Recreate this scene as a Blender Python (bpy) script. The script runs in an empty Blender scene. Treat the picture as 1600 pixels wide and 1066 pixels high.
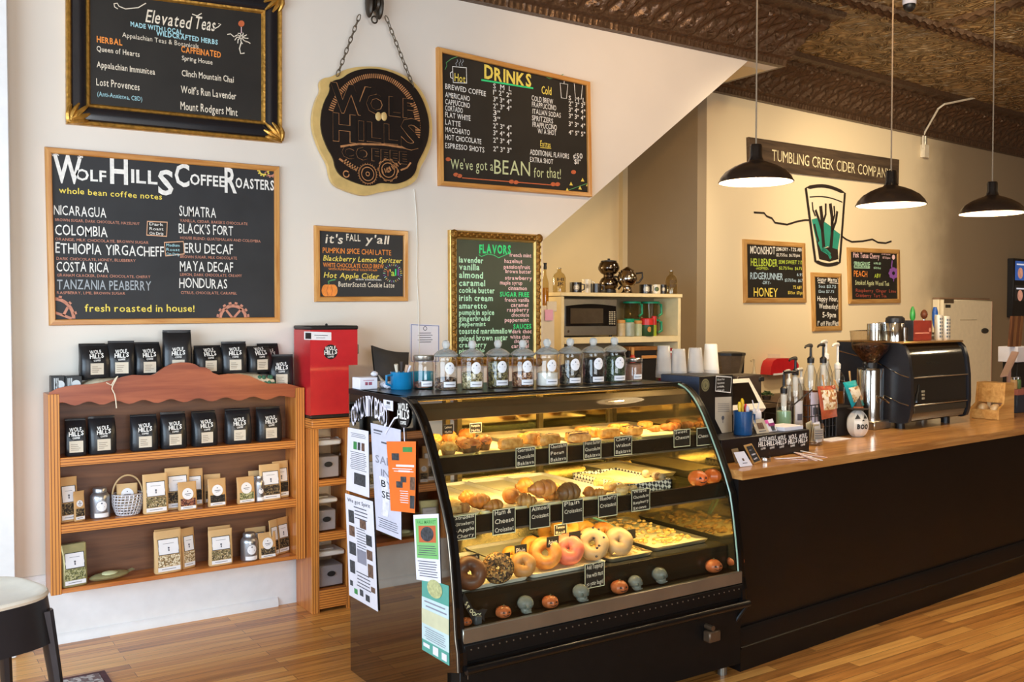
import bpy,bmesh,math,random
from mathutils import Vector,Matrix
import numpy as np
R = math.radians
SC = bpy.context.scene
COL = SC.collection
rng = random.Random(7)
# ---- camera, light, exposure
CAM_H = 1.65
PITCH,YAW,FPX = R(1.6),R(33.5),1490.0
cam_data = bpy.data.cameras.new('camera')
cam_data.sensor_width = 36.0
cam_data.lens = FPX / 1600 * 36.0
cam_data.clip_start = 0.05
cam = bpy.data.objects.new('camera',cam_data)
COL.objects.link(cam)
cam.location = (0,0,CAM_H)
cam.rotation_euler = (R(90) - PITCH,0,-YAW)
SC.camera = cam
SC.view_settings.view_transform = 'Standard'
SC.view_settings.look = 'None'
SC.view_settings.gamma = 1.0
SC.view_settings.use_curve_mapping = False
SC.view_settings.exposure = 0.48
def lin(h):
 h = h.lstrip('#')
 o = []
 for i in (0,2,4):
  c = int(h[i:i + 2],16) / 255
  o.append(c / 12.92 if c <= 0.04045 else ((c + 0.055) / 1.055) ** 2.4)
 return tuple(o)
world = bpy.data.worlds.new('daylight')
SC.world = world
world.use_nodes = True
bg = world.node_tree.nodes['Background']
bg.inputs[0].default_value = (1.0,0.93,0.84,1)
bg.inputs[1].default_value = 0.6
def area_light(name,loc,target,sx,sy,power,color,spread=180):
 l = bpy.data.lights.new(name,'AREA')
 l.shape = 'RECTANGLE'
 l.size,l.size_y = sx,sy
 l.energy = power
 l.color = color
 l.spread = R(spread)
 o = bpy.data.objects.new(name,l)
 COL.objects.link(o)
 o.location = loc
 d = Vector(target) - Vector(loc)
 o.rotation_euler = d.to_track_quat('-Z','Y').to_euler()
 return o
def point_light(name,loc,power,color,radius=0.04):
 l = bpy.data.lights.new(name,'POINT')
 l.energy = power
 l.color = color
 l.shadow_soft_size = radius
 o = bpy.data.objects.new(name,l)
 COL.objects.link(o)
 o.location = loc
 return o
# daylight through the shop windows on the street side (left and behind the camera)
area_light('street_window_light',(-2.9,1.6,1.6),(1.4,4.4,.7),4.6,2.2,250,(0.62,0.81,1.0))
area_light('shop_front_window_light',(0.5,-3.9,1.9),(1.6,3.5,0.9),4.0,2.2,190,(0.86,0.93,1.0))
# added unseen warm fill points, beside the camera
for lx,ly,lz,lp in ((7.6,0.6,3.1,24),(9.9,2.2,3.0,34)):
 point_light('added_room_fill',(lx,ly,lz),lp,(1.0,0.78,0.50),0.08)
def spot_light(name,loc,target,power,angle,color=(1.0,0.80,0.52)):
 l = bpy.data.lights.new(name,'SPOT')
 l.energy = power
 l.color = color
 l.spot_size = R(angle)
 l.spot_blend = 1.0
 l.shadow_soft_size = 0.12
 o = bpy.data.objects.new(name,l)
 COL.objects.link(o)
 o.location = loc
 o.rotation_euler = (Vector(target) - Vector(loc)).to_track_quat('-Z','Y').to_euler()
# added unseen spots washing the walls behind the counter
spot_light('added_wall_spot',(5.6,3.6,3.85),(8.0,6.25,1.9),190,78)
spot_light('added_wall_spot',(6.6,3.8,3.85),(9.6,6.3,1.7),280,90)
spot_light('added_wall_spot',(3.9,2.4,3.85),(5.0,5.2,2.9),120,85,(1.0,.62,.28))
spot_light('added_wall_spot',(6.3,3.6,3.8),(4.9,7.0,1.7),170,46)
point_light('added_recess_fill',(3.85,6.2,2.0),9,(1.0,0.78,0.46),0.06)  # added unseen fill to brighten the recess below the stairs
# ---- picture geometry helpers
_cp,_sp,_cy,_sy = math.cos(PITCH),math.sin(PITCH),math.cos(YAW),math.sin(YAW)
FW = Vector((_sy * _cp,_cy * _cp,-_sp))
RT = Vector((_cy,-_sy,0))
DN = FW.cross(RT)
EYE = Vector((0,0,CAM_H))
def ray(px,py):
 return RT * ((px - 800) / FPX) + DN * ((py - 533) / FPX) + FW
def onz(px,py,z):
 d = ray(px,py)
 return EYE + d * ((z - CAM_H) / d.z)
def ony(px,py,y):
 d = ray(px,py)
 return d * (y / d.y) + EYE
def onx(px,py,x):
 d = ray(px,py)
 return d * (x / d.x) + EYE
class Plane:
 """A real vertical plane: origin p, direction u along it, normal n to the room."""
 def __init__(s,p,ang):
  s.p = Vector(p)
  s.ang = ang
  s.u = Vector((math.cos(ang),math.sin(ang),0))
  s.n = Vector((math.sin(ang),-math.cos(ang),0))
 def uv(s,px,py,w=0.0):
  d = ray(px,py)
  q = s.p + s.n * w
  h = EYE + d * ((q - EYE).dot(s.n) / d.dot(s.n))
  return ((h - s.p).dot(s.u),h.z)
 def pt(s,u,z,w=0.0):
  v = s.p + s.u * u + s.n * w
  return Vector((v.x,v.y,z))
TILT = R(3.9)                       # counter and far wall stand a little askew to the shelf wall
WALL_Y = 5.22
WALL = Plane((0,WALL_Y,0),0.0)
FAR = Plane((6.0,6.11,0),TILT)
FRONT = Plane((3.27,3.07,0),TILT)    # face of the counter
# ---- materials
MATS = {}
def newmat(name):
 m = bpy.data.materials.new(name)
 m.use_nodes = True
 nt = m.node_tree
 return m,nt,nt.nodes['Principled BSDF']
def mat(name,hexc,rough=0.5,metal=0.0,var=0.10,scale=18,bump=0.0,coat=0.0,trans=0.0,emit=0.0,ior=1.45,spec=0.5,sheen=0.0):
 if name in MATS:
  return MATS[name]
 m,nt,b = newmat(name)
 c = lin(hexc)
 b.inputs['Roughness'].default_value = rough
 b.inputs['Metallic'].default_value = metal
 b.inputs['IOR'].default_value = ior
 b.inputs['Specular IOR Level'].default_value = spec
 b.inputs['Coat Weight'].default_value = coat
 b.inputs['Coat Roughness'].default_value = 0.08
 b.inputs['Transmission Weight'].default_value = trans
 b.inputs['Base Color'].default_value = (*c,1)
 if sheen:
  b.inputs['Sheen Weight'].default_value = sheen
 if emit:
  b.inputs['Emission Color'].default_value = (*c,1)
  b.inputs['Emission Strength'].default_value = emit
 if var or bump:
  tc = nt.nodes.new('ShaderNodeTexCoord')
  nz = nt.nodes.new('ShaderNodeTexNoise')
  nz.inputs['Scale'].default_value = scale
  nz.inputs['Detail'].default_value = 4
  nt.links.new(tc.outputs['Object'],nz.inputs['Vector'])
  if var:
   rp = nt.nodes.new('ShaderNodeValToRGB')
   rp.color_ramp.elements[0].position = 0.3
   rp.color_ramp.elements[1].position = 0.7
   rp.color_ramp.elements[0].color = (*[max(0,x * (1 - var)) for x in c],1)
   rp.color_ramp.elements[1].color = (*[min(1,x * (1 + var)) for x in c],1)
   nt.links.new(nz.outputs['Fac'],rp.inputs['Fac'])
   nt.links.new(rp.outputs['Color'],b.inputs['Base Color'])
  if bump:
   bp = nt.nodes.new('ShaderNodeBump')
   bp.inputs['Strength'].default_value = bump
   bp.inputs['Distance'].default_value = 0.01
   nt.links.new(nz.outputs['Fac'],bp.inputs['Height'])
   nt.links.new(bp.outputs['Normal'],b.inputs['Normal'])
 MATS[name] = m
 return m
def wood(name,c1,c2,axis='x',scale=1.0,rough=0.4,coat=0.2,stripes=0.0):
 """Grain stretched along an axis; stripes > 0 gives plywood edge lines across z or x."""
 if name in MATS:
  return MATS[name]
 m,nt,b = newmat(name)
 b.inputs['Roughness'].default_value = rough
 b.inputs['Coat Weight'].default_value = coat
 b.inputs['Coat Roughness'].default_value = 0.15
 tc = nt.nodes.new('ShaderNodeTexCoord')
 mp = nt.nodes.new('ShaderNodeMapping')
 s = [22 * scale] * 3
 s['xyz'.index(axis)] = 1.6 * scale
 mp.inputs['Scale'].default_value = s
 nt.links.new(tc.outputs['Object'],mp.inputs['Vector'])
 nz = nt.nodes.new('ShaderNodeTexNoise')
 nz.inputs['Scale'].default_value = 1.6
 nz.inputs['Detail'].default_value = 6
 nz.inputs['Roughness'].default_value = 0.6
 nz.inputs['Distortion'].default_value = 0.6
 nt.links.new(mp.outputs['Vector'],nz.inputs['Vector'])
 rp = nt.nodes.new('ShaderNodeValToRGB')
 rp.color_ramp.elements[0].position = 0.34
 rp.color_ramp.elements[1].position = 0.66
 rp.color_ramp.elements[0].color = (*lin(c1),1)
 rp.color_ramp.elements[1].color = (*lin(c2),1)
 nt.links.new(nz.outputs['Fac'],rp.inputs['Fac'])
 nt.links.new(rp.outputs['Color'],b.inputs['Base Color'])
 bp = nt.nodes.new('ShaderNodeBump')
 bp.inputs['Strength'].default_value = 0.08
 bp.inputs['Distance'].default_value = 0.004
 nt.links.new(nz.outputs['Fac'],bp.inputs['Height'])
 nt.links.new(bp.outputs['Normal'],b.inputs['Normal'])
 MATS[name] = m
 return m
def glass(name,tint='#f4f8f6',refl=1.0,rough=0.02,power=4.0):
 """Thin clear glass: lets light straight through and reflects by Fresnel."""
 if name in MATS:
  return MATS[name]
 m = bpy.data.materials.new(name)
 m.use_nodes = True
 nt = m.node_tree
 nt.nodes.clear()
 out = nt.nodes.new('ShaderNodeOutputMaterial')
 tr = nt.nodes.new('ShaderNodeBsdfTransparent')
 tr.inputs[0].default_value = (*lin(tint),1)
 gl = nt.nodes.new('ShaderNodeBsdfGlossy')
 gl.inputs['Roughness'].default_value = rough
 fr = nt.nodes.new('ShaderNodeLayerWeight')
 fr.inputs[0].default_value = 0.5
 pw = nt.nodes.new('ShaderNodeMath')
 pw.operation = 'POWER'
 pw.inputs[1].default_value = power
 mu = nt.nodes.new('ShaderNodeMath')
 mu.operation = 'MULTIPLY_ADD'
 mu.inputs[1].default_value = 0.85 * refl
 mu.inputs[2].default_value = 0.045 * refl
 mx = nt.nodes.new('ShaderNodeMixShader')
 nt.links.new(fr.outputs[1],pw.inputs[0])
 nt.links.new(pw.outputs[0],mu.inputs[0])
 nt.links.new(mu.outputs[0],mx.inputs[0])
 nt.links.new(tr.outputs[0],mx.inputs[1])
 nt.links.new(gl.outputs[0],mx.inputs[2])
 nt.links.new(mx.outputs[0],out.inputs[0])
 MATS[name] = m
 return m
def speckle(name,cols,scale=90,rough=0.7,bump=0.5):
 """Coarse granular stuff (tea leaves, seeds, crumbs) from a cell texture."""
 if name in MATS:
  return MATS[name]
 m,nt,b = newmat(name)
 b.inputs['Roughness'].default_value = rough
 tc = nt.nodes.new('ShaderNodeTexCoord')
 vo = nt.nodes.new('ShaderNodeTexVoronoi')
 vo.inputs['Scale'].default_value = scale
 nt.links.new(tc.outputs['Object'],vo.inputs['Vector'])
 sp = nt.nodes.new('ShaderNodeSeparateColor')
 nt.links.new(vo.outputs['Color'],sp.inputs[0])
 rp = nt.nodes.new('ShaderNodeValToRGB')
 el = rp.color_ramp.elements
 rp.color_ramp.interpolation = 'CONSTANT'
 n = len(cols)
 el[0].color = (*lin(cols[0]),1)
 el[1].position = 1 / n
 el[1].color = (*lin(cols[1 % n]),1)
 for i in range(2,n):
  e = el.new(i / n)
  e.color = (*lin(cols[i]),1)
 nt.links.new(sp.outputs[0],rp.inputs['Fac'])
 nt.links.new(rp.outputs['Color'],b.inputs['Base Color'])
 if bump:
  bp = nt.nodes.new('ShaderNodeBump')
  bp.inputs['Strength'].default_value = bump
  bp.inputs['Distance'].default_value = 0.004
  nt.links.new(vo.outputs['Distance'],bp.inputs['Height'])
  nt.links.new(bp.outputs['Normal'],b.inputs['Normal'])
 MATS[name] = m
 return m
FLAT = dict(smooth=0,fix=False)
# ---------------- mesh helpers
WM = {}            # world matrix of every object that gets children
class MB:
 """Collects shapes (in world space, or in T's space) into ONE mesh object."""
 def __init__(s,T=None):
  s.v,s.f,s.mi = [],[],[]
  s.m = 0
  s.T = T
 def add(s,vs,fs):
  o = len(s.v)
  if s.T is not None:
   s.v += [s.T @ Vector(p) for p in vs]
  else:
   s.v += [Vector(p) for p in vs]
  for f in fs:
   s.f.append([i + o for i in f])
   s.mi.append(s.m)
  return s
 def box(s,x0,x1,y0,y1,z0,z1,M=None):
  vs = [(x,y,z) for z in (z0,z1) for y in (y0,y1) for x in (x0,x1)]
  if M is not None:
   vs = [M @ Vector(p) for p in vs]
  return s.add(vs,[(0,2,3,1),(4,5,7,6),(0,1,5,4),(2,6,7,3),(0,4,6,2),(1,3,7,5)])
 def rbox(s,x0,x1,y0,y1,z0,z1,b=0.004,M=None):
  """Box with chamfered edges."""
  b = min(b,(x1 - x0) / 2.2,(y1 - y0) / 2.2,(z1 - z0) / 2.2)
  vs,idx = [],{}
  X,Y,Z = (x0,x1),(y0,y1),(z0,z1)
  sg = (1,-1)
  for i in (0,1):
   for j in (0,1):
    for k in (0,1):
     for a in range(3):
      p = [X[i] + sg[i] * b,Y[j] + sg[j] * b,Z[k] + sg[k] * b]
      p[a] = (X[i],Y[j],Z[k])[a]
      idx[(i,j,k,a)] = len(vs)
      vs.append(M @ Vector(p) if M is not None else Vector(p))
  g = lambda i,j,k,a: idx[(i,j,k,a)]
  fs = []
  for a in range(3):
   for e in (0,1):
    q = []
    for (m_,n_) in ((0,0),(1,0),(1,1),(0,1)):
     t = [m_,n_]
     t.insert(a,e)
     q.append(g(*t,a))
    flip = (e == 0) != (a == 1)
    fs.append(q[::-1] if flip else q)
  for a in range(3):
   o1,o2 = [c for c in range(3) if c != a]
   for m_ in (0,1):
    for n_ in (0,1):
     def key(e,ax):
      t = [0,0,0]
      t[a] = e
      t[o1] = m_
      t[o2] = n_
      return g(*t,ax)
     q = [key(0,o1),key(1,o1),key(1,o2),key(0,o2)]
     fs.append(q if (m_ == n_) == (a != 1) else q[::-1])
  for i in (0,1):
   for j in (0,1):
    for k in (0,1):
     q = [g(i,j,k,0),g(i,j,k,1),g(i,j,k,2)]
     fs.append(q if (i + j + k) % 2 else q[::-1])
  return s.add(vs,fs)
 def lathe(s,prof,n=24,c=(0,0,0),M=None,sx=1.0,sy=1.0):
  vs,fs = [],[]
  for (r,z) in prof:
   for k in range(n):
    a = 2 * math.pi * k / n
    vs.append(Vector((c[0] + r * sx * math.cos(a),c[1] + r * sy * math.sin(a),c[2] + z)))
  for i in range(len(prof) - 1):
   for k in range(n):
    k2 = (k + 1) % n
    fs.append((i * n + k,i * n + k2,(i + 1) * n + k2,(i + 1) * n + k))
  if prof[0][0] > 1e-6:
   fs.append(tuple(range(n - 1,-1,-1)))
  if prof[-1][0] > 1e-6:
   fs.append(tuple((len(prof) - 1) * n + k for k in range(n)))
  if M is not None:
   vs = [M @ p for p in vs]
  return s.add(vs,fs)
 def cyl(s,p0,p1,r,n=14,r1=None):
  return s.tube([p0,p1],r,n,rr=[r,r if r1 is None else r1])
 def tube(s,pts,r,n=8,closed=False,rr=None,flat=1.0):
  pts = [Vector(p) for p in pts]
  N = len(pts)
  vs,fs = [],[]
  up = None
  for i,p in enumerate(pts):
   a = pts[(i - 1) % N] if (closed or i > 0) else p
   b = pts[(i + 1) % N] if (closed or i < N - 1) else p
   t = (b - a).normalized()
   if up is None:
    up = Vector((0,0,1)) if abs(t.z) < 0.9 else Vector((1,0,0))
   x = up.cross(t)
   if x.length < 1e-6:
    x = Vector((1,0,0)).cross(t)
   x.normalize()
   up = t.cross(x).normalized()
   rad = rr[i] if rr else r
   for k in range(n):
    ang = 2 * math.pi * k / n
    vs.append(p + x * (rad * math.cos(ang)) + up * (rad * flat * math.sin(ang)))
  M_ = N if closed else N - 1
  for i in range(M_):
   i2 = (i + 1) % N
   for k in range(n):
    k2 = (k + 1) % n
    fs.append((i * n + k,i * n + k2,i2 * n + k2,i2 * n + k))
  if not closed:
   fs.append(tuple(range(n - 1,-1,-1)))
   fs.append(tuple((N - 1) * n + k for k in range(n)))
  return s.add(vs,fs)
 def ball(s,c,rx,ry=None,rz=None,nu=16,nv=10,fn=None):
  ry = rx if ry is None else ry
  rz = rx if rz is None else rz
  vs,fs = [],[]
  for j in range(1,nv):
   th = math.pi * j / nv
   for i in range(nu):
    ph = 2 * math.pi * i / nu
    d = Vector((math.sin(th) * math.cos(ph),math.sin(th) * math.sin(ph),math.cos(th)))
    k = fn(d,th,ph) if fn else 1.0
    vs.append(Vector((c[0] + rx * d.x * k,c[1] + ry * d.y * k,c[2] + rz * d.z * k)))
  top,bot = len(vs),len(vs) + 1
  kt = fn(Vector((0,0,1)),0,0) if fn else 1
  kb = fn(Vector((0,0,-1)),math.pi,0) if fn else 1
  vs += [Vector((c[0],c[1],c[2] + rz * kt)),Vector((c[0],c[1],c[2] - rz * kb))]
  for j in range(nv - 2):
   for i in range(nu):
    i2 = (i + 1) % nu
    fs.append((j * nu + i,(j + 1) * nu + i,(j + 1) * nu + i2,j * nu + i2))
  for i in range(nu):
   i2 = (i + 1) % nu
   fs.append((top,i,i2))
   fs.append((bot,(nv - 2) * nu + i2,(nv - 2) * nu + i))
  return s.add(vs,fs)
 def prism(s,poly,f,d):
  """poly: 2D points; f(a, b) -> 3D base point; d: extrusion vector."""
  d = Vector(d)
  n = len(poly)
  lo = [Vector(f(*p)) for p in poly]
  vs = lo + [p + d for p in lo]
  fs = [tuple(range(n)),tuple(range(2 * n - 1,n - 1,-1))]
  fs += [(i,n + i,n + (i + 1) % n,(i + 1) % n) for i in range(n)]
  return s.add(vs,fs)
 def flat(s,poly,f):
  return s.add([Vector(f(*p)) for p in poly],[tuple(range(len(poly)))])
 def grid(s,nu,nv,f,close_u=False):
  vs = [Vector(f(i / nu,j / nv)) for j in range(nv + 1) for i in range(nu + 1)]
  w = nu + 1
  fs = [(j * w + i,j * w + i + 1,(j + 1) * w + i + 1,(j + 1) * w + i) for j in range(nv) for i in range(nu)]
  return s.add(vs,fs)
 def build(s,name,mats,parent=None,loc=None,rotz=0.0,smooth=38,fix=True):
  if not isinstance(mats,(list,tuple)):
   mats = [mats]
  if parent is not None:
   inv = WM[parent.name].inverted()
  elif loc is not None:
   inv = (Matrix.Translation(loc) @ Matrix.Rotation(rotz,4,'Z')).inverted()
  else:
   inv = Matrix.Identity(4)
  me = bpy.data.meshes.new(name)
  me.from_pydata([inv @ p for p in s.v],[],s.f)
  for m in mats:
   me.materials.append(m)
  if len(mats) > 1:
   me.polygons.foreach_set('material_index',s.mi)
  if fix:
   bm = bmesh.new()
   bm.from_mesh(me)
   bmesh.ops.recalc_face_normals(bm,faces=bm.faces)
   bm.to_mesh(me)
   bm.free()
  if smooth:
   me.polygons.foreach_set('use_smooth',[True] * len(me.polygons))
   me.set_sharp_from_angle(angle=R(smooth))
  me.update()
  o = bpy.data.objects.new(name,me)
  COL.objects.link(o)
  if parent is not None:
   o.parent = parent
   WM[o.name] = WM[parent.name].copy()
  else:
   if loc is not None:
    o.location = loc
    o.rotation_euler = (0,0,rotz)
   WM[o.name] = inv.inverted()
  return o
def tag(o,label,cat,group=None,kind=None):
 o['label'] = label
 o['category'] = cat
 if group:
  o['group'] = group
 if kind:
  o['kind'] = kind
 return o
def structure(o):
 o['kind'] = 'structure'
 return o
def thing(name,label,cat,loc=(0,0,0),rotz=0.0,group=None):
 o = bpy.data.objects.new(name,None)
 COL.objects.link(o)
 o.empty_display_size = 0.05
 o.location = loc
 o.rotation_euler = (0,0,rotz)
 WM[o.name] = Matrix.Translation(loc) @ Matrix.Rotation(rotz,4,'Z')
 return tag(o,label,cat,group)
def TW(o):
 return WM[o.name]
def kids(o):
 return [c for c in bpy.data.objects if c.parent == o]
def dup(root,loc,rotz=0.0,label=None,group=None,scale=None,rot=None,cat=None):
 r = root.copy()
 COL.objects.link(r)
 r.location = loc
 r.rotation_euler = rot if rot else (0,0,rotz)
 if scale:
  r.scale = scale if isinstance(scale,(tuple,list)) else (scale,) * 3
 if label:
  r['label'] = label
 if group:
  r['group'] = group
 if cat:
  r['category'] = cat
 for ch in kids(root):
  c = ch.copy()
  COL.objects.link(c)
  c.parent = r
  for g in kids(ch):
   d = g.copy()
   COL.objects.link(d)
   d.parent = c
 return r
# ---- lettering from Blender's built-in font
GLYPH = {}
def glyph(ch,bold=0.0):
 k = (ch,bold)
 if k in GLYPH:
  return GLYPH[k]
 cu = bpy.data.curves.new('glyph','FONT')
 cu.body = ch
 cu.resolution_u = 2
 cu.offset = bold
 ob = bpy.data.objects.new('glyph',cu)
 me = ob.to_mesh()
 vs = [(v.co.x,v.co.y) for v in me.vertices]
 fs = [tuple(p.vertices) for p in me.polygons]
 ob.to_mesh_clear()
 bpy.data.objects.remove(ob)
 bpy.data.curves.remove(cu)
 if vs:
  x0 = min(v[0] for v in vs)
  x1 = max(v[0] for v in vs)
  vs = [(v[0] - x0,v[1]) for v in vs]
  adv = x1 - x0 + 0.09
 else:
  adv = 0.30
 GLYPH[k] = (vs,fs,adv)
 return GLYPH[k]
CAPH = max(v[1] for v in glyph('H')[0])
def write(mb,txt,f,a0,b0,h,width=None,bold=0.0,jit=0.0,slant=0.0,dirb=0.0,center=False,serif=False,arc=0.0,xs=1.0):
 """Lay letters on a surface: f(a, b) -> 3D. (a0, b0) baseline start, h cap height."""
 s = h / CAPH
 tot = sum(glyph(c,bold)[2] for c in txt) - 0.09
 kx = (width / tot) if width else s * xs
 if center:
  a0 = a0 - tot * kx / 2
 x = 0.0
 r = random.Random(txt)
 for c in txt:
  vs,fs,adv = glyph(c,bold)
  if vs:
   dy = (r.random() - 0.5) * jit * h
   ks = 1 + (r.random() - 0.5) * jit
   rot = (r.random() - 0.5) * jit * 0.5
   xm = (x + adv / 2) / tot if tot else 0
   dy += arc * h * (1 - (2 * xm - 1) ** 2)
   pts = []
   for (vx,vy) in vs:
    yy = vy * s * ks
    pts.append(f(a0 + (x + vx) * kx + yy * (slant + rot),b0 + dy + yy + dirb * (x + vx) * kx))
   mb.add(pts,fs)
   if serif:
    t = h * 0.055
    for lo_,hi_,yb in ((-.02,.03,0.0),(CAPH - .03,CAPH + .02,1.0)):
     xs_ = sorted(v[0] for v in vs if lo_ <= v[1] <= hi_)
     cl = []
     for q in xs_:
      if cl and q - cl[-1][1] < 0.13:
       cl[-1][1] = q
      else:
       cl.append([q,q])
     for q0,q1 in cl:
      if q1 - q0 > 0.3 or c in 'OSC':
       continue
      A0,A1 = a0 + (x + q0 - .07) * kx,a0 + (x + q1 + .07) * kx
      yy = b0 + dy + yb * h * ks
      mb.add([f(A0,yy - t),f(A1,yy - t),f(A1,yy + t),f(A0,yy + t)],[(0,1,2,3)])
  x += adv
 return mb
def stroke(mb,pts,f,w,closed=False):
 """Flat chalk line through 2D points."""
 pts = [Vector((p[0],p[1],0)) for p in pts]
 n = len(pts)
 L,Rr = [],[]
 for i in range(n):
  a = pts[(i - 1) % n] if (closed or i > 0) else pts[i]
  b = pts[(i + 1) % n] if (closed or i < n - 1) else pts[i]
  t = (b - a)
  t = t.normalized() if t.length > 1e-9 else Vector((1,0,0))
  nn = Vector((-t.y,t.x,0)) * (w / 2)
  L.append(pts[i] + nn)
  Rr.append(pts[i] - nn)
 vs = [f(p.x,p.y) for p in L] + [f(p.x,p.y) for p in Rr]
 m = n if closed else n - 1
 mb.add(vs,[(i,n + i,n + (i + 1) % n,(i + 1) % n) for i in range(m)])
 return mb
def disc_on(b,c,r,f,ry=None,n=20,m=4):
 """Round patch laid on a curved surface f(a, z), in rings so that it follows the curve."""
 ry = r if ry is None else ry
 vs = [f(*c)] + [f(c[0] + r * j / m * math.cos(2 * math.pi * k / n),c[1] + ry * j / m * math.sin(2 * math.pi * k / n)) for j in range(1,m + 1) for k in range(n)]
 fs = [(0,1 + k,1 + (k + 1) % n) for k in range(n)]
 fs += [(1 + (j - 1) * n + k,1 + (j - 1) * n + (k + 1) % n,1 + j * n + (k + 1) % n,1 + j * n + k) for j in range(1,m) for k in range(n)]
 b.add(vs,fs)
def ring2(c,r,n=24,a0=0,a1=360,ry=None):
 ry = r if ry is None else ry
 return [(c[0] + r * math.cos(R(a0 + (a1 - a0) * i / n)),c[1] + ry * math.sin(R(a0 + (a1 - a0) * i / n))) for i in range(n + 1)]
# ---- SETTING
def wall_paint(name,hexc,var=0.035):
 m = mat(name,hexc,rough=0.62,var=var,scale=1.6,bump=0.0)
 return m
M_WALL = wall_paint('wall_paint_cream','#e6ddd0')
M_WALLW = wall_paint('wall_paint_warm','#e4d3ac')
M_TAUPE = wall_paint('wall_paint_taupe','#9a8a72')
M_TRIMW = mat('trim_paint_white','#e9e9e8',rough=0.4,var=0.03)
# ---- floor: narrow oak strips running along the shelf wall
def floor_mat():
 m,nt,b = newmat('oak_strip_floor')
 tc = nt.nodes.new('ShaderNodeTexCoord')
 br = nt.nodes.new('ShaderNodeTexBrick')
 br.offset = 0.37
 br.offset_frequency = 2
 br.inputs['Scale'].default_value = 1.0
 br.inputs['Brick Width'].default_value = 0.95
 br.inputs['Row Height'].default_value = 0.062
 br.inputs['Mortar Size'].default_value = 0.0012
 br.inputs['Mortar Smooth'].default_value = 0.2
 br.inputs['Bias'].default_value = 0.0
 br.inputs['Color1'].default_value = (0,0,0,1)
 br.inputs['Color2'].default_value = (1,1,1,1)
 br.inputs['Mortar'].default_value = (0.35,0.35,0.35,1)
 nt.links.new(tc.outputs['Object'],br.inputs['Vector'])
 mp = nt.nodes.new('ShaderNodeMapping')
 mp.inputs['Scale'].default_value = (1.1,26,1)
 nt.links.new(tc.outputs['Object'],mp.inputs['Vector'])
 nz = nt.nodes.new('ShaderNodeTexNoise')
 nz.inputs['Scale'].default_value = 1.7
 nz.inputs['Detail'].default_value = 7
 nz.inputs['Roughness'].default_value = 0.62
 nz.inputs['Distortion'].default_value = 0.5
 nt.links.new(mp.outputs['Vector'],nz.inputs['Vector'])
 sp = nt.nodes.new('ShaderNodeSeparateColor')
 nt.links.new(br.outputs['Color'],sp.inputs[0])
 mm = nt.nodes.new('ShaderNodeMath')
 mm.operation = 'MULTIPLY_ADD'
 mm.inputs[1].default_value = 0.42
 nt.links.new(sp.outputs[0],mm.inputs[0])
 m2 = nt.nodes.new('ShaderNodeMath')
 m2.operation = 'MULTIPLY_ADD'
 m2.inputs[1].default_value = 0.95
 m2.inputs[2].default_value = -0.20
 nt.links.new(nz.outputs['Fac'],m2.inputs[0])
 nt.links.new(m2.outputs[0],mm.inputs[2])
 rp = nt.nodes.new('ShaderNodeValToRGB')
 e = rp.color_ramp.elements
 e[0].position,e[0].color = 0.10,(*lin('#7c4718'),1)
 e[1].position,e[1].color = 0.88,(*lin('#f8bf68'),1)
 k = e.new(0.45)
 k.color = (*lin('#cf8c44'),1)
 nt.links.new(mm.outputs[0],rp.inputs['Fac'])
 mx = nt.nodes.new('ShaderNodeMix')
 mx.data_type = 'RGBA'
 mx.inputs[7].default_value = (*lin('#4a2d14'),1)
 nt.links.new(br.outputs['Fac'],mx.inputs[0])
 nt.links.new(rp.outputs['Color'],mx.inputs[6])
 nt.links.new(mx.outputs[2],b.inputs['Base Color'])
 b.inputs['Roughness'].default_value = 0.33
 b.inputs['Coat Weight'].default_value = 0.25
 b.inputs['Coat Roughness'].default_value = 0.2
 bp = nt.nodes.new('ShaderNodeBump')
 bp.inputs['Strength'].default_value = 0.25
 bp.inputs['Distance'].default_value = 0.002
 bp.invert = True
 nt.links.new(br.outputs['Fac'],bp.inputs['Height'])
 nt.links.new(bp.outputs['Normal'],b.inputs['Normal'])
 return m
b = MB()
b.box(-3.0,14,-4,8,-0.1,0)
structure(b.build('floor',floor_mat(),smooth=0))
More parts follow.
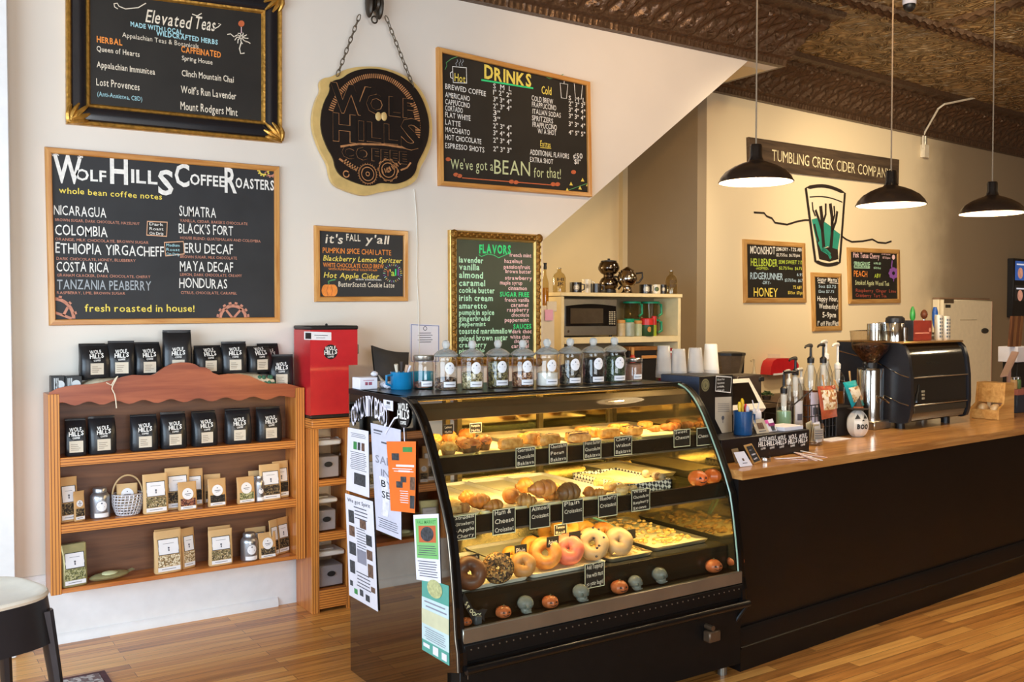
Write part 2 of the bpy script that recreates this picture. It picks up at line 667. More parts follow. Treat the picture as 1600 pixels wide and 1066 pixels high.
# ---- pressed tin ceiling
def tin_mat(name,relief=1.0,base='#4a3826'):
 m,nt,b = newmat(name)
 b.inputs['Metallic'].default_value = 0.25
 b.inputs['Roughness'].default_value = 0.42
 tc = nt.nodes.new('ShaderNodeTexCoord')
 def node(kind,**kw):
  n = nt.nodes.new('ShaderNode' + kind)
  for k,v in kw.items():
   if k == 'op':
    n.operation = v
   elif k.startswith('i'):
    n.inputs[int(k[1:])].default_value = v
   else:
    n.inputs[k.replace('_',' ')].default_value = v
  return n
 nz = node('TexNoise',Scale=7.0,Detail=2.0,Distortion=1.0)
 sw = node('TexNoise',Scale=5.0,Detail=0.0,Distortion=1.2)
 m1 = node('Math',op='MULTIPLY',i1=34.0)
 m2 = node('Math',op='SINE')
 br = node('TexBrick',Scale=1.0,Brick_Width=0.61,Row_Height=0.61,Mortar_Size=0.018,Mortar_Smooth=0.6)
 br.offset = 0.0
 for n in (nz,sw,br):
  nt.links.new(tc.outputs['Object'],n.inputs['Vector'])
 nt.links.new(sw.outputs['Fac'],m1.inputs[0])
 nt.links.new(m1.outputs[0],m2.inputs[0])
 a = node('Math',op='MULTIPLY_ADD',i1=0.42)
 nt.links.new(m2.outputs[0],a.inputs[0])
 nt.links.new(br.outputs['Fac'],a.inputs[2])
 bp = node('Bump',Strength=1.0 * relief,Distance=0.05)
 nt.links.new(a.outputs[0],bp.inputs['Height'])
 nt.links.new(bp.outputs['Normal'],b.inputs['Normal'])
 rp = nt.nodes.new('ShaderNodeValToRGB')
 c = lin(base)
 rp.color_ramp.elements[0].position = 0.35
 rp.color_ramp.elements[0].color = (*[x * 0.75 for x in c],1)
 rp.color_ramp.elements[1].position = 0.7
 rp.color_ramp.elements[1].color = (*[x * 1.25 for x in c],1)
 nt.links.new(nz.outputs['Fac'],rp.inputs['Fac'])
 nt.links.new(rp.outputs['Color'],b.inputs['Base Color'])
 return m
CEIL_Z = 4.02
M_TIN = tin_mat('pressed_tin_bronze',base='#a5875a')
M_CROWN = mat('crown_bronze_paint','#5a4432',rough=0.30,metal=0.4,var=0.2,scale=42,bump=0.5)
b = MB()
b.box(-3.0,14,-4,8,CEIL_Z,CEIL_Z + 0.1)
structure(b.build('ceiling',M_TIN,smooth=0))
# raised tin borders running the length of the ceiling
b = MB()
def strip_along(b,p0,p1,w,z,h,nd=0):
 p0,p1 = Vector(p0),Vector(p1)
 t = (p1 - p0).normalized()
 nn = Vector((-t.y,t.x,0))
 L = (p1 - p0).length
 N = max(2,int(L / 0.035))
 prof = [(-w / 2,0),(-w * .38,-h),(-w * .2,-h * .55),(0,-h * 1.1),(w * .2,-h * .55),(w * .38,-h),(w / 2,0)]
 def f(u,v):
  k = v * (len(prof) - 1)
  i = min(int(k),len(prof) - 2)
  a,c = prof[i],prof[i + 1]
  tt = k - i
  off = a[0] + (c[0] - a[0]) * tt
  hh = a[1] + (c[1] - a[1]) * tt
  hh *= 1 + 0.35 * math.sin(u * L * 2 * math.pi / 0.12)
  p = p0 + t * (L * u) + nn * off
  return (p.x,p.y,z + hh)
 b.grid(N,len(prof) - 1,f)
for yy in (4.55,3.55,2.0):
 strip_along(b,(2.0,yy,0),(14,yy + 0.25,0),0.13,CEIL_Z,0.03)
for xx in (7.2,):
 strip_along(b,(xx,3.6,0),(xx + 0.05,4.6,0),0.13,CEIL_Z,0.03)
structure(b.build('trim_2',M_CROWN))
# ---- crown moulding swept round the stair box and along the far wall
def sweep(b,path,prof,relief):
 """path: xy points; prof: (out, z) points; the moulding stands out to the right-hand side of travel."""
 P = [Vector((p[0],p[1],0)) for p in path]
 seg = [(P[i + 1] - P[i]).normalized() for i in range(len(P) - 1)]
 nr = [Vector((t.y,-t.x,0)) for t in seg]
 for i,t in enumerate(seg):
  L = (P[i + 1] - P[i]).length
  N = max(2,int(L / 0.012))
  def mit(j):
   if j == 0:
    return nr[0]
   if j == len(P) - 1:
    return nr[-1]
   a,c = nr[j - 1],nr[j]
   m = (a + c).normalized()
   return m / max(0.3,m.dot(a))
  m0,m1 = mit(i),mit(i + 1)
  def f(u,v):
   k = v * (len(prof) - 1)
   q = min(int(k),len(prof) - 2)
   a,c = prof[q],prof[q + 1]
   tt = k - q
   o = a[0] + (c[0] - a[0]) * tt
   z = a[1] + (c[1] - a[1]) * tt
   s = u * L
   if relief:
    rel = relief(s,v)
    o += rel
    z -= rel * 0.7
   p = P[i].lerp(P[i + 1],u) + (m0.lerp(m1,u)) * o
   return (p.x,p.y,z)
  b.grid(N,(len(prof) - 1) * 6 if relief else len(prof) - 1,f)
def acanthus(s,v):
 if v < 0.22:
  return 0.006 * max(0,math.sin(s * 2 * math.pi / 0.045)) * (1 if 0.08 < v < 0.2 else 0)
 if v > 0.9:
  return 0
 y = (v - 0.22) / 0.68
 w = math.sin(y * math.pi) ** 0.7
 r = 0.0
 for row,(cy,per,sg) in enumerate(((0.3,0.21,1),(0.72,0.21,-1))):
  q = (s / per + row * 0.5) % 1.0 - 0.5
  dx,dy = q * per / 0.11,(y - cy) / 0.36
  d = math.hypot(dx,dy)
  an = math.atan2(dy,dx)
  r += max(0.0,1 - d) ** 0.5 * (0.55 + 0.45 * math.cos(d * 9 - sg * an * 1.0 + sg * math.sin(an * 5) * 0.7))
 return 0.03 * w * r
CZ = 3.62
crown_prof = [(0.0,CZ),(0.045,CZ + 0.005),(0.05,CZ + 0.05),(0.075,CZ + 0.07),(0.08,CZ + 0.105),(0.10,CZ + 0.15),(0.14,CZ + 0.22),(0.20,CZ + 0.275),(0.265,CZ + 0.305),(0.275,CZ + 0.34),(0.36,CZ + 0.36),(0.37,CEIL_Z)]
far_end = FAR.pt(8.2,0)
b = MB()
sweep(b,[(1.6,WALL_Y),(6.0,WALL_Y),(6.0,6.11),(far_end.x,far_end.y)],crown_prof,acanthus)
structure(b.build('trim_1',M_CROWN,smooth=50))
# ---- shelf wall with the sloping underside of the stairs cut out of it
b = MB()
poly = [(-3,0),(3.70,0),(3.70,2.143),(5.655,3.62),(6.0,3.62),(6.0,CEIL_Z),(-3,CEIL_Z)]
b.prism(poly,lambda x,z: (x,WALL_Y,z),(0,0.12,0))
structure(b.build('wall_left',M_WALL,smooth=0))
# stair box behind it: sloping soffit and level soffit
b = MB()
poly = [(3.70,2.143),(5.655,3.62),(6.0,3.62),(6.0,CEIL_Z),(3.70,CEIL_Z)]
b.prism(poly,lambda x,z: (x,WALL_Y + 0.12,z),(0,0.77,0))
structure(b.build('wall_stair',M_WALLW,smooth=0))
# recess under the stairs
b = MB()
b.box(3.3,6.0,7.1,7.2,0,CEIL_Z)
b.box(5.93,6.0,7.04,7.1,0,CEIL_Z)
structure(b.build('wall_recess_back',M_WALLW,smooth=0))
b = MB()
b.box(3.3,3.4,5.34,7.1,0,CEIL_Z)
structure(b.build('wall_recess_left',M_WALLW,smooth=0))
b = MB()
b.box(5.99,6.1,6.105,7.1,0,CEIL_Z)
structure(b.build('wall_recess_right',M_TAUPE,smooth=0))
# ---- far wall: cream paint with an older taupe coat taking over towards the right
def far_mat():
 m,nt,bs = newmat('far_wall_two_paints')
 bs.inputs['Roughness'].default_value = 0.6
 tc = nt.nodes.new('ShaderNodeTexCoord')
 sx = nt.nodes.new('ShaderNodeSeparateXYZ')
 nt.links.new(tc.outputs['Object'],sx.inputs[0])
 nz = nt.nodes.new('ShaderNodeTexNoise')
 nz.inputs['Scale'].default_value = 3.0
 nz.inputs['Detail'].default_value = 3
 nt.links.new(tc.outputs['Object'],nz.inputs['Vector'])
 a = nt.nodes.new('ShaderNodeMath')
 a.operation = 'MULTIPLY_ADD'
 a.inputs[1].default_value = 0.45
 nt.links.new(nz.outputs['Fac'],a.inputs[0])
 nt.links.new(sx.outputs[0],a.inputs[2])
 mr = nt.nodes.new('ShaderNodeMapRange')
 mr.interpolation_type = 'SMOOTHSTEP'
 mr.inputs[1].default_value = 9.55
 mr.inputs[2].default_value = 10.7
 nt.links.new(a.outputs[0],mr.inputs[0])
 mx = nt.nodes.new('ShaderNodeMix')
 mx.data_type = 'RGBA'
 mx.inputs[6].default_value = (*lin('#ead8b4'),1)
 mx.inputs[7].default_value = (*lin('#917f66'),1)
 nt.links.new(mr.outputs[0],mx.inputs[0])
 nt.links.new(mx.outputs[2],bs.inputs['Base Color'])
 return m
b = MB()
b.prism([(0,0),(8.3,0),(8.3,CEIL_Z),(0,CEIL_Z)],lambda u,z: FAR.pt(u,z),FAR.n * -0.12)
structure(b.build('wall_back',far_mat(),smooth=0))
# ---- tall white baseboard with cap on the shelf wall
b = MB()
b.box(0.30,3.70,WALL_Y - 0.016,WALL_Y - 0.001,0.0,0.30)
b.prism([(0,0.30),(0.022,0.302),(0.026,0.315),(0.016,0.325),(0.018,0.335),(0.008,0.352),(0,0.355)],lambda o,z: (0.30,WALL_Y - 0.001 - o,z),(3.4,0,0))
b.prism([(0.016,0),(0.034,0),(0.032,0.03),(0.024,0.045),(0.016,0.05)],lambda o,z: (0.30,WALL_Y - 0.001 - o,z),(1.55,0,0))
structure(b.build('baseboard_left',M_TRIMW))
# white pilaster at the left end of the shelf wall
b = MB()
px = ony(19,500,5.09).x
b.rbox(px - 0.45,px,5.09,5.21,0,CEIL_Z,0.006)
structure(b.build('trim_3',M_TRIMW))
# conduit along the far wall down to a junction box
b = MB()
pts = [FAR.pt(*FAR.uv(1600,137,0.5),0.5),FAR.pt(*FAR.uv(1475,163,0.34),0.34),FAR.pt(*FAR.uv(1466,170,0.30),0.30),FAR.pt(*FAR.uv(1446,205,0.06),0.06),FAR.pt(*FAR.uv(1442,214,0.03),0.03),FAR.pt(*FAR.uv(1442,232,0.03),0.03)]
E = thing('conduit','white electrical conduit bending down the far wall to a junction box','conduit',tuple(pts[-1]))
b.tube(pts,0.011,8)
b.build('conduit_pipe',mat('conduit_white','#d8cdb6',rough=0.4),E)
b = MB()
u,z = FAR.uv(1441.5,237)
b.prism([(u - .045,z - .07),(u + .045,z - .07),(u + .045,z + .07),(u - .045,z + .07)],lambda a,c: FAR.pt(a,c,0.001),FAR.n * 0.05)
b.build('junction_box',MATS['conduit_white'],E)
b = MB()
u,z = FAR.uv(1441.5,219)
b.cyl(FAR.pt(u,z - .06,.03),FAR.pt(u,z + .04,.03),0.02,10)
b.build('pipe_fitting',mat('conduit_steel','#b9b1a0',rough=0.35,metal=0.6),E)
# ---- the rest of the room round the camera
M_ROOM = wall_paint('wall_paint_room','#8a7a66')
b = MB(); b.box(-3.1,-3.0,-4,-1.0,0,CEIL_Z); b.box(-3.1,-3.0,4.2,8,0,CEIL_Z); b.box(-3.1,-3.0,-1.0,4.2,0,.7); b.box(-3.1,-3.0,-1.0,4.2,3.1,CEIL_Z)
structure(b.build('wall_street',M_ROOM,smooth=0))
b = MB(); b.box(-3,-1.0,-4.1,-4,0,CEIL_Z); b.box(4,14,-4.1,-4,0,CEIL_Z); b.box(-1,4,-4.1,-4,0,.8); b.box(-1,4,-4.1,-4,3.2,CEIL_Z)
structure(b.build('wall_front',M_ROOM,smooth=0))
b = MB(); b.box(14,14.1,-4,8,0,CEIL_Z)
structure(b.build('wall_right',M_ROOM,smooth=0))
# ---- BOARDS AND SIGNS ON THE WALLS
M_CHALK = mat('chalkboard_slate','#2b2c2e',rough=0.55,var=0.16,scale=5)
M_CHALKB = mat('chalkboard_black','#24211d',rough=0.5,var=0.2,scale=5)
M_PINE = wood('pine_frame','#b8742c','#dba35b','x',1.0)
M_PINEV = wood('pine_frame_vertical','#b8742c','#dba35b','z',1.0)
def ink(name,c):
 return mat('chalk_' + name,c,rough=0.8,var=0.12,scale=60)
INK = {k: ink(k,c) for k,c in dict(white='#efece4',cream='#e9dcc6',blue='#a9d6dd',orange='#f0913f',yellow='#f0d75e',salmon='#c98a72',grey='#aab0b4',green='#3ddc84',mint='#bdeecb',
  lime='#b9cf4a',leaf='#5a9a5c',rust='#c8663c',pink='#f0c9cc',purple='#8a54a8',gold='#eecb4a',pale='#c9cf9c',sky='#b4cfe0',red='#a04a3a',bronze='#8a6a3f').items()}
class Board:
 """A board hung on a wall plane; corners are its real corner points on that wall (u, z)."""
 def __init__(s,plane,px,thick=0.022):
  s.pl = plane
  s.t = thick
  s.c = [Vector((*plane.uv(*p,thick),0)) for p in px]      # TL TR BR BL
 def bil(s,a,c):
  t = s.c[0].lerp(s.c[1],a)
  b_ = s.c[3].lerp(s.c[2],a)
  return t.lerp(b_,c)
 def empty(s,name,label,cat,group=None):
  m = (s.c[2] + s.c[3]) / 2
  s.E = thing(name,label,cat,tuple(s.pl.pt(m.x,m.y,0.0)),s.pl.ang,group)
  s.parts = {}
  return s.E
 def inset(s,d):
  """corner points moved inwards by d metres."""
  cs = s.c
  out = []
  for i in range(4):
   p,a,q = cs[i],cs[(i - 1) % 4],cs[(i + 1) % 4]
   e1,e2 = (a - p).normalized(),(q - p).normalized()
   out.append(p + (e1 + e2) * d)
  return out
 def frame(s,prof,mats,name='frame'):
  """prof: (inset, height off the wall); mitred all round."""
  b = MB()
  rings = []
  for d,h in prof:
   rings.append([s.pl.pt(p.x,p.y,h) for p in s.inset(d)])
  n = len(prof)
  for side in range(4):
   vs = []
   for r in rings:
    vs += [r[side],r[(side + 1) % 4]]
   b.m = 1 if (side % 2 and len(mats) > 1) else 0
   b.add(vs,[(2 * i,2 * i + 1,2 * i + 3,2 * i + 2) for i in range(n - 1)])
  return b.build(name,mats,s.E)
 def panel(s,m,d=0.01,w=None,name='panel'):
  w = s.t * 0.6 if w is None else w
  s.w = w
  b = MB()
  q = [s.pl.pt(p.x,p.y,w) for p in s.inset(d)]
  k = [p - s.pl.n * min(w - 0.002,0.01) for p in q]
  b.add(q + k,[(0,1,2,3),(7,6,5,4)] + [(i,(i + 1) % 4,4 + (i + 1) % 4,4 + i) for i in range(4)])
  return b.build(name,m,s.E,smooth=0)
 def mb(s,col):
  return s.parts.setdefault(col,MB())
 def f(s,lift=0.0012):
  return lambda a,c: s.pl.pt(a,c,s.w + lift)
 def q(s,px,py):
  return s.pl.uv(px,py,s.w)
 def line(s,txt,x0,y0,x1,h,col='white',bold=0.0,jit=0.08,slant=0.0,serif=False,y1=None,arc=0.0):
  a = s.q(x0,y0)
  c = s.q(x1,y0 if y1 is None else y1)
  hh = abs(s.q(x0,y0)[1] - s.q(x0,y0 - h)[1])
  dirb = (c[1] - a[1]) / (c[0] - a[0]) if y1 is not None else 0.0
  s.k = getattr(s,'k',0) + 1
  write(s.mb((col,s.k)),txt,s.f(),a[0],a[1],hh,width=c[0] - a[0],bold=bold,jit=jit,slant=slant,serif=serif,dirb=dirb,arc=arc)
 grp = None
 def dkey(s,col):
  s.k = getattr(s,'k',0) + 1
  return (col,'d',s.grp or s.k)
 def draw(s,pts,w,col='white',closed=False,lift=0.0012):
  P = [s.q(*p) for p in pts]
  k = abs(s.q(pts[0][0],pts[0][1])[1] - s.q(pts[0][0],pts[0][1] - 1)[1])
  stroke(s.mb(s.dkey(col)),P,s.f(lift),w * k,closed)
 def blob(s,pts,col,lift=0.001):
  s.mb(s.dkey(col)).flat([s.q(*p) for p in pts],s.f(lift))
 def done(s):
  for col,b in s.parts.items():
   if b.v:
    if len(col) == 2:
     b.build('lettering',INK[col[0]],s.E,**FLAT)
    else:
     b.build('chalk_drawing',INK[col[0]],s.E,**FLAT)
PINE_PROF = [(0.0,0.0),(0.0,0.02),(0.004,0.026),(0.026,0.026),(0.030,0.021),(0.030,0.006)]
# ---- coffee roasters board
B = Board(WALL,[(70,229),(437,260),(438,504),(77,509)])
B.empty('menu_board','large chalkboard in a pine frame headed WOLF HILLS COFFEE ROASTERS','chalkboard')
B.frame(PINE_PROF,[M_PINE,M_PINEV])
B.panel(M_CHALK,0.027,0.010)
L = B.line
for t,x0,y,x1,h in (('W',83,284,129,42),('OLF',118,281,166,17),('H',172,286,200,38),('ILL',205,285,246,20),('S',247,303,271,37),('C',273,290,296,34),('OFFEE',297,288,351,16),('R',351,300,370,38),('OASTERS',368,293,428,15)):
 L(t,x0,y,x1,h,'white',bold=0.022,jit=0.0,serif=True)
B.draw([(83,244),(80,240),(84,239),(92,243)],1.6)
B.draw([(121,246),(127,242),(129,246),(126,248)],1.6)
L('whole bean coffee notes',92,301.5,253,9,'yellow',bold=0.012)
for t,x0,y,x1,h,col in (('NICARAGUA',84,335.6,166,15,'white'),('SUMATRA',280,337,337.5,15.5,'white'),('COLOMBIA',86,367,168,16,'white'),("BLACK'S FORT",279,364,364,15,'white'),
  ('ETHIOPIA YIRGACHEFF',86.5,395.5,256,16,'white'),('ERU DECAF',288,394.7,364,15,'white'),('COSTA RICA',88.5,424,169.7,15,'white'),('MAYA DECAF',281,423.5,364,15,'white'),
  ('TANZANIA PEABERRY',89,452,236,15,'grey'),('HONDURAS',280,450,355,15,'white')):
 L(t,x0,y,x1,h,col,bold=0.006)
for t,x0,y,x1 in (('BROWN SUGAR, DARK CHOCOLATE, HAZELNUT',86,345.3,218),("VANILLA, CEDAR, BAKER'S CHOCOLATE",281,346.5,386.5),('ORANGE, MILK CHOCOLATE, BROWN SUGAR',86,375.6,232),
  ('HOUSE BLEND: GUATEMALAN AND COLOMBIA',281.5,373.7,407),('DARK CHOCOLATE, HONEY, BLUEBERRY',88,406,212),('BROWN SUGAR, MILK CHOCOLATE',281.5,403,370),
  ('GRAHAM CRACKER, DARK CHOCOLATE, CHERRY',89,432,235),('LEMON, DARK CHOCOLATE, CREAMY',281.5,431,378),('RASPBERRY, LIME, BROWN SUGAR',89,459.5,195.5),('CITRUS, CHOCOLATE, CARAMEL',282.6,459.5,370)):
 L(t,x0,y,x1,4.2,'salmon',bold=0.01)
L('fresh roasted in house!',132.6,487,304,11,'yellow',bold=0.012)
# chalk gears in the corners
def chalk_gear(B,cx,cy,r,a0,a1,col,w,teeth=16):
 B.grp = 'gear%s' % cx
 B.draw(ring2((cx,cy),r,20,a0,a1),w,col)
 n = int(teeth * abs(a1 - a0) / 360)
 for i in range(n):
  a = R(a0 + (a1 - a0) * (i + 0.5) / n)
  B.draw([(cx + (r + w * .3) * math.cos(a),cy + (r + w * .3) * math.sin(a)),(cx + (r + w * 1.2) * math.cos(a),cy + (r + w * 1.2) * math.sin(a))],w * 0.9,col)
 B.grp = None
chalk_gear(B,84,498,31,-88,0,'salmon',5)
B.draw([(84,488),(99,493),(112,498)],4,'salmon')
B.draw([(99,493),(106,480)],4,'salmon')
chalk_gear(B,364,498,20,-180,0,'salmon',5)
B.draw([(364,498),(352,483)],3.5,'salmon')
B.draw([(364,498),(377,483)],3.5,'salmon')
chalk_gear(B,412,266,7,-10,190,'yellow',2.5,14)
chalk_gear(B,423,268,7,20,180,'salmon',2.5,12)
# two taped-on slate tags
def slate_tag(B,px,lines,col):
 c = [B.pl.uv(*p,B.w) for p in px]
 b = MB()
 b.prism(c,lambda a,z: B.pl.pt(a,z,B.w + 0.001),B.pl.n * 0.003)
 o = b.build('slate_tag',M_CHALKB,B.E,smooth=0)
 b = MB()
 stroke(b,c,lambda a,z: B.pl.pt(a,z,B.w + 0.0045),0.006,True)
 b.build('border',mat('chalk_peach','#e8b28c',rough=0.8,var=0.05),o,**FLAT)
 b = MB()
 n = len(lines)
 for i,t in enumerate(lines):
  a0 = c[0][0] + (c[1][0] - c[0][0]) * 0.1
  zt = c[0][1] + (c[3][1] - c[0][1]) * (i + 0.85) / n
  write(b,t,lambda a,z: B.pl.pt(a,z,B.w + 0.0048),a0,zt,abs(c[3][1] - c[0][1]) / n * 0.62,width=(c[1][0] - c[0][0]) * 0.7,jit=0.1,bold=0.01)
 b.build('lettering',INK[col],o,**FLAT)
slate_tag(B,[(230,346),(261,347.5),(260,369.5),(229,367.5)],['Dark','Roast','On Drip'],'white')
slate_tag(B,[(256.5,379),(286,377.5),(287.5,397),(258.5,400)],['Medium','Roast','On Drip'],'blue')
B.done()
# ---- elevated teas board in the black and gold picture frame
M_GOLD = mat('frame_gold','#b98a3e',rough=0.38,metal=0.7,var=0.3,scale=45,bump=0.35)
M_BLKL = mat('frame_black_lacquer','#15161c',rough=0.25,var=0.1,coat=0.4)
B = Board(WALL,[(103,-55),(441,-8),(441,223),(104,193)],0.03)
B.empty('tea_board','chalkboard in an ornate black and gold frame headed Elevated Teas','chalkboard')
B.frame([(0.0,0.0),(0.0,0.03),(0.006,0.036),(0.018,0.034),(0.024,0.026)],[M_GOLD],'outer_moulding')
B.frame([(0.022,0.022),(0.03,0.032),(0.055,0.036),(0.085,0.028),(0.094,0.020)],[M_BLKL],'frame')
B.frame([(0.092,0.018),(0.096,0.026),(0.106,0.024),(0.114,0.012)],[M_GOLD],'inner_moulding')
B.panel(M_CHALKB,0.108,0.011)
for ci,(sx,sz) in ((2,(-1,1)),(3,(1,1)),(0,(1,-1)),(1,(-1,-1))):
 p = B.inset(0.012)[ci]
 b = MB()
 for k in range(5):          # fan of curled leaves in each corner
  a = R(8 + k * 18.5)
  Lf = 0.125 - 0.02 * abs(k - 2)
  pts = [WALL.pt(p.x + sx * Lf * t * math.cos(a) - sx * 0.02 * math.sin(t * 3) * (k - 2) * .3,p.y + sz * Lf * t * math.sin(a),0.036 + 0.012 * math.sin(t * math.pi)) for t in (0,.25,.5,.75,1)]
  b.tube(pts,0.012,6,rr=[0.016,0.015,0.014,0.011,0.005])
 b.ball(tuple(WALL.pt(p.x + sx * .02,p.y + sz * .02,0.04)),0.022,0.014,0.022,10,6)
 b.build('corner_ornament',M_GOLD,B.E)
L = B.line
for a in (((184,14),(179,11),(178,6),(183,5),(186,10),(196,14),(216,12),(228,5)),):
 B.draw(a,1.5,'cream')
L('Elevated',227,34,297,20,'cream',bold=0.01,slant=0.18,jit=0.05)
L('Teas',303,44,335,20,'cream',bold=0.01,slant=0.18,jit=0.05)
B.draw([(300,22),(308,25),(315,21)],1.5,'cream')
B.draw([(333,46),(341,42),(345,38),(341,37)],1.5,'cream')
for t,x0,y,x1,h,c,bo in (('MADE WITH LOCAL,',204,41,287,7,'blue',.03),('WILDCRAFTED HERBS',244,55,340,7.5,'blue',.03),('Appalachian Teas & Botanicals',191,58,310,7.5,'cream',0),
  ('HERBAL',151,65.5,191,9,'orange',.03),('CAFFEINATED',283,81,345,9,'orange',.03),('Queen of Hearts',151,79.5,218,8,'cream',.01),('Spring House',284,94,332,7,'cream',.01),
  ('Appalachian Immunitea',151,105,242,9.5,'cream',.01),('Clinch Mountain Chai',284,118.5,365,9.5,'cream',.01),('Lost Provences',150.5,133,218,11,'cream',.01),
  ("Wolf's Run Lavender",282.5,145,369,11,'cream',.01),('(Anti-Anxietea, CBD)',152,150,222,7,'blue',.0),('Mount Rodgers Mint',282,171,371,12,'cream',.01)):
 L(t,x0,y,x1,h,c,bold=bo)
B.blob(ring2((377,37),5,10),'rust',0.0014)
B.draw([(377,42),(377,52)],1.2,'pink')
B.grp = 'flower'
for k in range(9):
 a = R(k * 40)
 B.draw([(377,58),(377 + 7 * math.cos(a + .3),58 + 6 * math.sin(a + .3)),(377 + 11 * math.cos(a),60 + 9 * math.sin(a))],1.4,'cream')
B.grp = None
B.draw([(355,54),(360,53),(366,58)],1.5,'cream')
B.draw([(391,68),(388,66),(383,64)],1.5,'cream')
B.draw([(377,66),(374,76),(376,84),(382,83)],1.8,'cream')
B.done()
# ---- drinks board
B = Board(WALL,[(684,73),(922,128),(925,308),(687,290)],0.03)
B.empty('drinks_board','chalkboard in a pine frame headed DRINKS with a price list','chalkboard')
B.frame([(a,h + 0.012 if h else 0) for a,h in PINE_PROF],[M_PINE,M_PINEV])
B.panel(M_CHALKB,0.027,0.014)
def L(t,x0,y,x1,h,c='white',slope=None,**k):
 sl = 0.235 - 0.16 * (y - 73) / 220 if slope is None else slope     # the board hangs a little askew
 B.line(t,x0,y,x1,h,c,y1=y + sl * (x1 - x0),**k)
L('DRINKS',756.6,122,830,20,'yellow',bold=.03)
B.draw([(752,125),(833,138)],2.6,'green')
L('Hot',710,126.5,727,12,'yellow',bold=.01)
B.draw([(707,104),(728.5,106),(729,130),(708,129)],1.5,'white',True)
B.draw([(707,112),(703.5,114),(704,121),(707.5,123)],1.5)
for k in (0,5,9):
 B.draw([(713 + k,103),(712 + k,99),(715 + k,96),(714 + k,93)],0.9,'grey')
for t,x1,y in (('BREWED COFFEE',759,138.5),('AMERICANO',734,151.5),('CAPPUCCINO',734,162.4),('CORTADO',723,172.3),('FLAT WHITE',735,183),('LATTE',719.5,194.6),('MACCHIATO',734,206),('HOT CHOCOLATE',752,218),('ESPRESSO SHOTS',756.6,231)):
 L(t,695.5,y,x1,8,'white',bold=.008)
for t,y in (('S  M  L',137.5),('1" 2" 2"',147.5),('3" 3" 4"',158.5),('2" 3" 4"',169),('2" 3" 4"',200),('3" 4" 4"',211),('2" 3" 4"',222.5),('2" 3" 3"',236)):
 L(t,770.5,y,799,7.5,'white',bold=.006)
for y in (179.5,189.5):
 L('3"',770.5,y,781,7.5,'white',bold=.006)
L('Cold',846,146,861.5,12,'yellow',bold=.012)
for t,x0,x1,y in (('COLD BREW',830.5,864,157),('FRAPPUCCINO',831,869,166.6),('ITALIAN SODAS',832,876,177.3),('SPRITZERS',831,864,188),('FRAPPUCCINO',832,870,198),('W/ A SHOT',840,869,208)):
 L(t,x0,y,x1,7.8,'white',bold=.008)
for t,y in (('S  M  L',156),('2" 3" 3"',165),('3" 4" 4"',174.6),('3" 3" 4"',184.5),('3" 3" 4"',197),('4" 5" 5"',210)):
 L(t,888.5,y,914,7,'white',bold=.006)
L('Extras',844,228.5,860,8.5,'yellow',bold=.01)
B.draw([(844,230.5),(861,232)],1.1,'yellow')
L('ADDITIONAL FLAVORS',828,241.5,889,8,'white',bold=.008)
L('\u00a250',895.6,247,910,8,'white',bold=.006)
L('EXTRA SHOT',828,252.7,864,7.5,'white',bold=.008)
L('$1"',897,256,907,7,'white')
L("We've got a",704,264,770.5,16,'pale',slope=.05)
L('BEAN',772,271,828,22,'pale',slope=.075)
L('for that!',834,277,876,16,'pale',slope=.05)
B.draw([(722,278),(872,290)],1.6,'rust')
for cx,cy in ((712,273),(718,275),(799,284),(806,285),(864,288),(871,288),(700,249),(896,269)):
 B.blob(ring2((cx,cy),4,10,ry=3.2),'rust',0.0014)
B.draw([(880,300),(918,286.5)],0.9,'leaf')
for cx,cy in ((892,287.5),(910,281.5),(886,297),(906,294),(918,289)):
 B.blob([(cx - 2.5,cy + 2),(cx,cy - 3.5),(cx + 3,cy + 2.5)],'yellow',0.0014)
B.draw([(695,109),(698,103),(697,98),(705,92),(716,88),(730,91),(742,93)],1.1,'leaf')
B.draw([(850,118),(858,123),(874,121),(880,116)],1.0,'leaf')
for x0,w,yt,yb in ((875,12,130,154),(897,13,130,155)):
 B.draw([(x0,yt),(x0 + w,yt + 2),(x0 + w - 2,yb),(x0 + 2,yb - 1)],1.1,'white',True)
B.draw([(881,131),(882,123)],1.2)
B.draw([(896,130),(900,124),(905,122),(910,131)],1.1)
B.done()
# ---- fall board
B = Board(WALL,[(492,352),(638,361),(638,471),(493,472)])
B.empty('fall_board',"small chalkboard in a pine frame reading it's FALL y'all with a chalk pumpkin",'chalkboard')
B.frame(PINE_PROF,[M_PINE,M_PINEV])
B.panel(M_CHALK,0.027,0.010)
L = B.line
L("it's",508,379.4,535,14,'cream',bold=.012,slant=.15)
L('FALL',541,376,563,10,'cream',bold=.02)
L("y'all",570.6,380,607,13,'cream',bold=.012,slant=.15)
for t,x0,y,x1,h,c,sl in (('PUMPKIN SPICE CHAI LATTE',504,395,611,8,'orange',0),('Blackberry Lemon Spritzer',504.7,407.3,627,8,'yellow',.2),('WHITE CHOCOLATE COLD BREW',504.7,417.2,599.5,6.5,'orange',0),
  ('WITH PUMPKIN SPICE COLD FOAM',513,422,589,3,'orange',0),('Hot Apple Cider',505.6,434,591.6,8,'yellow',.2),('with cinnamon',555,437.8,595.5,3,'white',.1),('ButterScotch Cookie Latte',528.6,448,616,7.5,'cream',.05)):
 L(t,x0,y,x1,h,c,bold=.014,slant=sl)
for k,(ch,c) in enumerate((("Y",'rust'),("'",'yellow'),('a','lime'),('l','green'),('l','purple'))):
 x = 603 + (0,6,8,14,18)[k]
 L(ch,x,431,x + (6,1.5,5.5,2,2)[k],10,c,bold=.015)
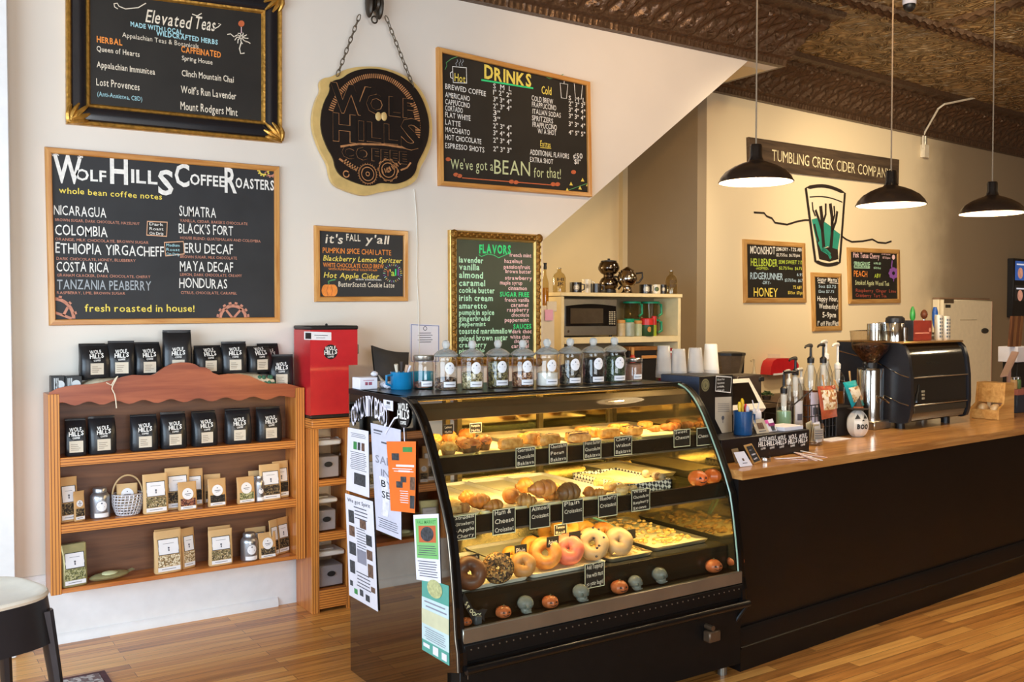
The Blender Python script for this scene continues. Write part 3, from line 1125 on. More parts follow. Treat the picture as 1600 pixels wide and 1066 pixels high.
for k in range(26):
 a = R(k * 360 / 26)
 B.draw([(613.5 + 11.5 * math.cos(a),427 + 11.5 * math.sin(a)),(613.5 + 15 * math.cos(a),427 + 14.5 * math.sin(a))],0.9,('yellow','blue','purple','mint','salmon')[k % 5])
B.grp = 'pumpkin'
for dx in (-6,6,-2,2):
 B.blob(ring2((514.8 + dx,454),6.6,14,ry=9.5),'orange',0.0012 + 0.0001 * dx / 10)
for dx in (-3.5,3.5):
 B.draw([(514.8 + dx * .6,446),(514.8 + dx * 1.3,454),(514.8 + dx * .7,462)],.8,'rust',lift=0.0018)
B.grp = None
B.draw([(514,444),(513,440),(518,438),(524,437)],2,'leaf')
B.done()
# ---- flavors board in its carved gold frame
B = Board(WALL,[(703,359),(846,367),(846,572),(704,572)],0.03)
B.empty('flavor_board','tall green chalkboard in a carved gold frame headed FLAVORS','chalkboard')
M_GOLD2 = mat('carved_gold','#8f6528',rough=0.42,metal=0.6,var=0.35,scale=60,bump=0.8)
B.frame([(0.0,0.0),(0.0,0.028),(0.005,0.034),(0.010,0.03)],[mat('gilt_edge','#d0a860',rough=0.35,metal=0.6,var=0.15)],'outer_moulding')
fr = B.frame([(0.009,0.026),(0.016,0.036),(0.026,0.040),(0.036,0.034),(0.042,0.026)],[M_GOLD2])
B.frame([(0.041,0.024),(0.046,0.03),(0.053,0.022),(0.056,0.012)],[MATS['gilt_edge']],'inner_moulding')
b = MB()
ins = B.inset(0.026)
for i in range(4):
 p,q = ins[i],ins[(i + 1) % 4]
 n = int((q - p).length / 0.022)
 for k in range(n):
  c = p.lerp(q,(k + .5) / n)
  off = 0.006 * (-1) ** k
  e = (q - p).normalized()
  c = c + Vector((-e.y,e.x,0)) * off
  b.ball(tuple(WALL.pt(c.x,c.y,0.038)),0.011,0.006,0.011,7,5)
 b.ball(tuple(WALL.pt(p.x,p.y,0.042)),0.03,0.012,0.03,10,6)
b.build('carving',M_GOLD2,B.E)
B.panel(mat('chalkboard_green','#2c3a2c',rough=0.4,var=0.2,scale=4,spec=0.6),0.052,0.012)
L = B.line
L('FLAVORS',748.5,395,798,13,'green',bold=.04,y1=397)
B.draw([(748,398),(752,401),(762,397),(772,399),(779,403),(786,400),(795,396)],1,'green')
for t,y,x1,h in (('lavender',410,755,9),('vanilla',421.5,749,10),('almond',434,754.6,10),('caramel',446.5,758,9.5),('cookie butter',457.5,772.7,9),('irish cream',470,770,9.5),('amaretto',482,760.5,9),('pumpkin spice',492,772,8),
  ('gingerbread',501.5,765,8),('peppermint',510,758.5,7),('toasted marshmallow',522,800,9),('spiced brown sugar',533,793,9),('cranberry',543,760,8),('pistachio',551,757,6)):
 L(t,717,y,x1,h * .95,'mint',bold=.028)
for t,y,x0,x1 in (('french mint',401,796,830),('hazelnut',410.6,788,816),('passionfruit',419.5,787,828),('brown butter',426.6,789.5,830),('strawberry',437,789,831),('maple syrup',444.5,781,816),('cinnamon',453,794,823),
  ('french vanilla',471.5,788.5,826.5),('caramel',479.5,798,825),('raspberry',487,792,826.5),('chocolate',495,799,826.5),('peppermint',503,788.5,826),('dark choc',521,800,830.5),('white choc',529.6,797,828),('chocolate',536,803,826),('caramel',544,799,826)):
 L(t,x0,y,x1,6,'pink',bold=.02)
L('SUGAR FREE',781,463.3,826.5,7,'green',bold=.03)
L('SAUCES',802,513.7,830,7,'green',bold=.03)
B.done()
# ---- round hanging sign on its chain
sc = ony(586,205,WALL_Y - 0.04)
E = thing('hanging_sign','round black and copper coffee shop sign with gold rim hanging on a chain','sign',(sc.x,WALL_Y - 0.02,ony(586,306,WALL_Y - .04).z))
def sgn(px,py,w=0.04):
 p = ony(px,py,WALL_Y - w)
 return (p.x,p.z)
outl = [(499,130),(504,122),(515,121),(523,117),(540,108),(562,104),(590,104),(615,110),(640,122),(658,140),(670,165),(676,195),(674,225),(665,248),(656,262),(652,280),(640,290),(622,296),(605,299),(590,301),(575,306),(560,305),
  (540,298),(522,290),(515,275),(513,257),(500,235),(489,205),(488,180),(494,155),(502,142)]
face_o = [(513,131),(521,126),(532,124),(545,114),(565,108),(590,108),(612,114),(636,126),(652,143),(664,168),(670,196),(667,222),(658,242),(651,254),(648,270),(638,281),(620,288),(604,287),(592,286),(581,291),(566,290),(546,283),(530,275),(522,262),
  (520,248),(509,230),(500,205),(500,180),(505,160),(515,142)]
def smooth_loop(P,n=3):
 for _ in range(n):
  Q = []
  for i in range(len(P)):
   a,c = P[i],P[(i + 1) % len(P)]
   Q += [(a[0] * .75 + c[0] * .25,a[1] * .75 + c[1] * .25),(a[0] * .25 + c[0] * .75,a[1] * .25 + c[1] * .75)]
  P = Q
 return P
b = MB()
b.prism(smooth_loop([sgn(*p) for p in outl],2),lambda a,z: (a,WALL_Y - 0.012,z),(0,-0.03,0))
b.build('backing',mat('sign_gold_rim','#dbb974',rough=0.4,metal=0.15,var=0.1),E)
b = MB()
b.prism(smooth_loop([sgn(*p) for p in face_o],2),lambda a,z: (a,WALL_Y - 0.042,z),(0,-0.012,0))
b.build('face',mat('sign_black','#1d1512',rough=0.35,var=0.15),E)
M_COP = mat('sign_copper','#cf9462',rough=0.4,metal=0.45,var=0.3,scale=25)
SF = WALL_Y - 0.0555
cf = lambda a,z: (a,SF,z)
for a0,a1,n_ in ((-160,15,70),(52,77,8),(105,132,8)):     # ribbed copper arcs inside the rim
 b = MB()
 for k in range(n_):
  a = R(a0 + (a1 - a0) * k / (n_ - 1))
  stroke(b,[sgn(583 + (66 if a0 < 0 else 62) * math.cos(a),200 + (78 if a0 < 0 else 66) * math.sin(a),.0555),sgn(583 + (74 if a0 < 0 else 70) * math.cos(a),200 + (85 if a0 < 0 else 73) * math.sin(a),.0555)],cf,0.007)
 b.build('copper_arc',M_COP,E,**FLAT)
M_SGB = mat('sign_raised_black','#150e0b',rough=0.4,var=0.2)
def raised(txt,px,py,px1,h,ser=True,bold=.03):
 """black raised letters with copper outline."""
 for lift,m,bo,nm in ((0.0,M_COP,bold + 0.012,'lettering_edge'),(0.003,M_SGB,bold,'lettering')):
  b = MB()
  a = sgn(px,py,.0555)
  c = sgn(px1,py,.0555)
  hh = a[1] - sgn(px,py - h,.0555)[1]
  write(b,txt,lambda u,z: (u,SF - 0.001 - lift,z),a[0],a[1],abs(hh),width=c[0] - a[0],bold=bo,serif=ser)
  b.build(nm,m,E,**FLAT)
raised('W',516,172,580,42)
raised('OLF',572,175,646,28)
raised('H',520,218,556,40)
raised('ILL',560,218,622,28)
raised('S',626,230,658,44,False)
raised('COFFEE',534,246,636,18)
b = MB()
stroke(b,[sgn(532,229,.0555),sgn(560,225,.0555),sgn(600,226,.0555),sgn(640,232,.0555)],cf,0.012)
stroke(b,[sgn(530,248,.0555),sgn(545,259,.0555),sgn(556,265,.0555)],cf,0.012)
stroke(b,ring2(sgn(541,272,.0555),0.018,14,0,400),cf,0.007)
stroke(b,[sgn(626,266,.0555),sgn(636,262,.0555),sgn(642,254,.0555)],cf,0.01)
b.build('copper_ribbon',M_COP,E,**FLAT)
for (gx,gy,gr,tee) in ((574,272,15,0),(606,266,16,10)):
 b = MB()
 c = sgn(gx,gy,.0555)
 rr = abs(sgn(gx,gy - gr,.0555)[1] - c[1])
 for q_ in (1.0,0.7,0.2):
  stroke(b,ring2(c,rr * q_,24),lambda a,z: (a,SF - 0.005,z),rr * .09,False)
 for k in range(tee or 24):
  a = 2 * math.pi * k / (tee or 24)
  stroke(b,[(c[0] + rr * .98 * math.cos(a),c[1] + rr * .98 * math.sin(a)),(c[0] + rr * 1.15 * math.cos(a),c[1] + rr * 1.15 * math.sin(a))],lambda a_,z: (a_,SF - 0.005,z),rr * (.3 if tee else .06))
 b.build('gear',M_COP,E,**FLAT)
for dx in (-4,5):            # coffee beans
 b = MB()
 p = sgn(595 + dx,182,.0555)
 b.ball((p[0],SF - 0.002,p[1]),0.02,0.006,0.027,12,6)
 b.build('bean_emblem',mat('sign_bean','#d9b878',rough=0.4,var=0.1),E)
# chains: individual links from the pulley down to the sign
M_CHAIN = mat('chain_steel','#8a8070',rough=0.35,metal=0.8,var=0.1)
for (a,c) in (((562,24),(527,118)),((603,26),(646,136))):
 b = MB()
 p,q = ony(*a,WALL_Y - .05),ony(*c,WALL_Y - .05)
 n = int((q - p).length / 0.034)
 t = (q - p).normalized()
 for k in range(n):
  cc = p.lerp(q,(k + .5) / n)
  side = Vector((0,1,0)) if k % 2 else t.cross(Vector((0,1,0)))
  pts = [cc + t * (0.024 * math.cos(x)) + side * (0.010 * math.sin(x)) for x in [2 * math.pi * i / 10 for i in range(10)]]
  b.tube(pts,0.0032,5,closed=True)
 b.build('chain',M_CHAIN,E)
p = ony(585,8,WALL_Y - .06)
E2 = thing('pulley_block','dark iron pulley block on the wall holding the round sign chains','pulley',(p.x,WALL_Y,p.z))
b = MB()
for dx in (-.032,.032):
 b.ball((p.x + dx,WALL_Y - .06,p.z + .01),0.022,0.045,0.09,12,8)
b.rbox(p.x - .03,p.x + .03,WALL_Y - .1,WALL_Y - .001,p.z + .06,p.z + .1,.005)
b.build('pulley_cheek',mat('cast_iron','#3f352a',rough=0.4,metal=0.5,var=0.2),E2)
b = MB()
b.lathe([(0.03,-.015),(0.05,-.012),(0.042,0),(0.05,.012),(0.03,.015)],18,M=Matrix.Translation((p.x,WALL_Y - .06,p.z + .01)) @ Matrix.Rotation(R(90),4,'Y'))
b.build('pulley_wheel',MATS['cast_iron'],E2)
b = MB()
b.tube([(p.x + .018 * math.cos(x),WALL_Y - .06,p.z - .085 + .02 * math.sin(x)) for x in [2 * math.pi * i / 14 for i in range(14)]],.005,6,closed=True)
b.build('ring',MATS['cast_iron'],E2)
# thin white lamp cord hanging down the wall behind the sign
b = MB()
b.tube([ony(*q_,WALL_Y - .006) for q_ in ((647,296),(650,330),(652,380),(651,430),(654,480),(655,560))],0.003,6)
p = ony(655,560,WALL_Y - .006)
tag(b.build('cord',mat('cord_white','#efeade',rough=0.5,var=0.02),loc=tuple(p)),'thin white cord hanging down the wall below the round sign','cord')
# framed certificate sheet on the wall
E = thing('certificate','white certificate sheet with a blue border pinned to the wall behind the jars','certificate',tuple(ony(664,560,WALL_Y)))
cq = [(641,506),(687,508),(687,566),(641,566)]
C4 = [WALL.uv(*q_,.004) for q_ in cq]
b = MB()
b.prism(C4,lambda a,z: WALL.pt(a,z,.001),WALL.n * .003)
b.build('paper_sheet',mat('paper_white','#e6e3ea',rough=0.6,var=0.02),E,smooth=0)
b = MB()
cx = sum(c[0] for c in C4) / 4
cz = sum(c[1] for c in C4) / 4
stroke(b,[(cx + (c[0] - cx) * .93,cz + (c[1] - cz) * .95) for c in C4],lambda a,z: WALL.pt(a,z,.0048),.006,True)
b.build('border',mat('print_blue','#6673a8',rough=0.6,var=0.05),E,**FLAT)
M_PRINT = mat('print_grey','#5a5a66',rough=0.7,var=0.05)
b = MB()
w = C4[1][0] - C4[0][0]
stroke(b,ring2((cx,C4[0][1] - .03),.012,16),lambda a,z: WALL.pt(a,z,.0048),.004,True)
for k,t in enumerate(('Health Department','certificate of','PERMIT','food service','establishment')):
 write(b,t,lambda a,z: WALL.pt(a,z,.0048),cx,C4[0][1] - .058 - k * .014,.007,width=w * (.4 + .12 * (k % 2)),center=False,jit=0) if False else stroke(b,[(cx - w * (.2 + .05 * (k % 2)),C4[0][1] - .058 - k * .014),(cx + w * (.2 + .05 * (k % 2)),C4[0][1] - .058 - k * .014)],lambda a,z: WALL.pt(a,z,.0048),.004)
b.build('printed_text',M_PRINT,E,**FLAT)
# ---- cider wall
M_OLDW = wood('aged_board','#3d2f22','#5c4936','x',.8,rough=.7,coat=0)
B = Board(FAR,[(1170,214),(1405,249.5),(1404,289),(1171,262)],0.03)
B.empty('cider_sign','long dark wooden board lettered TUMBLING CREEK CIDER COMPANY','sign')
B.frame([(0,0),(0,.03),(0.006,.032)],[M_OLDW],'edge')
B.panel(M_OLDW,0.004,0.03)
INK['stencil'] = mat('chalk_stencil','#e3d7ae',rough=.7,var=.3,scale=14)
L = B.line
L('TUMBLING CREEK CIDER COMPANY',1206,251,1391,17.5,'stencil',bold=.0,jit=0.0,y1=251 + 185 * .155)
B.done()
M_FRL = wood('light_oak_frame','#a5763c','#c99d5e','x',1.0)
M_FRLV = wood('light_oak_frame_vertical','#a5763c','#c99d5e','z',1.0)
FPROF = [(0,0),(0,.022),(.006,.026),(.04,.025),(.046,.02),(.046,.008)]
B = Board(FAR,[(1163.4,373.5),(1259.4,380),(1261.5,473),(1165,473.4)],.03)
B.empty('cider_board','chalkboard on the far wall headed MOONSHOT with four ciders','chalkboard')
B.frame(FPROF,[M_FRL,M_FRLV])
B.panel(M_CHALKB,.04,.012)
L = B.line
for t,x0,y,x1,h,c in (('MOONSHOT',1172,396.5,1211,12,'white'),('SEMI-DRY - 7.2% ABV',1212.5,392,1254,5.5,'white'),('$2.75/5oz  $6.75/pint',1213,400.5,1250,4.5,'white'),
  ('HELLBENDER',1173,415.5,1214.5,11.5,'lime'),('SEMI SWEET 7.1%',1216.5,412,1255,5.5,'lime'),('-HOPPED-',1181,421.5,1201,4.5,'lime'),('$2.75/5oz  $6.75',1217,421,1253,4.5,'lime'),
  ('RIDGERUNNER',1172,436,1223,10.5,'sky'),('-DRY-',1190.6,444,1204,5,'sky'),('6.9%',1245,431.5,1256,4.5,'sky'),('$2.75/5oz  $6.75',1226,440,1256,4.5,'sky'),
  ('HONEY',1177.5,463,1215,13.5,'yellow'),('7% ABV',1239,451.5,1252.5,5,'yellow'),('$3/5oz  $7/pint',1231,459.5,1256,4.5,'yellow')):
 L(t,x0,y,x1,h,c,bold=.01,y1=y + .03 * (x1 - x0))
B.done()
B = Board(FAR,[(1270,425.5),(1316,427.5),(1317,516.5),(1272.5,518)],.03)
B.empty('specials_board','narrow chalkboard below the cider glass painting announcing happy hour Wednesday','chalkboard')
B.frame(FPROF,[M_FRL,M_FRLV])
B.panel(M_CHALKB,.04,.012)
L = B.line
for t,x0,y,x1,h,c in (("Sugar Mama's",1277,439.5,1311,6.5,'white'),('5oz $3.75',1279,449.5,1306,4.5,'sky'),('12oz $7.75',1279,457.5,1303,4.5,'sky'),('Happy Hour,',1277,470.6,1309,7.5,'white'),('Wednesday!',1279.5,482.5,1309,7.5,'white'),('5-9pm',1285,496,1306,8,'white'),('1" off Pint/Flight',1277.5,509,1313,7,'white')):
 L(t,x0,y,x1,h,c,bold=.01)
B.draw([(1278,442),(1289,442.5)],1,'white')
B.draw([(1296,442),(1310,442.8)],1,'white')
B.done()
B = Board(FAR,[(1326.5,386.5),(1407,390.2),(1408.5,473.5),(1329,475)],.03)
B.empty('cider_board','chalkboard on the far wall with a purple chalk flower and the word PEACH','chalkboard')
B.frame(FPROF,[M_FRL,M_FRLV])
B.panel(M_CHALKB,.04,.012)
L = B.line
for t,x0,y,x1,h,c in (('Pink Tense Cherry',1333,402,1374,8,'pink'),('SPRINGHOUSE',1334,416.5,1359,8,'mint'),('PEACH',1334,432,1355,9,'orange'),('ABV',1366,434,1376,6,'lime'),('Smoked Apple Wood Tea',1336,445,1389,7,'pale'),
  ('Raspberry  Ginger  Lime',1337,456,1400,5,'red'),('Cranberry  Tart Tea',1337,464,1385,5,'red'),('7% ABV $3/5oz',1377,398,1391,3,'pink'),('$7.5/pint',1379,404,1391,3,'pink'),('6.8% $3',1365,413,1376,3,'mint'),('$2.5/5oz',1365,420,1376,3,'mint')):
 L(t,x0,y,x1,h,c,bold=.012)
B.draw([(1334,418.5),(1359,419)],1.2,'mint')
B.grp = 'flower'
for k in range(8):
 a = R(k * 45)
 B.blob(ring2((1396 + 5 * math.cos(a),427 + 6 * math.sin(a)),3,8,ry=3.4),'purple',.0012 + k * .0001)
B.grp = None
B.draw([(1394,407),(1393,416),(1395,424)],3.2,'purple')
B.draw([(1397,432),(1396,440)],2,'purple')
B.blob(ring2((1396,402),2.5,8,ry=4),'pink')
B.done()
# painted cider glass on the far wall
b_out,b_teal,b_dark,b_fill = MB(),MB(),MB(),MB()
E = thing('glass_mural','cider glass with teal hills and bare trees painted on the far wall','wall painting',tuple(FAR.pt(*FAR.uv(1287,413),0)),TILT)
ff = lambda lift: (lambda a,z: FAR.pt(a,z,lift))
def fq(x,y):
 return FAR.uv(x,y,.004)
def curve(x0,y0,x1,y1,sag,n=10):
 return [(x0 + (x1 - x0) * i / n,y0 + (y1 - y0) * i / n - sag * math.sin(math.pi * i / n)) for i in range(n + 1)]
top = curve(1259,294,1320,302,7)
bot = curve(1312,410,1274,408,-5)
b_fill.prism([fq(*p) for p in top + bot],ff(.001),FAR.n * .002)
b_fill.build('glass_body',mat('mural_cream','#e9dcbc',rough=.6,var=.03),E,smooth=0)
stroke(b_out,[fq(*p) for p in top + bot],ff(.0055),.035,True)
stroke(b_out,[fq(*p) for p in curve(1265,308,1316,316,4)],ff(.0055),.012)
for pts in ([(1178,332),(1194,333),(1198,338),(1206,341),(1211,348),(1217,349),(1230,351),(1246,346),(1258,344),(1266,344)],[(1314,368),(1322,374),(1331,378),(1348,377),(1363,374),(1372,379),(1384,380),(1393,377)]):
 stroke(b_out,[fq(*p) for p in pts],ff(.0045),.018)
teal = [(1268,343),(1276,341),(1286,345),(1296,352),(1306,361),(1313,366),(1309,390),(1300,388),(1293,385),(1288,388),(1281,383),(1275,375)]
b_teal.flat([fq(*p) for p in teal],ff(.0042))
dark = [(1275,374),(1281,383),(1288,388),(1296,386),(1309,390),(1310,405),(1296,409),(1280,405)]
b_dark.flat([fq(*p) for p in dark],ff(.0043))
for pts,w in (([(1287,386),(1285,362),(1284,340),(1282,322)],.05),([(1285,362),(1280,345),(1274,328)],.035),([(1285,350),(1290,335),(1290,318)],.03),([(1298,388),(1300,365),(1300,340),(1297,318)],.05),([(1300,362),(1306,345),(1308,330)],.035),([(1300,350),(1304,336),(1303,322)],.025),
   ([(1281,383),(1276,368),(1272,350)],.03),([(1274,338),(1270,328),(1269,316)],.02)):
 stroke(b_dark,[fq(*p) for p in pts],ff(.0058),w * 1.0)
for pts in ([(1279,378),(1284,390),(1294,396),(1298,404)],[(1284,390),(1291,392),(1297,398)]):
 stroke(b_teal,[fq(*p) for p in pts],ff(.006),.035)
M_MURD = mat('mural_black','#2a211b',rough=.6,var=.1)
b_out.build('outline',M_MURD,E,**FLAT)
b_teal.build('hills',mat('mural_teal','#2f8f79',rough=.6,var=.08),E,**FLAT)
b_dark.build('trees',M_MURD,E,**FLAT)
# ---- BOOKSHELF, CUBBY AND WHAT STANDS ON THEM
M_PLY = wood('orange_ply','#a9581e','#d0843c','z',0.8,rough=.35,coat=.3)
M_PLYX = wood('orange_ply_lengthwise','#ab5a20','#d28640','x',0.8,rough=.35,coat=.3)
M_CREST = wood('red_brown_wood','#8e4327','#ad5c38','x',0.7,rough=.4,coat=.2)
M_DARKW = wood('dark_back_panel','#5d3a25','#7d5032','x',0.7,rough=.5,coat=.1)
def edge_mat(name,c_line,c_wood,axis,period):
 """plywood edge: thin dark glue lines along the board."""
 m,nt,b = newmat(name)
 tc = nt.nodes.new('ShaderNodeTexCoord')
 sx = nt.nodes.new('ShaderNodeSeparateXYZ')
 nt.links.new(tc.outputs['Object'],sx.inputs[0])
 a = nt.nodes.new('ShaderNodeMath')
 a.operation = 'MULTIPLY'
 a.inputs[1].default_value = 2 * math.pi / period
 nt.links.new(sx.outputs['XYZ'.index(axis)],a.inputs[0])
 s_ = nt.nodes.new('ShaderNodeMath')
 s_.operation = 'SINE'
 nt.links.new(a.outputs[0],s_.inputs[0])
 rp = nt.nodes.new('ShaderNodeValToRGB')
 rp.color_ramp.elements[0].position = 0.55
 rp.color_ramp.elements[0].color = (*lin(c_wood),1)
 rp.color_ramp.elements[1].position = 0.95
 rp.color_ramp.elements[1].color = (*lin(c_line),1)
 nt.links.new(s_.outputs[0],rp.inputs['Fac'])
 nt.links.new(rp.outputs['Color'],b.inputs['Base Color'])
 b.inputs['Roughness'].default_value = .4
 return m
M_EDGEV = edge_mat('ply_edge_vertical','#6e3410','#d48c42','X',0.0145)
M_EDGEH = edge_mat('ply_edge_level','#6e3410','#d4883e','Z',0.0135)
SX0,SX1,SY0,SY1 = 0.664,1.948,5.02,5.202
E = thing('bookshelf','low wooden wall bookshelf with wavy red-brown crest and three shelves of coffee and tea','bookshelf',(1.306,5.11,0.296))
b = MB(); b.rbox(SX0,SX0 + .046,SY0 + .012,SY1,.296,1.265,.002); b.build('side_panel',M_PLY,E)
b = MB(); b.rbox(SX1 - .05,SX1,SY0 + .012,SY1,.296,1.245,.002); b.build('side_panel',M_PLY,E)
b = MB(); b.rbox(SX0 - .001,SX0 + .047,SY0,SY0 + .014,.294,1.266,.002); b.build('post_edge',M_EDGEV,E)
b = MB(); b.rbox(SX1 - .051,SX1 + .001,SY0,SY0 + .014,.294,1.246,.002); b.build('post_edge',M_EDGEV,E)
for z0,z1 in ((.915,.955),(.590,.632)):
 b = MB(); b.rbox(SX0 + .046,SX1 - .05,SY0 + .013,SY1 - .01,z0,z1,.002); o = b.build('shelf',M_PLYX,E)
 b = MB(); b.rbox(SX0 + .047,SX1 - .051,SY0 + .003,SY0 + .015,z0 - .001,z1 + .001,.002); b.build('shelf_edge',M_EDGEH,o)
b = MB(); b.rbox(SX0 + .046,SX1 - .05,SY0 + .004,SY1 - .01,.296,.318,.003); b.build('shelf',M_PLYX,E)
b = MB(); b.rbox(SX0 + .046,SX1 - .05,SY0 + .02,SY1 - .01,1.222,1.245,.003); b.build('top_board',M_PLYX,E)
b = MB(); b.box(SX0 + .045,SX1 - .049,SY1 - .012,SY1,.30,1.235); b.build('back_panel',M_DARKW,E)
def crest_pt(zx,zy):
 p = ony(60 + zx / 3.81,500 + zy / 3.81,SY0)
 return (p.x,p.z)
ctop = [(62,436),(115,408),(160,398),(220,388),(300,384),(380,372),(440,358),(500,340),(560,328),(620,330),(670,330),(700,320),(725,300),(760,278),(800,260),(850,253),(900,255),(935,265),(960,281),(1000,284),(1020,296),(1040,316),(1075,328),(1130,321),(1200,322),(1260,334),(1320,362),(1370,380),(1420,380),(1470,378),(1530,392),(1566,404)]
cbot = [(1528,464)]
n = 54
for k in range(n + 1):
 x = 1460 - (1460 - 118) * k / n
 base = 462 + (1460 - x) / 1342 * 40
 cbot.append((x,base + 11 * math.cos((1460 - x) / 163 * 2 * math.pi + 2.4)))
cbot.append((118,515))
b = MB()
b.prism([crest_pt(*p) for p in ctop + [(1566,408),(1530,408)] + cbot + [(116,446),(64,446)]],lambda a,z: (a,SY0 + .002,z),(0,.016,0))
b.build('crest',M_CREST,E)
# ---- the shop logo: two big words and a small one on a round patch
M_LOGO = mat('logo_white','#f2f0ea',rough=.6,var=.03)
M_DISC = mat('logo_disc','#101012',rough=.5,var=.05)
def logo(bd,bt,c,r,f,disc=True):
 """bd, bt: builders for the disc and the letters; f(a, z, lift) -> 3D."""
 if disc:
  bd.flat(ring2(c,r,20)[:-1],lambda a,z: f(a,z,.0006))
 g = lambda a,z: f(a,z,.0014)
 write(bt,'WOLF',g,c[0] - r * .82,c[1] + r * .18,r * .52,width=r * 1.5,bold=.03,jit=.25,dirb=.06)
 write(bt,'HILLS',g,c[0] - r * .92,c[1] - r * .42,r * .52,width=r * 1.84,bold=.03,jit=.25,dirb=.06)
 write(bt,'COFFEE',g,c[0] - r * .45,c[1] - r * .78,r * .22,width=r * .9,bold=.03,dirb=.06)
# ---- stand-up bag
def loft(b,rings,N=20,p=5.0):
 """rings: (z, w, d, yoff); superellipse sections, flat ends closed."""
 vs,fs = [],[]
 for z,w,d,yo in rings:
  for k in range(N):
   t = 2 * math.pi * k / N + math.pi / N
   c,s_ = math.cos(t),math.sin(t)
   m = (abs(c) ** p + abs(s_) ** p) ** (-1 / p)
   vs.append((w / 2 * c * m,yo + d / 2 * s_ * m,z))
 for i in range(len(rings) - 1):
  for k in range(N):
   k2 = (k + 1) % N
   fs.append((i * N + k,i * N + k2,(i + 1) * N + k2,(i + 1) * N + k))
 fs.append(tuple(range(N - 1,-1,-1)))
 fs.append(tuple((len(rings) - 1) * N + k for k in range(N)))
 b.add(vs,fs)
def front_of(rings):
 def g(z):
  for (z0,w0,d0,y0),(z1,w1,d1,y1) in zip(rings,rings[1:]):
   if z0 <= z <= z1:
    t = (z - z0) / (z1 - z0) if z1 > z0 else 0
    return (y0 + (y1 - y0) * t) - (d0 + (d1 - d0) * t) / 2
  return rings[-1][3]
 return g
def patch(b,g,x0,x1,z0,z1,lift,n=6):
 b.grid(1,n,lambda u,v: (x0 + (x1 - x0) * u,g(z0 + (z1 - z0) * v) - lift,z0 + (z1 - z0) * v))
M_FOIL = mat('black_foil','#1d1e21',rough=.36,var=.25,scale=14,bump=.25,spec=.6)
M_LABEL = mat('label_cream','#d9cdb8',rough=.7,var=.03)
M_INKT = mat('label_print','#7b6a58',rough=.7,var=.05)
def coffee_bag(label,loc,rotz=0.0,seed=0,W=.134,D=.078,Hh=.19,group=None,lean=0.0,folded=True):
 r = random.Random(seed)
 E = thing('coffee_bag',label,'coffee bag',loc,rotz,group)
 T = TW(E)
 j = lambda a: (r.random() - .5) * a
 rings = [(0,W * .96,D * .92,0),(Hh * .03,W,D,0),(Hh * .25,W * (1.0 + j(.03)),D * 1.02,j(.004)),(Hh * .5,W * (.99 + j(.03)),D * (.98 + j(.06)),j(.004)),(Hh * .68,W * .98,D * .82,.002),(Hh * .82,W * .985,D * .5,.006 + j(.006)),(Hh * .92,W * .98,D * .22,.010 + j(.01)),(Hh * .94,W * .98,D * .12,.012),(Hh,W * (.98 + j(.02)),.007,.014 + j(.012))]
 b = MB(T); loft(b,rings); body = b.build('pouch',M_FOIL,E,smooth=50)
 g = front_of(rings)
 b = MB(T); patch(b,g,-.031,.031,Hh * .10,Hh * .10 + .056,.0012); lb = b.build('paper_label',M_LABEL,E,**FLAT)
 b = MB(T)
 for k in range(4):
  z = Hh * .10 + .012 + k * .009
  stroke(b,[(-.024,z),(.0 + .02 * r.random(),z)],lambda a,c: (a,g(c) - .002,c),.0022)
 b.build('printed_text',M_INKT,lb,**FLAT)
 bd,bt = MB(T),MB(T)
 zc = Hh * .10 + .056 + .037
 logo(bd,bt,(0,zc),.036,lambda a,z,l: (a,g(z) - .001 - l,z))
 lg = bd.build('logo_patch',M_DISC,E,**FLAT)
 bt.build('logo_lettering',M_LOGO,lg,**FLAT)
 b = MB(T); b.tube([(-W * .48,.014 - .004,Hh * .965),(0,.014 - .0045,Hh * .967),(W * .48,.014 - .004,Hh * .965)],.0022,5); b.build('tin_tie',M_FOIL,E)
 return E
def spot(x0,x1,top,bot,z,inset=0.0):
 """base point, width and height of something standing on level z whose front shows at these pixels."""
 p = onz((x0 + x1) / 2,bot,z)
 w = ony(x1,bot,p.y).x - ony(x0,bot,p.y).x
 h = ony((x0 + x1) / 2,top,p.y).z - z
 return Vector((p.x,p.y + inset,z)),w,h
# seven bags on the upper shelf
row = [(99,132,652,709,'first black coffee bag on the upper shelf, tight against the end post'),(140,183,650,709,'second black coffee bag on the upper shelf, wide and dull'),(204,246,647,703,'third black coffee bag on the upper shelf, standing after a gap'),
 (254,294,644,701,'fourth black coffee bag on the upper shelf, in the middle of the row of seven'),(305,344,643,698,'fifth black coffee bag on the upper shelf, shiny and creased'),(357,398,639,694,'sixth black coffee bag on the upper shelf, beside the last one'),(408,448,637,691,'seventh black coffee bag on the upper shelf, beside the post next to the cubby')]
for i,(x0,x1,t,bo,lab) in enumerate(row):
 p,w,h = spot(x0,x1,t,bo,.957)
 coffee_bag(lab,(p.x,SY0 + .075,.956),R((-4,3,-2,2,5,-3,2)[i]),i,W=min(w,.137),Hh=h * .99,group='black coffee bags on the upper shelf')
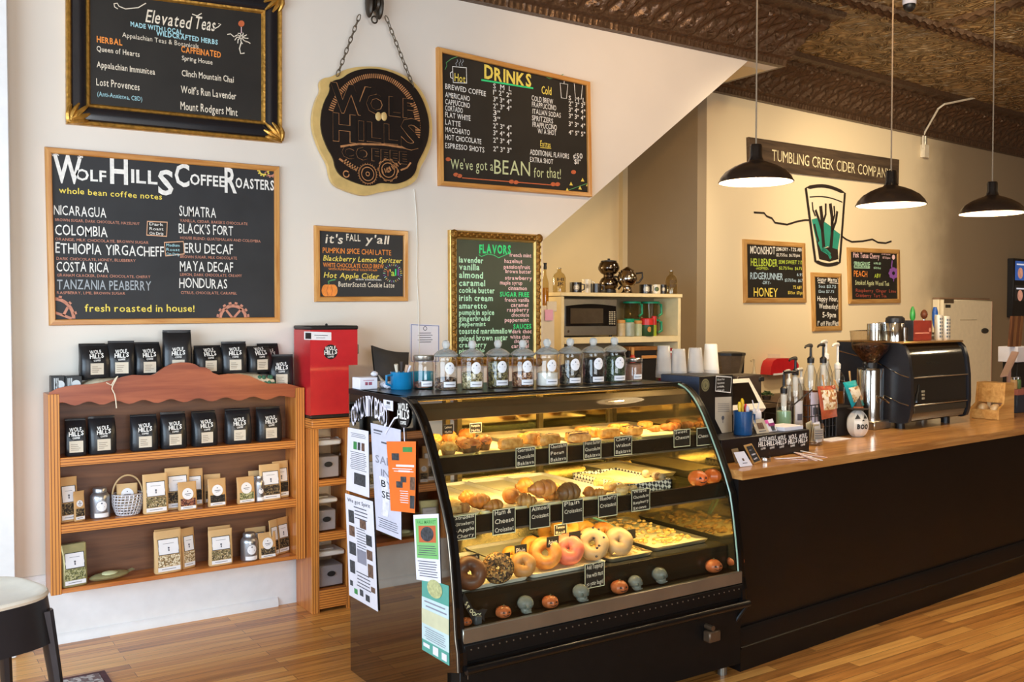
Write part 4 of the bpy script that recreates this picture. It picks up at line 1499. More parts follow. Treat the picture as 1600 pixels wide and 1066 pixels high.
# burlap sack lying along the top of the bookshelf
def burlap():
 m = mat('burlap','#cbbfa4',rough=.9,var=.14,scale=120,bump=.5)
 return m
E = thing('burlap_sack','empty cream burlap sack laid along the top of the bookshelf under the coffee bags','sack',(1.25,5.11,1.246))
b = MB()
def sack(u,v):
 x = .80 + u * .98
 a = v * 2 * math.pi
 rz = .040 * (1 + .12 * math.sin(u * 17) + .06 * math.sin(u * 41)) * min(1,8 * u + .25,8 * (1 - u) + .3)
 ry = .082 * (1 + .04 * math.sin(u * 11 + 1))
 return (x,5.108 + ry * math.copysign(abs(math.cos(a)) ** .6,math.cos(a)),1.289 + rz * math.copysign(abs(math.sin(a)) ** .7,math.sin(a)))
b.grid(60,20,sack)
b.build('sack_cloth',burlap(),E,smooth=60)
b = MB()
for k in range(14):
 a = k / 13
 b.ball((1.70 + .07 * a + .01 * math.sin(k * 5),5.035 + .006 * math.sin(k * 3),1.29 + .02 * math.cos(k * 2.1)),.012,.006,.012,7,5)
b.build('green_print',mat('burlap_green','#3f6a52',rough=.9,var=.4,scale=90),E)
b = MB()
b.tube([(ony(x,y,5.005)) for x,y in ((166,598),(174,602),(180,592),(184,588),(176,603),(175,608),(179,616),(181,626),(182,638))],.003,6)
b.build('tie_string',mat('string_cream','#e6d9c0',rough=.9,var=.05),E)
top = [(124,174,538,'black coffee bag at the street end of the bookshelf top, slumped with a bent logo'),(169,212,533,'second black coffee bag along the bookshelf top'),(210,253,535,'third black coffee bag along the bookshelf top, before the tallest'),(255,301,516,'tallest black coffee bag, over the middle of the wavy crest'),
 (303,350,540,'squat black coffee bag just after the tallest on the bookshelf top'),(347,387,534,'upright black coffee bag on the bookshelf top in front of a second flat one'),(387,426,541,'leaning black coffee bag on the bookshelf top with a creased logo')]
for i,(x0,x1,t,lab) in enumerate(top):
 p = ony((x0 + x1) / 2,t,5.09)
 w = (ony(x1,t,5.09).x - ony(x0,t,5.09).x) * .97
 coffee_bag(lab,(p.x,5.11,1.335),R((6,-8,4,-5,8,-4,9)[i]),20 + i,W=min(w,.150),D=.075,Hh=p.z - 1.335,group='black coffee bags on the bookshelf top')
p = ony(443,554,5.09)
coffee_bag('black coffee bag standing low at the end of the bookshelf top by the red dispenser',(p.x - .01,5.10,1.247),R(-16),31,W=.13,Hh=p.z - 1.247,group='black coffee bags on the bookshelf top')
for i,(x0,x1,t,lab) in enumerate(((406,434,537,'black coffee bag peeking out behind the leaning one on the bookshelf top'),(330,352,543,'black coffee bag mostly hidden behind the upright one on the bookshelf top'),(125,163,537,'black coffee bag hidden behind the slumped one at the street end'))):
 p = ony((x0 + x1) / 2,t,5.17)
 coffee_bag(lab,(p.x,5.178,1.32),R((5,0,-4)[i]),41 + i,W=.125,D=.04,Hh=p.z - 1.32,group='black coffee bags on the bookshelf top')
# two printed cartons at the street end of the bookshelf top
for i,(x0,x1,lab) in enumerate(((80.5,101,'small black and white carton at the very end of the bookshelf top'),(102,128,'black carton with a pale round print beside the slumped coffee bag'))):
 a,c = ony(x0,588,5.05),ony(x1,588,5.05)
 E = thing('carton',lab,'carton',((a.x + c.x) / 2,5.09,1.246))
 b = MB(); b.rbox(a.x,c.x,5.05,5.13,1.247,a.z,.002); b.build('box',mat('carton_black','#1e2326',rough=.4,var=.1),E)
 b = MB()
 for k in range(3):
  stroke(b,[(a.x + .012 + k * .008,1.255),(a.x + .012 + k * .008,a.z - .01)],lambda u,z: (u,5.0488,z),.004)
 b.flat(ring2(((a.x * .35 + c.x * .65),1.31),.02,14)[:-1],lambda u,z: (u,5.0488,z))
 b.build('printed_pattern',mat('print_pale','#cfd6d8',rough=.5,var=.1),E,**FLAT)
# ---- kraft tea pouches
M_KRAFT = mat('kraft_paper','#c99d66',rough=.6,var=.08,scale=10,bump=.12)
M_KRAFTL = mat('kraft_paper_light','#d3ad78',rough=.6,var=.08,scale=10,bump=.12)
M_GREENF = mat('green_foil','#a8a274',rough=.3,metal=.4,var=.15,bump=.2)
M_WHITE = mat('label_white','#ecebee',rough=.6,var=.02)
M_BLACKP = mat('print_black','#1b1a1c',rough=.6,var=.02)
TEA = {'dark': speckle('tea_dark',['#2a2018','#4a3a26','#6b5636','#8e7a58','#1a1512'],170),'herb': speckle('tea_herb',['#6d5b3c','#a58f64','#4a3f2c','#c7b58e','#7a7048'],170),
 'red': speckle('tea_red',['#5a2a20','#8a4a34','#3a1d18','#a87052'],170),'green': speckle('tea_green',['#6f7145','#979661','#545534','#bdb98c'],170),
 'light': speckle('tea_light',['#d9c9a6','#a98d64','#efe3c6','#7d6540'],170),'black': speckle('tea_black',['#16120f','#2c241d','#443a2e','#0e0c0a'],170)}
def tea_pouch(label,loc,W,Hh,kind='square',fill='herb',rotz=0.0,m=None,D=None,group='tea pouches on the shelves',seed=1,lean=0):
 r = random.Random(seed * 13 + 5)
 D = D or W * .30
 E = thing('tea_pouch',label,'tea pouch',loc,rotz,group)
 if lean:
  E.rotation_euler = (R(lean),0,rotz)
 T = TW(E)
 rings = [(0,W * .95,D * .9,0),(Hh * .04,W,D,0),(Hh * .3,W * .99,D * .9,.0),(Hh * .55,W * .985,D * .66,.002),(Hh * .78,W * .99,D * .3,.005),(Hh * .88,W,D * .12,.007),(Hh,W,.004,.009 + (r.random() - .5) * .01)]
 b = MB(T); loft(b,rings,20,4.0); b.build('pouch',m or M_KRAFT,E,smooth=50)
 g = front_of(rings)
 w = W * .40
 b = MB(T); patch(b,g,-w,w,Hh * .16,Hh * .42,.0009); b.build('window',TEA[fill],E,**FLAT)
 b = MB(T); patch(b,g,-w * 1.02,w * 1.02,Hh * .05,Hh * .15,.0013); lo = b.build('name_label',M_WHITE,E,**FLAT)
 b = MB(T); stroke(b,[(-w * .7,Hh * .10),(w * .6,Hh * .10)],lambda a,z: (a,g(z) - .0018,z),.0025); b.build('printed_text',M_PRINT,lo,**FLAT)
 f = lambda l: (lambda a,z: (a,g(z) - l,z))
 if kind == 'square':
  z0,z1 = Hh * .44,Hh * .80
  b = MB(T); patch(b,g,-w * .92,w * .92,z0,z1,.0012); lb = b.build('brand_label',M_WHITE,E,**FLAT)
  b = MB(T); stroke(b,[(-w * .92,z0),(w * .92,z0),(w * .92,z1),(-w * .92,z1)],f(.0022),.004,True)
  b.build('border',M_BLACKP,lb,**FLAT)
  zm = (z0 + z1) / 2
  b = MB(T)
  stroke(b,[(-w * .5,zm + .016),(w * .5,zm + .016)],f(.0022),.0016)
  b.flat(ring2((0,zm - .006),.005,8)[:-1],f(.0022))
  stroke(b,[(0,zm - .012),(0,zm - .022)],f(.0022),.006)
  b.build('printed_emblem',M_PRINT,lb,**FLAT)
 else:
  zm = Hh * .58
  rr = W * .30
  b = MB(T)
  n = 20
  b.add([(0,g(zm) - .0015,zm)] + [(rr * math.cos(2 * math.pi * k / n),g(zm + rr * math.sin(2 * math.pi * k / n)) - .0015,zm + rr * math.sin(2 * math.pi * k / n)) for k in range(n)],[(0,1 + k,1 + (k + 1) % n) for k in range(n)])
  lb = b.build('round_label',M_WHITE,E,**FLAT)
  b = MB(T)
  b.flat(ring2((0,zm + rr * .45),.003,8)[:-1],f(.0026))
  stroke(b,[(-rr * .55,zm),(rr * .55,zm)],f(.0026),.003)
  stroke(b,[(-rr * .35,zm - .008),(rr * .35,zm - .008)],f(.0026),.002)
  b.build('printed_text',M_PRINT,lb,**FLAT)
 return E
def Z2(x,y):
 return 60 + x / 3.81,700 + y / 3.81
def put_pouch(x0,x1,t,bo,zs,label,kind='square',fill='herb',rotz=0,m=None,back=0.0,seed=1,**k):
 a,tt = Z2(x0,t)
 c,bb = Z2(x1,bo)
 p,w,h = spot(a,c,tt,bb,zs)
 y = min(max(p.y,SY0 + .012) + .025 + back,SY1 - .03)
 s_ = y / max(p.y,1)
 q = ony((a + c) / 2,bb,y)
 top_ = ony((a + c) / 2,tt,y)
 return tea_pouch(label,(q.x,y,zs + .001),w * .98,top_.z - zs,kind,fill,R(rotz),m,seed=seed,**k)
S2,S3 = .633,.319
put_pouch(120,240,175,445,S2,'large tea pouch with clear window at the street end of the middle shelf','square','dark',14,M_KRAFT,0,1)
put_pouch(208,282,258,436,S2,'small tea pouch with round label overlapping the large clear-window one','round','dark',20,M_KRAFT,-.02,2)
put_pouch(620,775,156,405,S2,'tall kraft tea pouch just beside the woven basket','square','herb',4,M_KRAFTL,0,3)
put_pouch(752,905,118,378,S2,'tall kraft tea pouch behind a small one, next to the pouch by the basket','square','dark',2,M_KRAFTL,.045,4)
put_pouch(885,982,126,362,S2,'tall kraft tea pouch at the back of the middle shelf, half covered by its neighbours','square','black',-5,M_KRAFT,.06,5)
put_pouch(830,946,204,380,S2,'small kraft pouch of reddish tea with round label before the tall pouches','round','red',3,M_KRAFT,-.01,6)
put_pouch(1008,1120,184,356,S2,'small kraft pouch with round label standing alone mid shelf','round','black',2,M_KRAFT,0,7)
put_pouch(985,1086,158,345,S2,'plain kraft pouch behind the lone small one on the middle shelf','round','dark',-8,M_KRAFTL,.06,8)
put_pouch(1180,1292,174,346,S2,'small kraft pouch with round label beside the narrow tin','round','green',5,M_KRAFT,0,9)
put_pouch(1253,1330,138,330,S2,'kraft pouch standing behind the narrow tin on the middle shelf','square','dark',0,M_KRAFTL,.06,10)
put_pouch(1314,1446,98,320,S2,'tall kraft tea pouch near the cubby end of the middle shelf, front one of two','square','dark',4,M_KRAFTL,.01,11)
put_pouch(1392,1496,80,312,S2,'tall kraft tea pouch near the cubby end of the middle shelf, rear one of two','square','black',10,M_KRAFTL,.05,12)
put_pouch(133,297,575,838,S3,'green foil tea pouch standing at the street end of the bottom shelf','square','green',10,M_GREENF,0,13)
put_pouch(140,285,568,828,S3,'second green foil tea pouch tucked behind the front one','square','green',6,M_GREENF,.055,14)
put_pouch(685,860,492,772,S3,'large kraft pouch of pale tea on the bottom shelf, front of its pair','square','light',6,M_KRAFTL,0,15)
put_pouch(690,855,482,755,S3,'kraft pouch directly behind the large pale tea pouch','square','herb',3,M_KRAFT,.05,16)
put_pouch(845,942,478,746,S3,'kraft pouch turned aside next to the large pale tea pouch','square','light',22,M_KRAFT,.03,17)
put_pouch(1010,1160,486,726,S3,'kraft tea pouch standing alone in the middle of the bottom shelf','square','herb',2,M_KRAFTL,0,18)
put_pouch(1012,1150,468,712,S3,'kraft pouch hidden behind the lone one on the bottom shelf','square','herb',0,M_KRAFT,.05,19)
put_pouch(1308,1418,506,676,S3,'small kraft pouch with round label beside the tin on the bottom shelf','round','dark',4,M_KRAFT,0,20)
put_pouch(1232,1360,476,655,S3,'kraft pouch behind the tin on the bottom shelf','square','herb',0,M_KRAFTL,.06,21)
put_pouch(1368,1440,430,670,S3,'tall kraft pouch turned sideways near the cubby end of the bottom shelf','square','dark',30,M_KRAFTL,.02,22)
put_pouch(1408,1502,415,656,S3,'last tall kraft pouch at the cubby end of the bottom shelf','square','dark',24,M_KRAFT,.06,23)
# green pouch lying flat
p = onz(*Z2(435,795),S3)
E = thing('tea_pouch','green foil tea pouch lying flat on the bottom shelf','tea pouch',(p.x,p.y + .05,S3 + .001),R(12),'tea pouches on the shelves')
b = MB(TW(E))
b.ball((0,0,.018),.082,.05,.018,20,8,lambda d,th,ph: 1 + .25 * abs(math.cos(ph)) ** 8)
b.build('pouch',M_GREENF,E)
b = MB(TW(E)); b.ball((-.005,-.006,.030),.045,.032,.012,14,7); b.build('brand_label',mat('label_yellowish','#dde0b0',rough=.5,var=.08),E)
b = MB(TW(E)); b.grid(4,1,lambda u,v: (.078 + .045 * v,-.02 + .04 * u,.018 + .012 * v)); b.build('sealed_end',M_GREENF,E)
# ---- tea tins
M_TIN2 = mat('tin_silver','#a9abb0',rough=.32,metal=.85,var=.08)
def tea_tin(label,x0,x1,t,bo,zs,back=0.0):
 a,tt = Z2(x0,t); c,bb = Z2(x1,bo)
 p,w,h = spot(a,c,tt,bb,zs)
 y = min(max(p.y,SY0 + .01) + w / 2 + back,SY1 - w * .55)
 q = ony((a + c) / 2,bb,y)
 E = thing('tea_tin',label,'tea tin',(q.x,y,zs + .001),0,'silver tea tins')
 T = TW(E)
 r = w / 2
 b = MB(T); b.lathe([(r * .96,0),(r,.004),(r,h * .66),(r * .97,h * .74),(r * .78,h * .83),(r * .66,h * .86)],28); b.build('canister',M_TIN2,E)
 b = MB(T); b.lathe([(r * .66,h * .855),(r * .72,h * .87),(r * .72,h * .965),(r * .66,h),(0,h)],28); b.build('lid',M_TIN2,E)
 b = MB(T)
 def cyl_f(u,v):
  a_ = -math.pi / 2 + (u - .5) * 1.5
  return (r * 1.012 * math.cos(a_),r * 1.012 * math.sin(a_),h * .04 + v * h * .14)
 b.grid(10,1,cyl_f); b.build('name_label',M_WHITE,E,smooth=60,fix=False)
 b = MB(T)
 n = 22
 zc,rr = h * .42,r * .62
 def on(a0,z0,k=1.015):
  ang = -math.pi / 2 + a0 / r
  return (r * k * math.cos(ang),r * k * math.sin(ang),z0)
 disc_on(b,(0,zc),rr,on)
 o = b.build('round_label',M_WHITE,E,**FLAT)
 b = MB(T)
 stroke(b,ring2((0,zc),rr * .93,22),lambda a,z: on(a,z,1.03),.0022)
 stroke(b,[(-rr * .5,zc - .004),(rr * .5,zc - .004)],lambda a,z: on(a,z,1.03),.003)
 b.flat(ring2((0,zc + rr * .5),.004,8)[:-1],lambda a,z: on(a,z,1.03))
 b.build('printed_text',M_PRINT,o,**FLAT)
tea_tin('round-shouldered silver tea tin beside the woven basket',308,428,248,424,S2)
tea_tin('narrow silver tea tin wedged between kraft pouches on the middle shelf',1288,1346,178,330,S2,.01)
tea_tin('silver tea tin on the bottom shelf',1205,1307,528,690,S3)
# ---- woven basket with a pouch in it
a,c = ony(*Z2(440,400),5.1),ony(*Z2(625,400),5.1)
r = (c.x - a.x) / 2
E = thing('basket','small silvery woven basket with an arched handle on the middle shelf','basket',((a.x + c.x) / 2,5.105,S2 + .001))
M_WEAVE = mat('woven_silver','#c7c2c4',rough=.4,metal=.2,var=.25,scale=80)
hb = .1
def brad(t):
 return r * (.72 + .28 * math.sin(min(1,t * 1.3) * math.pi / 2))
b = MB()
cx,cy = (a.x + c.x) / 2,5.105
for k in range(8):
 t = k / 7
 n = 36
 b.tube([(cx + (brad(t) + .002 * math.sin(i * math.pi + k * math.pi)) * math.cos(2 * math.pi * i / n),cy + .85 * (brad(t) + .002 * math.cos((i + k) * math.pi)) * math.sin(2 * math.pi * i / n),S2 + .006 + hb * t) for i in range(n)],.0042,5,closed=True)
for k in range(24):
 an = 2 * math.pi * k / 24
 b.tube([(cx + brad(t) * math.cos(an + .25 * t),cy + .85 * brad(t) * math.sin(an + .25 * t),S2 + .004 + hb * t) for t in (0,.25,.5,.75,1)],.0035,5)
b.lathe([(0,0),(r * .72,0),(r * .72,.004),(0,.004)],20,c=(cx,cy,S2 + .001),sy=.85)
b.build('woven_body',M_WEAVE,E)
b = MB()
b.tube([(cx + r * .97 * math.cos(t),cy,S2 + hb + .10 * math.sin(t)) for t in [math.pi * i / 18 for i in range(19)]],.0045,6)
b.build('handle',mat('wicker_handle','#c2a477',rough=.6,var=.15),E)
tea_pouch('small kraft pouch with round label lying inside the woven basket',(cx,cy + .01,S2 + .03),.10,.125,'round','light',R(-6),M_KRAFTL,D=.05,seed=77)
# ---- cubby unit
CX0,CX1,CY0 = 1.953,2.188,4.937
E = thing('cubby_unit','narrow orange wooden cubby unit holding clear bins beside the bookshelf','cubby',((CX0 + CX1) / 2,5.05,0))
b = MB(); b.rbox(CX0,CX0 + .022,CY0 + .01,5.18,0,1.02,.002); b.build('side_panel',M_PLY,E)
b = MB(); b.rbox(CX1 - .022,CX1,CY0 + .01,5.18,0,1.02,.002); b.build('side_panel',M_PLY,E)
b = MB(); b.rbox(CX0 - .001,CX0 + .042,CY0,CY0 + .014,0,1.022,.002); b.build('post_edge',M_EDGEV,E)
b = MB(); b.rbox(CX1 - .03,CX1 + .001,CY0,CY0 + .014,0,1.022,.002); b.build('post_edge',M_EDGEV,E)
for z0,z1 in ((.700,.735),(.395,.440),(.02,.125)):
 b = MB(); b.rbox(CX0 + .022,CX1 - .022,CY0 + .012,5.16,z1 - .022,z1,.002); o = b.build('shelf',M_PLYX,E)
 b = MB(); b.rbox(CX0 + .042,CX1 - .03,CY0 + .003,CY0 + .016,z0,z1 + .001,.003); b.build('shelf_edge',M_EDGEH,o)
b = MB(); b.rbox(1.950,CX1 + .004,CY0 - .018,5.19,1.022,1.076,.004); b.build('top_board',M_EDGEH,E)
M_BIN = glass('bin_plastic','#e9e7e7',1.2,.15)
M_BINC = mat('bin_contents','#bdb6b8',rough=.6,var=.15,scale=8)
M_BINL = mat('bin_lid','#d2cfcc',rough=.35,var=.05)
for i,(x0,x1,t,bo,zs,lab) in enumerate(((492,532,688,756,.736,'clear bin in the top compartment of the cubby'),(492,527,780,846,.441,'clear bin in the middle compartment of the cubby'),(495,538,863,930,.126,'clear bin in the bottom compartment of the cubby'),(531,540,684,752,.736,'narrow clear bin at the side of the top compartment'))):
 p,w,h = spot(x0,x1,t,bo,zs)
 y0 = max(p.y,CY0 + .03)
 if i == 3:
  y0 += .05
 xa,xb = ony(x0,bo,y0).x,ony(x1,bo,y0).x
 xb = min(xb,CX1 - .026)
 h = ony(x0,t,y0).z - zs
 d = .15 if i != 3 else .1
 E = thing('storage_bin',lab,'storage bin',((xa + xb) / 2,y0 + d / 2,zs + .001))
 T = TW(E)
 w2 = (xb - xa) / 2
 b = MB(T); b.rbox(-w2,w2,-d / 2,d / 2,0,h * .84,.006); b.build('tub',M_BIN,E)
 b = MB(T); b.rbox(-w2 + .006,w2 - .006,-d / 2 + .006,d / 2 - .006,.006,h * (.55,.62,.58,.4)[i],.004); b.build('contents',M_BINC,E)
 b = MB(T); b.rbox(-w2 - .003,w2 + .003,-d / 2 - .003,d / 2 + .003,h * .84,h * .97,.006); b.rbox(-w2 * .5,w2 * .5,-d * .2,d * .2,h * .97,h,.004); b.build('lid',M_BINL,E)
 if i < 3:
  b = MB(T); b.lathe([(0,0),(.024,0),(.024,.002),(0,.002)],20,M=Matrix.Translation((.004,-d / 2 - .0008,h * .36)) @ Matrix.Rotation(R(90),4,'X') @ Matrix.Diagonal((1,.62,1,1))); b.build('oval_label',M_BLACKP,E)
# ---- red dispenser on the cubby
M_RED = mat('dispenser_red','#c6262c',rough=.32,var=.05,coat=.2)
M_BLKP = mat('black_plastic','#1d1b1b',rough=.4,var=.08)
E = thing('coffee_dispenser','tall red metal dispenser with black lid and round logo on top of the cubby unit','dispenser',(2.06,5.05,1.077))
b = MB()
RX0,RX1,RXL = 1.953,2.232,2.178
b.prism([(RX0,1.095),(RXL,1.095),(RXL,1.366),(RX1,1.366),(RX1,1.565),(RX0,1.565)],lambda x,z: (x,4.945,z),(0,.245,0))
b.build('cabinet',M_RED,E)
b = MB(); b.rbox(RX0 - .002,RX1 + .004,4.938,5.195,1.565,1.588,.006); b.ball((2.07,5.0,1.592),.008,.008,.008,8,6); b.build('lid',M_BLKP,E)
b = MB(); b.rbox(RX0 - .001,RXL + .001,4.941,5.195,1.077,1.097,.004); b.build('base',M_BLKP,E)
rf = lambda a,z,l: (a,4.945 - .0008 - l,z)
def rp(px,py):
 p = ony(px,py,4.945)
 return p.x,p.z
b = MB(); b.flat([rp(475,518),rp(517.5,519.5),rp(517.5,532),rp(475,531)],lambda a,z: rf(a,z,0)); o = b.build('sticker',M_WHITE,E,smooth=0)
b = MB(); b.flat([rp(477,520),rp(486,520.2),rp(486,529.8),rp(477,529.5)],lambda a,z: rf(a,z,.0008)); stroke(b,[rp(491,524),rp(512,524.5)],lambda a,z: rf(a,z,.0008),.003); stroke(b,[rp(494,528),rp(508,528)],lambda a,z: rf(a,z,.0008),.002); b.build('printed_pattern',M_BLACKP,o,**FLAT)
bd,bt = MB(),MB()
c = rp(516.5,550)
logo(bd,bt,c,.041,rf)
o = bd.build('logo_patch',M_DISC,E,**FLAT)
bt.build('logo_lettering',M_LOGO,o,**FLAT)
b = MB()
b.cyl((RX1,5.02,1.45),(RX1 + .035,5.02,1.45),.012,10); b.rbox(RX1 + .02,RX1 + .034,5.0,5.04,1.425,1.48,.004)
b.build('latch',mat('latch_steel','#8d857a',rough=.35,metal=.7,var=.1),E)
b = MB()
b.prism([(0,0),(.02,.0),(.012,-.07),(.004,-.07)],lambda x,z: (RXL + .005 + x,5.0,1.366 + z),(0,.03,0))
b.build('spout',mat('spout_grey','#8e8a84',rough=.4,metal=.3,var=.1),E)
# ---- BAKERY DISPLAY CASE
KX0,KX1,KYB,KT = 1.760,3.275,3.99,1.315
PROF = [(3.50,1.315),(3.45,1.3145),(3.41,1.309),(3.375,1.295),(3.345,1.276),(3.315,1.250),(3.285,1.216),(3.257,1.176),(3.206,1.090),(3.157,1.0),(3.112,.908),(3.078,.826),(3.060,.74),(3.046,.65),(3.033,.56),(3.022,.45)]
BODY = PROF + [(3.008,.40),(3.002,.33)]
M_CASE = mat('case_black','#0b0a0b',rough=.32,var=.1,coat=.2,spec=.35)
M_CASEM = mat('case_black_matt','#0b0908',rough=.5,var=.2,spec=.25)
M_SIDE = mat('case_side_dark_mirror','#827a6e',rough=.03,metal=1.0,var=0.03)
M_STEEL = mat('case_steel_trim','#8f8a7e',rough=.3,metal=.8,var=.1,scale=6)
M_HEAD = mat('case_header_bronze','#7a6548',rough=.28,metal=.75,var=.12,scale=4)
M_GLASS = glass('case_glass','#f6faf4',.9)
M_EDGE = mat('glass_edge_green','#9fc4b4',rough=.15,var=.05,trans=.3)
M_SHELFG = glass('shelf_glass','#e6f0e0',1.0)
M_MIRROR = mat('rear_mirror','#b5a678',rough=.09,metal=1.0,var=.0)
M_LIP = mat('shelf_lip_dark','#2c241a',rough=.22,metal=.3,var=.15,scale=5)
CASE = thing('display_case','black curved-glass bakery display case full of lit pastries','display case',(2.52,3.5,0))
E = CASE
yz = lambda x: (lambda y,z: (x,y,z))
side = [(KYB,.03)] + [(KYB,KT)] + BODY + [(3.10,.30),(3.10,.03)]
b = MB(); b.prism(side,yz(KX0),(.014,0,0)); SIDE = b.build('side_panel',M_SIDE,E,smooth=0)
b = MB(); b.prism([(p[0] ,p[1]) for p in side],yz(KX1 - .012),(.012,0,0)); b.build('side_panel',mat('case_end_dark_gloss','#8f8260',rough=.06,metal=.9,var=.0),E,smooth=0)
def offset_prof(P,d):
 out = []
 for i,p in enumerate(P):
  a,c = P[max(0,i - 1)],P[min(len(P) - 1,i + 1)]
  t = Vector((c[0] - a[0],c[1] - a[1])).normalized()
  n = Vector((-t.y,t.x))
  out.append((p[0] + n.x * d,p[1] + n.y * d))
 return out
inn = offset_prof([(KYB,KT)] + BODY,.022)
if inn[5][0] < BODY[4][0]:
 inn = offset_prof([(KYB,KT)] + BODY,-.022)
for x0,x1,nm in ((KX0 - .004,KX0 + .03,'end_frame'),(KX1 - .03,KX1 + .004,'end_frame')):
 b = MB()
 outer = [(KYB,KT)] + BODY
 n = len(outer)
 for i in range(n - 1):
  q = [outer[i],outer[i + 1],inn[i + 1],inn[i]]
  b.add([(x0,*p) for p in q] + [(x1,*p) for p in q],[(0,1,2,3),(7,6,5,4),(0,4,5,1),(2,6,7,3),(0,3,7,4),(1,5,6,2)])
 b.build(nm,M_CASE,E,smooth=30)
b = MB(); b.tube([(KX0 - .004,y + .012,z - .002) for y,z in BODY[1:]],.0028,5); b.build('chrome_edge',M_STEEL,E)
b = MB(); b.tube([(KX1 - .034,y + .004,z) for y,z in BODY[1:-2]],.004,6); b.build('glass_edge',M_EDGE,E)
# front glass
gp = PROF[2:]
b = MB()
gl = offset_prof(PROF,-.004 if inn[5][0] < BODY[4][0] else .004)[2:]
b.add([(KX0 + .03,*p) for p in gl] + [(KX1 - .03,*p) for p in gl],[(i,i + 1,len(gl) + i + 1,len(gl) + i) for i in range(len(gl) - 1)])
b.build('front_glass',M_GLASS,E,smooth=60)
b = MB(); b.rbox(KX0,KX1,3.43,KYB,KT - .018,KT,.004); b.build('top_deck',M_CASE,E)
b = MB(); b.rbox(KX0 + .01,KX1 - .01,3.425,3.445,KT - .006,KT + .005,.002); b.build('top_rail',M_CASE,E)
b = MB()
hp = [(3.385,1.290),(3.352,1.268),(3.338,1.226),(3.346,1.224),(3.362,1.262),(3.392,1.282)]
b.prism(hp,yz(KX0 + .03),(KX1 - KX0 - .06,0,0)); b.build('light_header',M_HEAD,E,smooth=0)
M_TUBE = mat('warm_light_tube','#ffdc96',emit=4.0,var=0)
M_SLAB = mat('case_inner_ceiling','#b9a06a',rough=.18,metal=.9,var=.05)
b = MB(); b.rbox(KX0 + .02,KX1 - .02,3.50,KYB - .03,KT - .028,KT - .0185,.002); b.build('inner_ceiling',M_SLAB,E)
# rear: posts, two mirror doors, open bay at the street end
for x in (KX0 + .02,2.235,2.30,2.78,KX1 - .04):
 b = MB(); b.rbox(x,x + .028,KYB - .04,KYB - .005,.5,KT - .03,.003); b.build('rear_post',mat('post_bronze','#6d5c36',rough=.3,metal=.5,var=.1),E)
for x0,x1 in ((2.328,2.78),(2.808,KX1 - .04)):
 b = MB(); b.rbox(x0,x1,KYB - .025,KYB - .015,.5,KT - .03,.002); o = b.build('sliding_door',M_MIRROR,E)
 b = MB(); b.rbox(x0 + .02,x0 + .04,KYB - .034,KYB - .025,.9,1.0,.003); b.build('door_pull',MATS['post_bronze'],o)
# shelves: glass plate, dark front lip with the price rail, brackets, lamp under the lip
SH = [(1.075,3.25,.062),(.862,3.128,.066)]
for zt,yf,hl in SH:
 b = MB(); b.rbox(KX0 + .016,KX1 - .016,yf + .01,3.93,zt - .008,zt,.002); o = b.build('shelf',M_SHELFG,E)
 b = MB(); b.rbox(KX0 + .016,KX1 - .016,yf - .004,yf + .012,zt - hl + .012,zt + .012,.003); b.build('shelf_lip',M_LIP,o)
 b = MB(); b.rbox(KX0 + .016,KX1 - .016,yf - .006,yf + .004,zt - hl + .004,zt - hl + .012,.001); b.build('price_rail',M_STEEL,o)
 b = MB(); b.cyl((KX0 + .04,yf + .035,zt - .03),(KX1 - .04,yf + .035,zt - .03),.009,10); b.build('light_tube',M_TUBE,o)
 for x in (KX0 + .02,2.50,KX1 - .03):
  b = MB(); b.prism([(yf + .02,zt - .008),(3.93,zt - .008),(3.93,zt - .07),(3.88,zt - .07),(yf + .05,zt - .02)],yz(x),(.01,0,0)); b.build('bracket',MATS['post_bronze'],o,smooth=0)
b = MB(); b.cyl((KX0 + .04,3.40,1.262),(KX1 - .04,3.40,1.262),.009,10); b.build('light_tube',M_TUBE,E)
DECK = .578
b = MB(); b.rbox(KX0 + .016,KX1 - .016,3.125,3.95,DECK - .02,DECK,.003); b.build('deck',mat('deck_steel','#6f6a60',rough=.25,metal=.8,var=.1),E)
b = MB(); b.rbox(KX0 + .016,KX1 - .016,3.115,3.13,.47,DECK + .004,.002); b.build('deck_front',M_LIP,E)
LEDGE = .472
b = MB(); b.rbox(KX0 + .016,KX1 - .016,3.03,3.118,LEDGE - .02,LEDGE,.003); b.build('ledge',M_CASEM,E)
b = MB(); b.rbox(KX0 + .02,KX1 - .02,3.016,3.034,.425,.482,.003); b.build('glass_channel',M_STEEL,E)
b = MB(); b.rbox(KX0 + .02,KX1 - .02,3.010,3.03,.36,.424,.004); b.build('vent_panel',M_CASEM,E)
b = MB()
for k in range(46):
 x = KX0 + .05 + k * (KX1 - KX0 - .1) / 45
 b.cyl((x,3.0105,.405),(x,3.0075,.405),.003,6)
b.build('screw',M_STEEL,E)
b = MB(); b.rbox(KX0 + .014,KX1 - .012,3.03,KYB,.05,.36,.003); b.build('base_cabinet',M_CASEM,E)
b = MB(); b.cyl((KX0 + .02,2.995,.335),(KX1,2.995,.335),.016,12); b.build('bumper_rail',M_CASE,E)
b = MB(); b.cyl((KX1 - .004,2.995,.335),(KX1 - .06,3.06,.20),.008,8); b.build('rail_strut',M_CASE,E)
b = MB(); b.rbox(3.02,3.09,2.985,3.03,.20,.25,.006); b.cyl((3.04,2.985,.265),(3.04,3.03,.265),.012,8); b.build('door_lock',mat('lock_bronze','#5d4a38',rough=.35,metal=.5,var=.1),E)
for x in (KX0 + .06,KX1 - .08):
 for y in (3.08,KYB - .08):
  b = MB(); b.cyl((x,y,0.0),(x,y,.05),.022,10); b.build('foot',M_STEEL,E)
b = MB(); b.rbox(1.79,1.86,3.0255,3.03,.30,.345,.001); o = b.build('model_plate',M_CASEM,E)
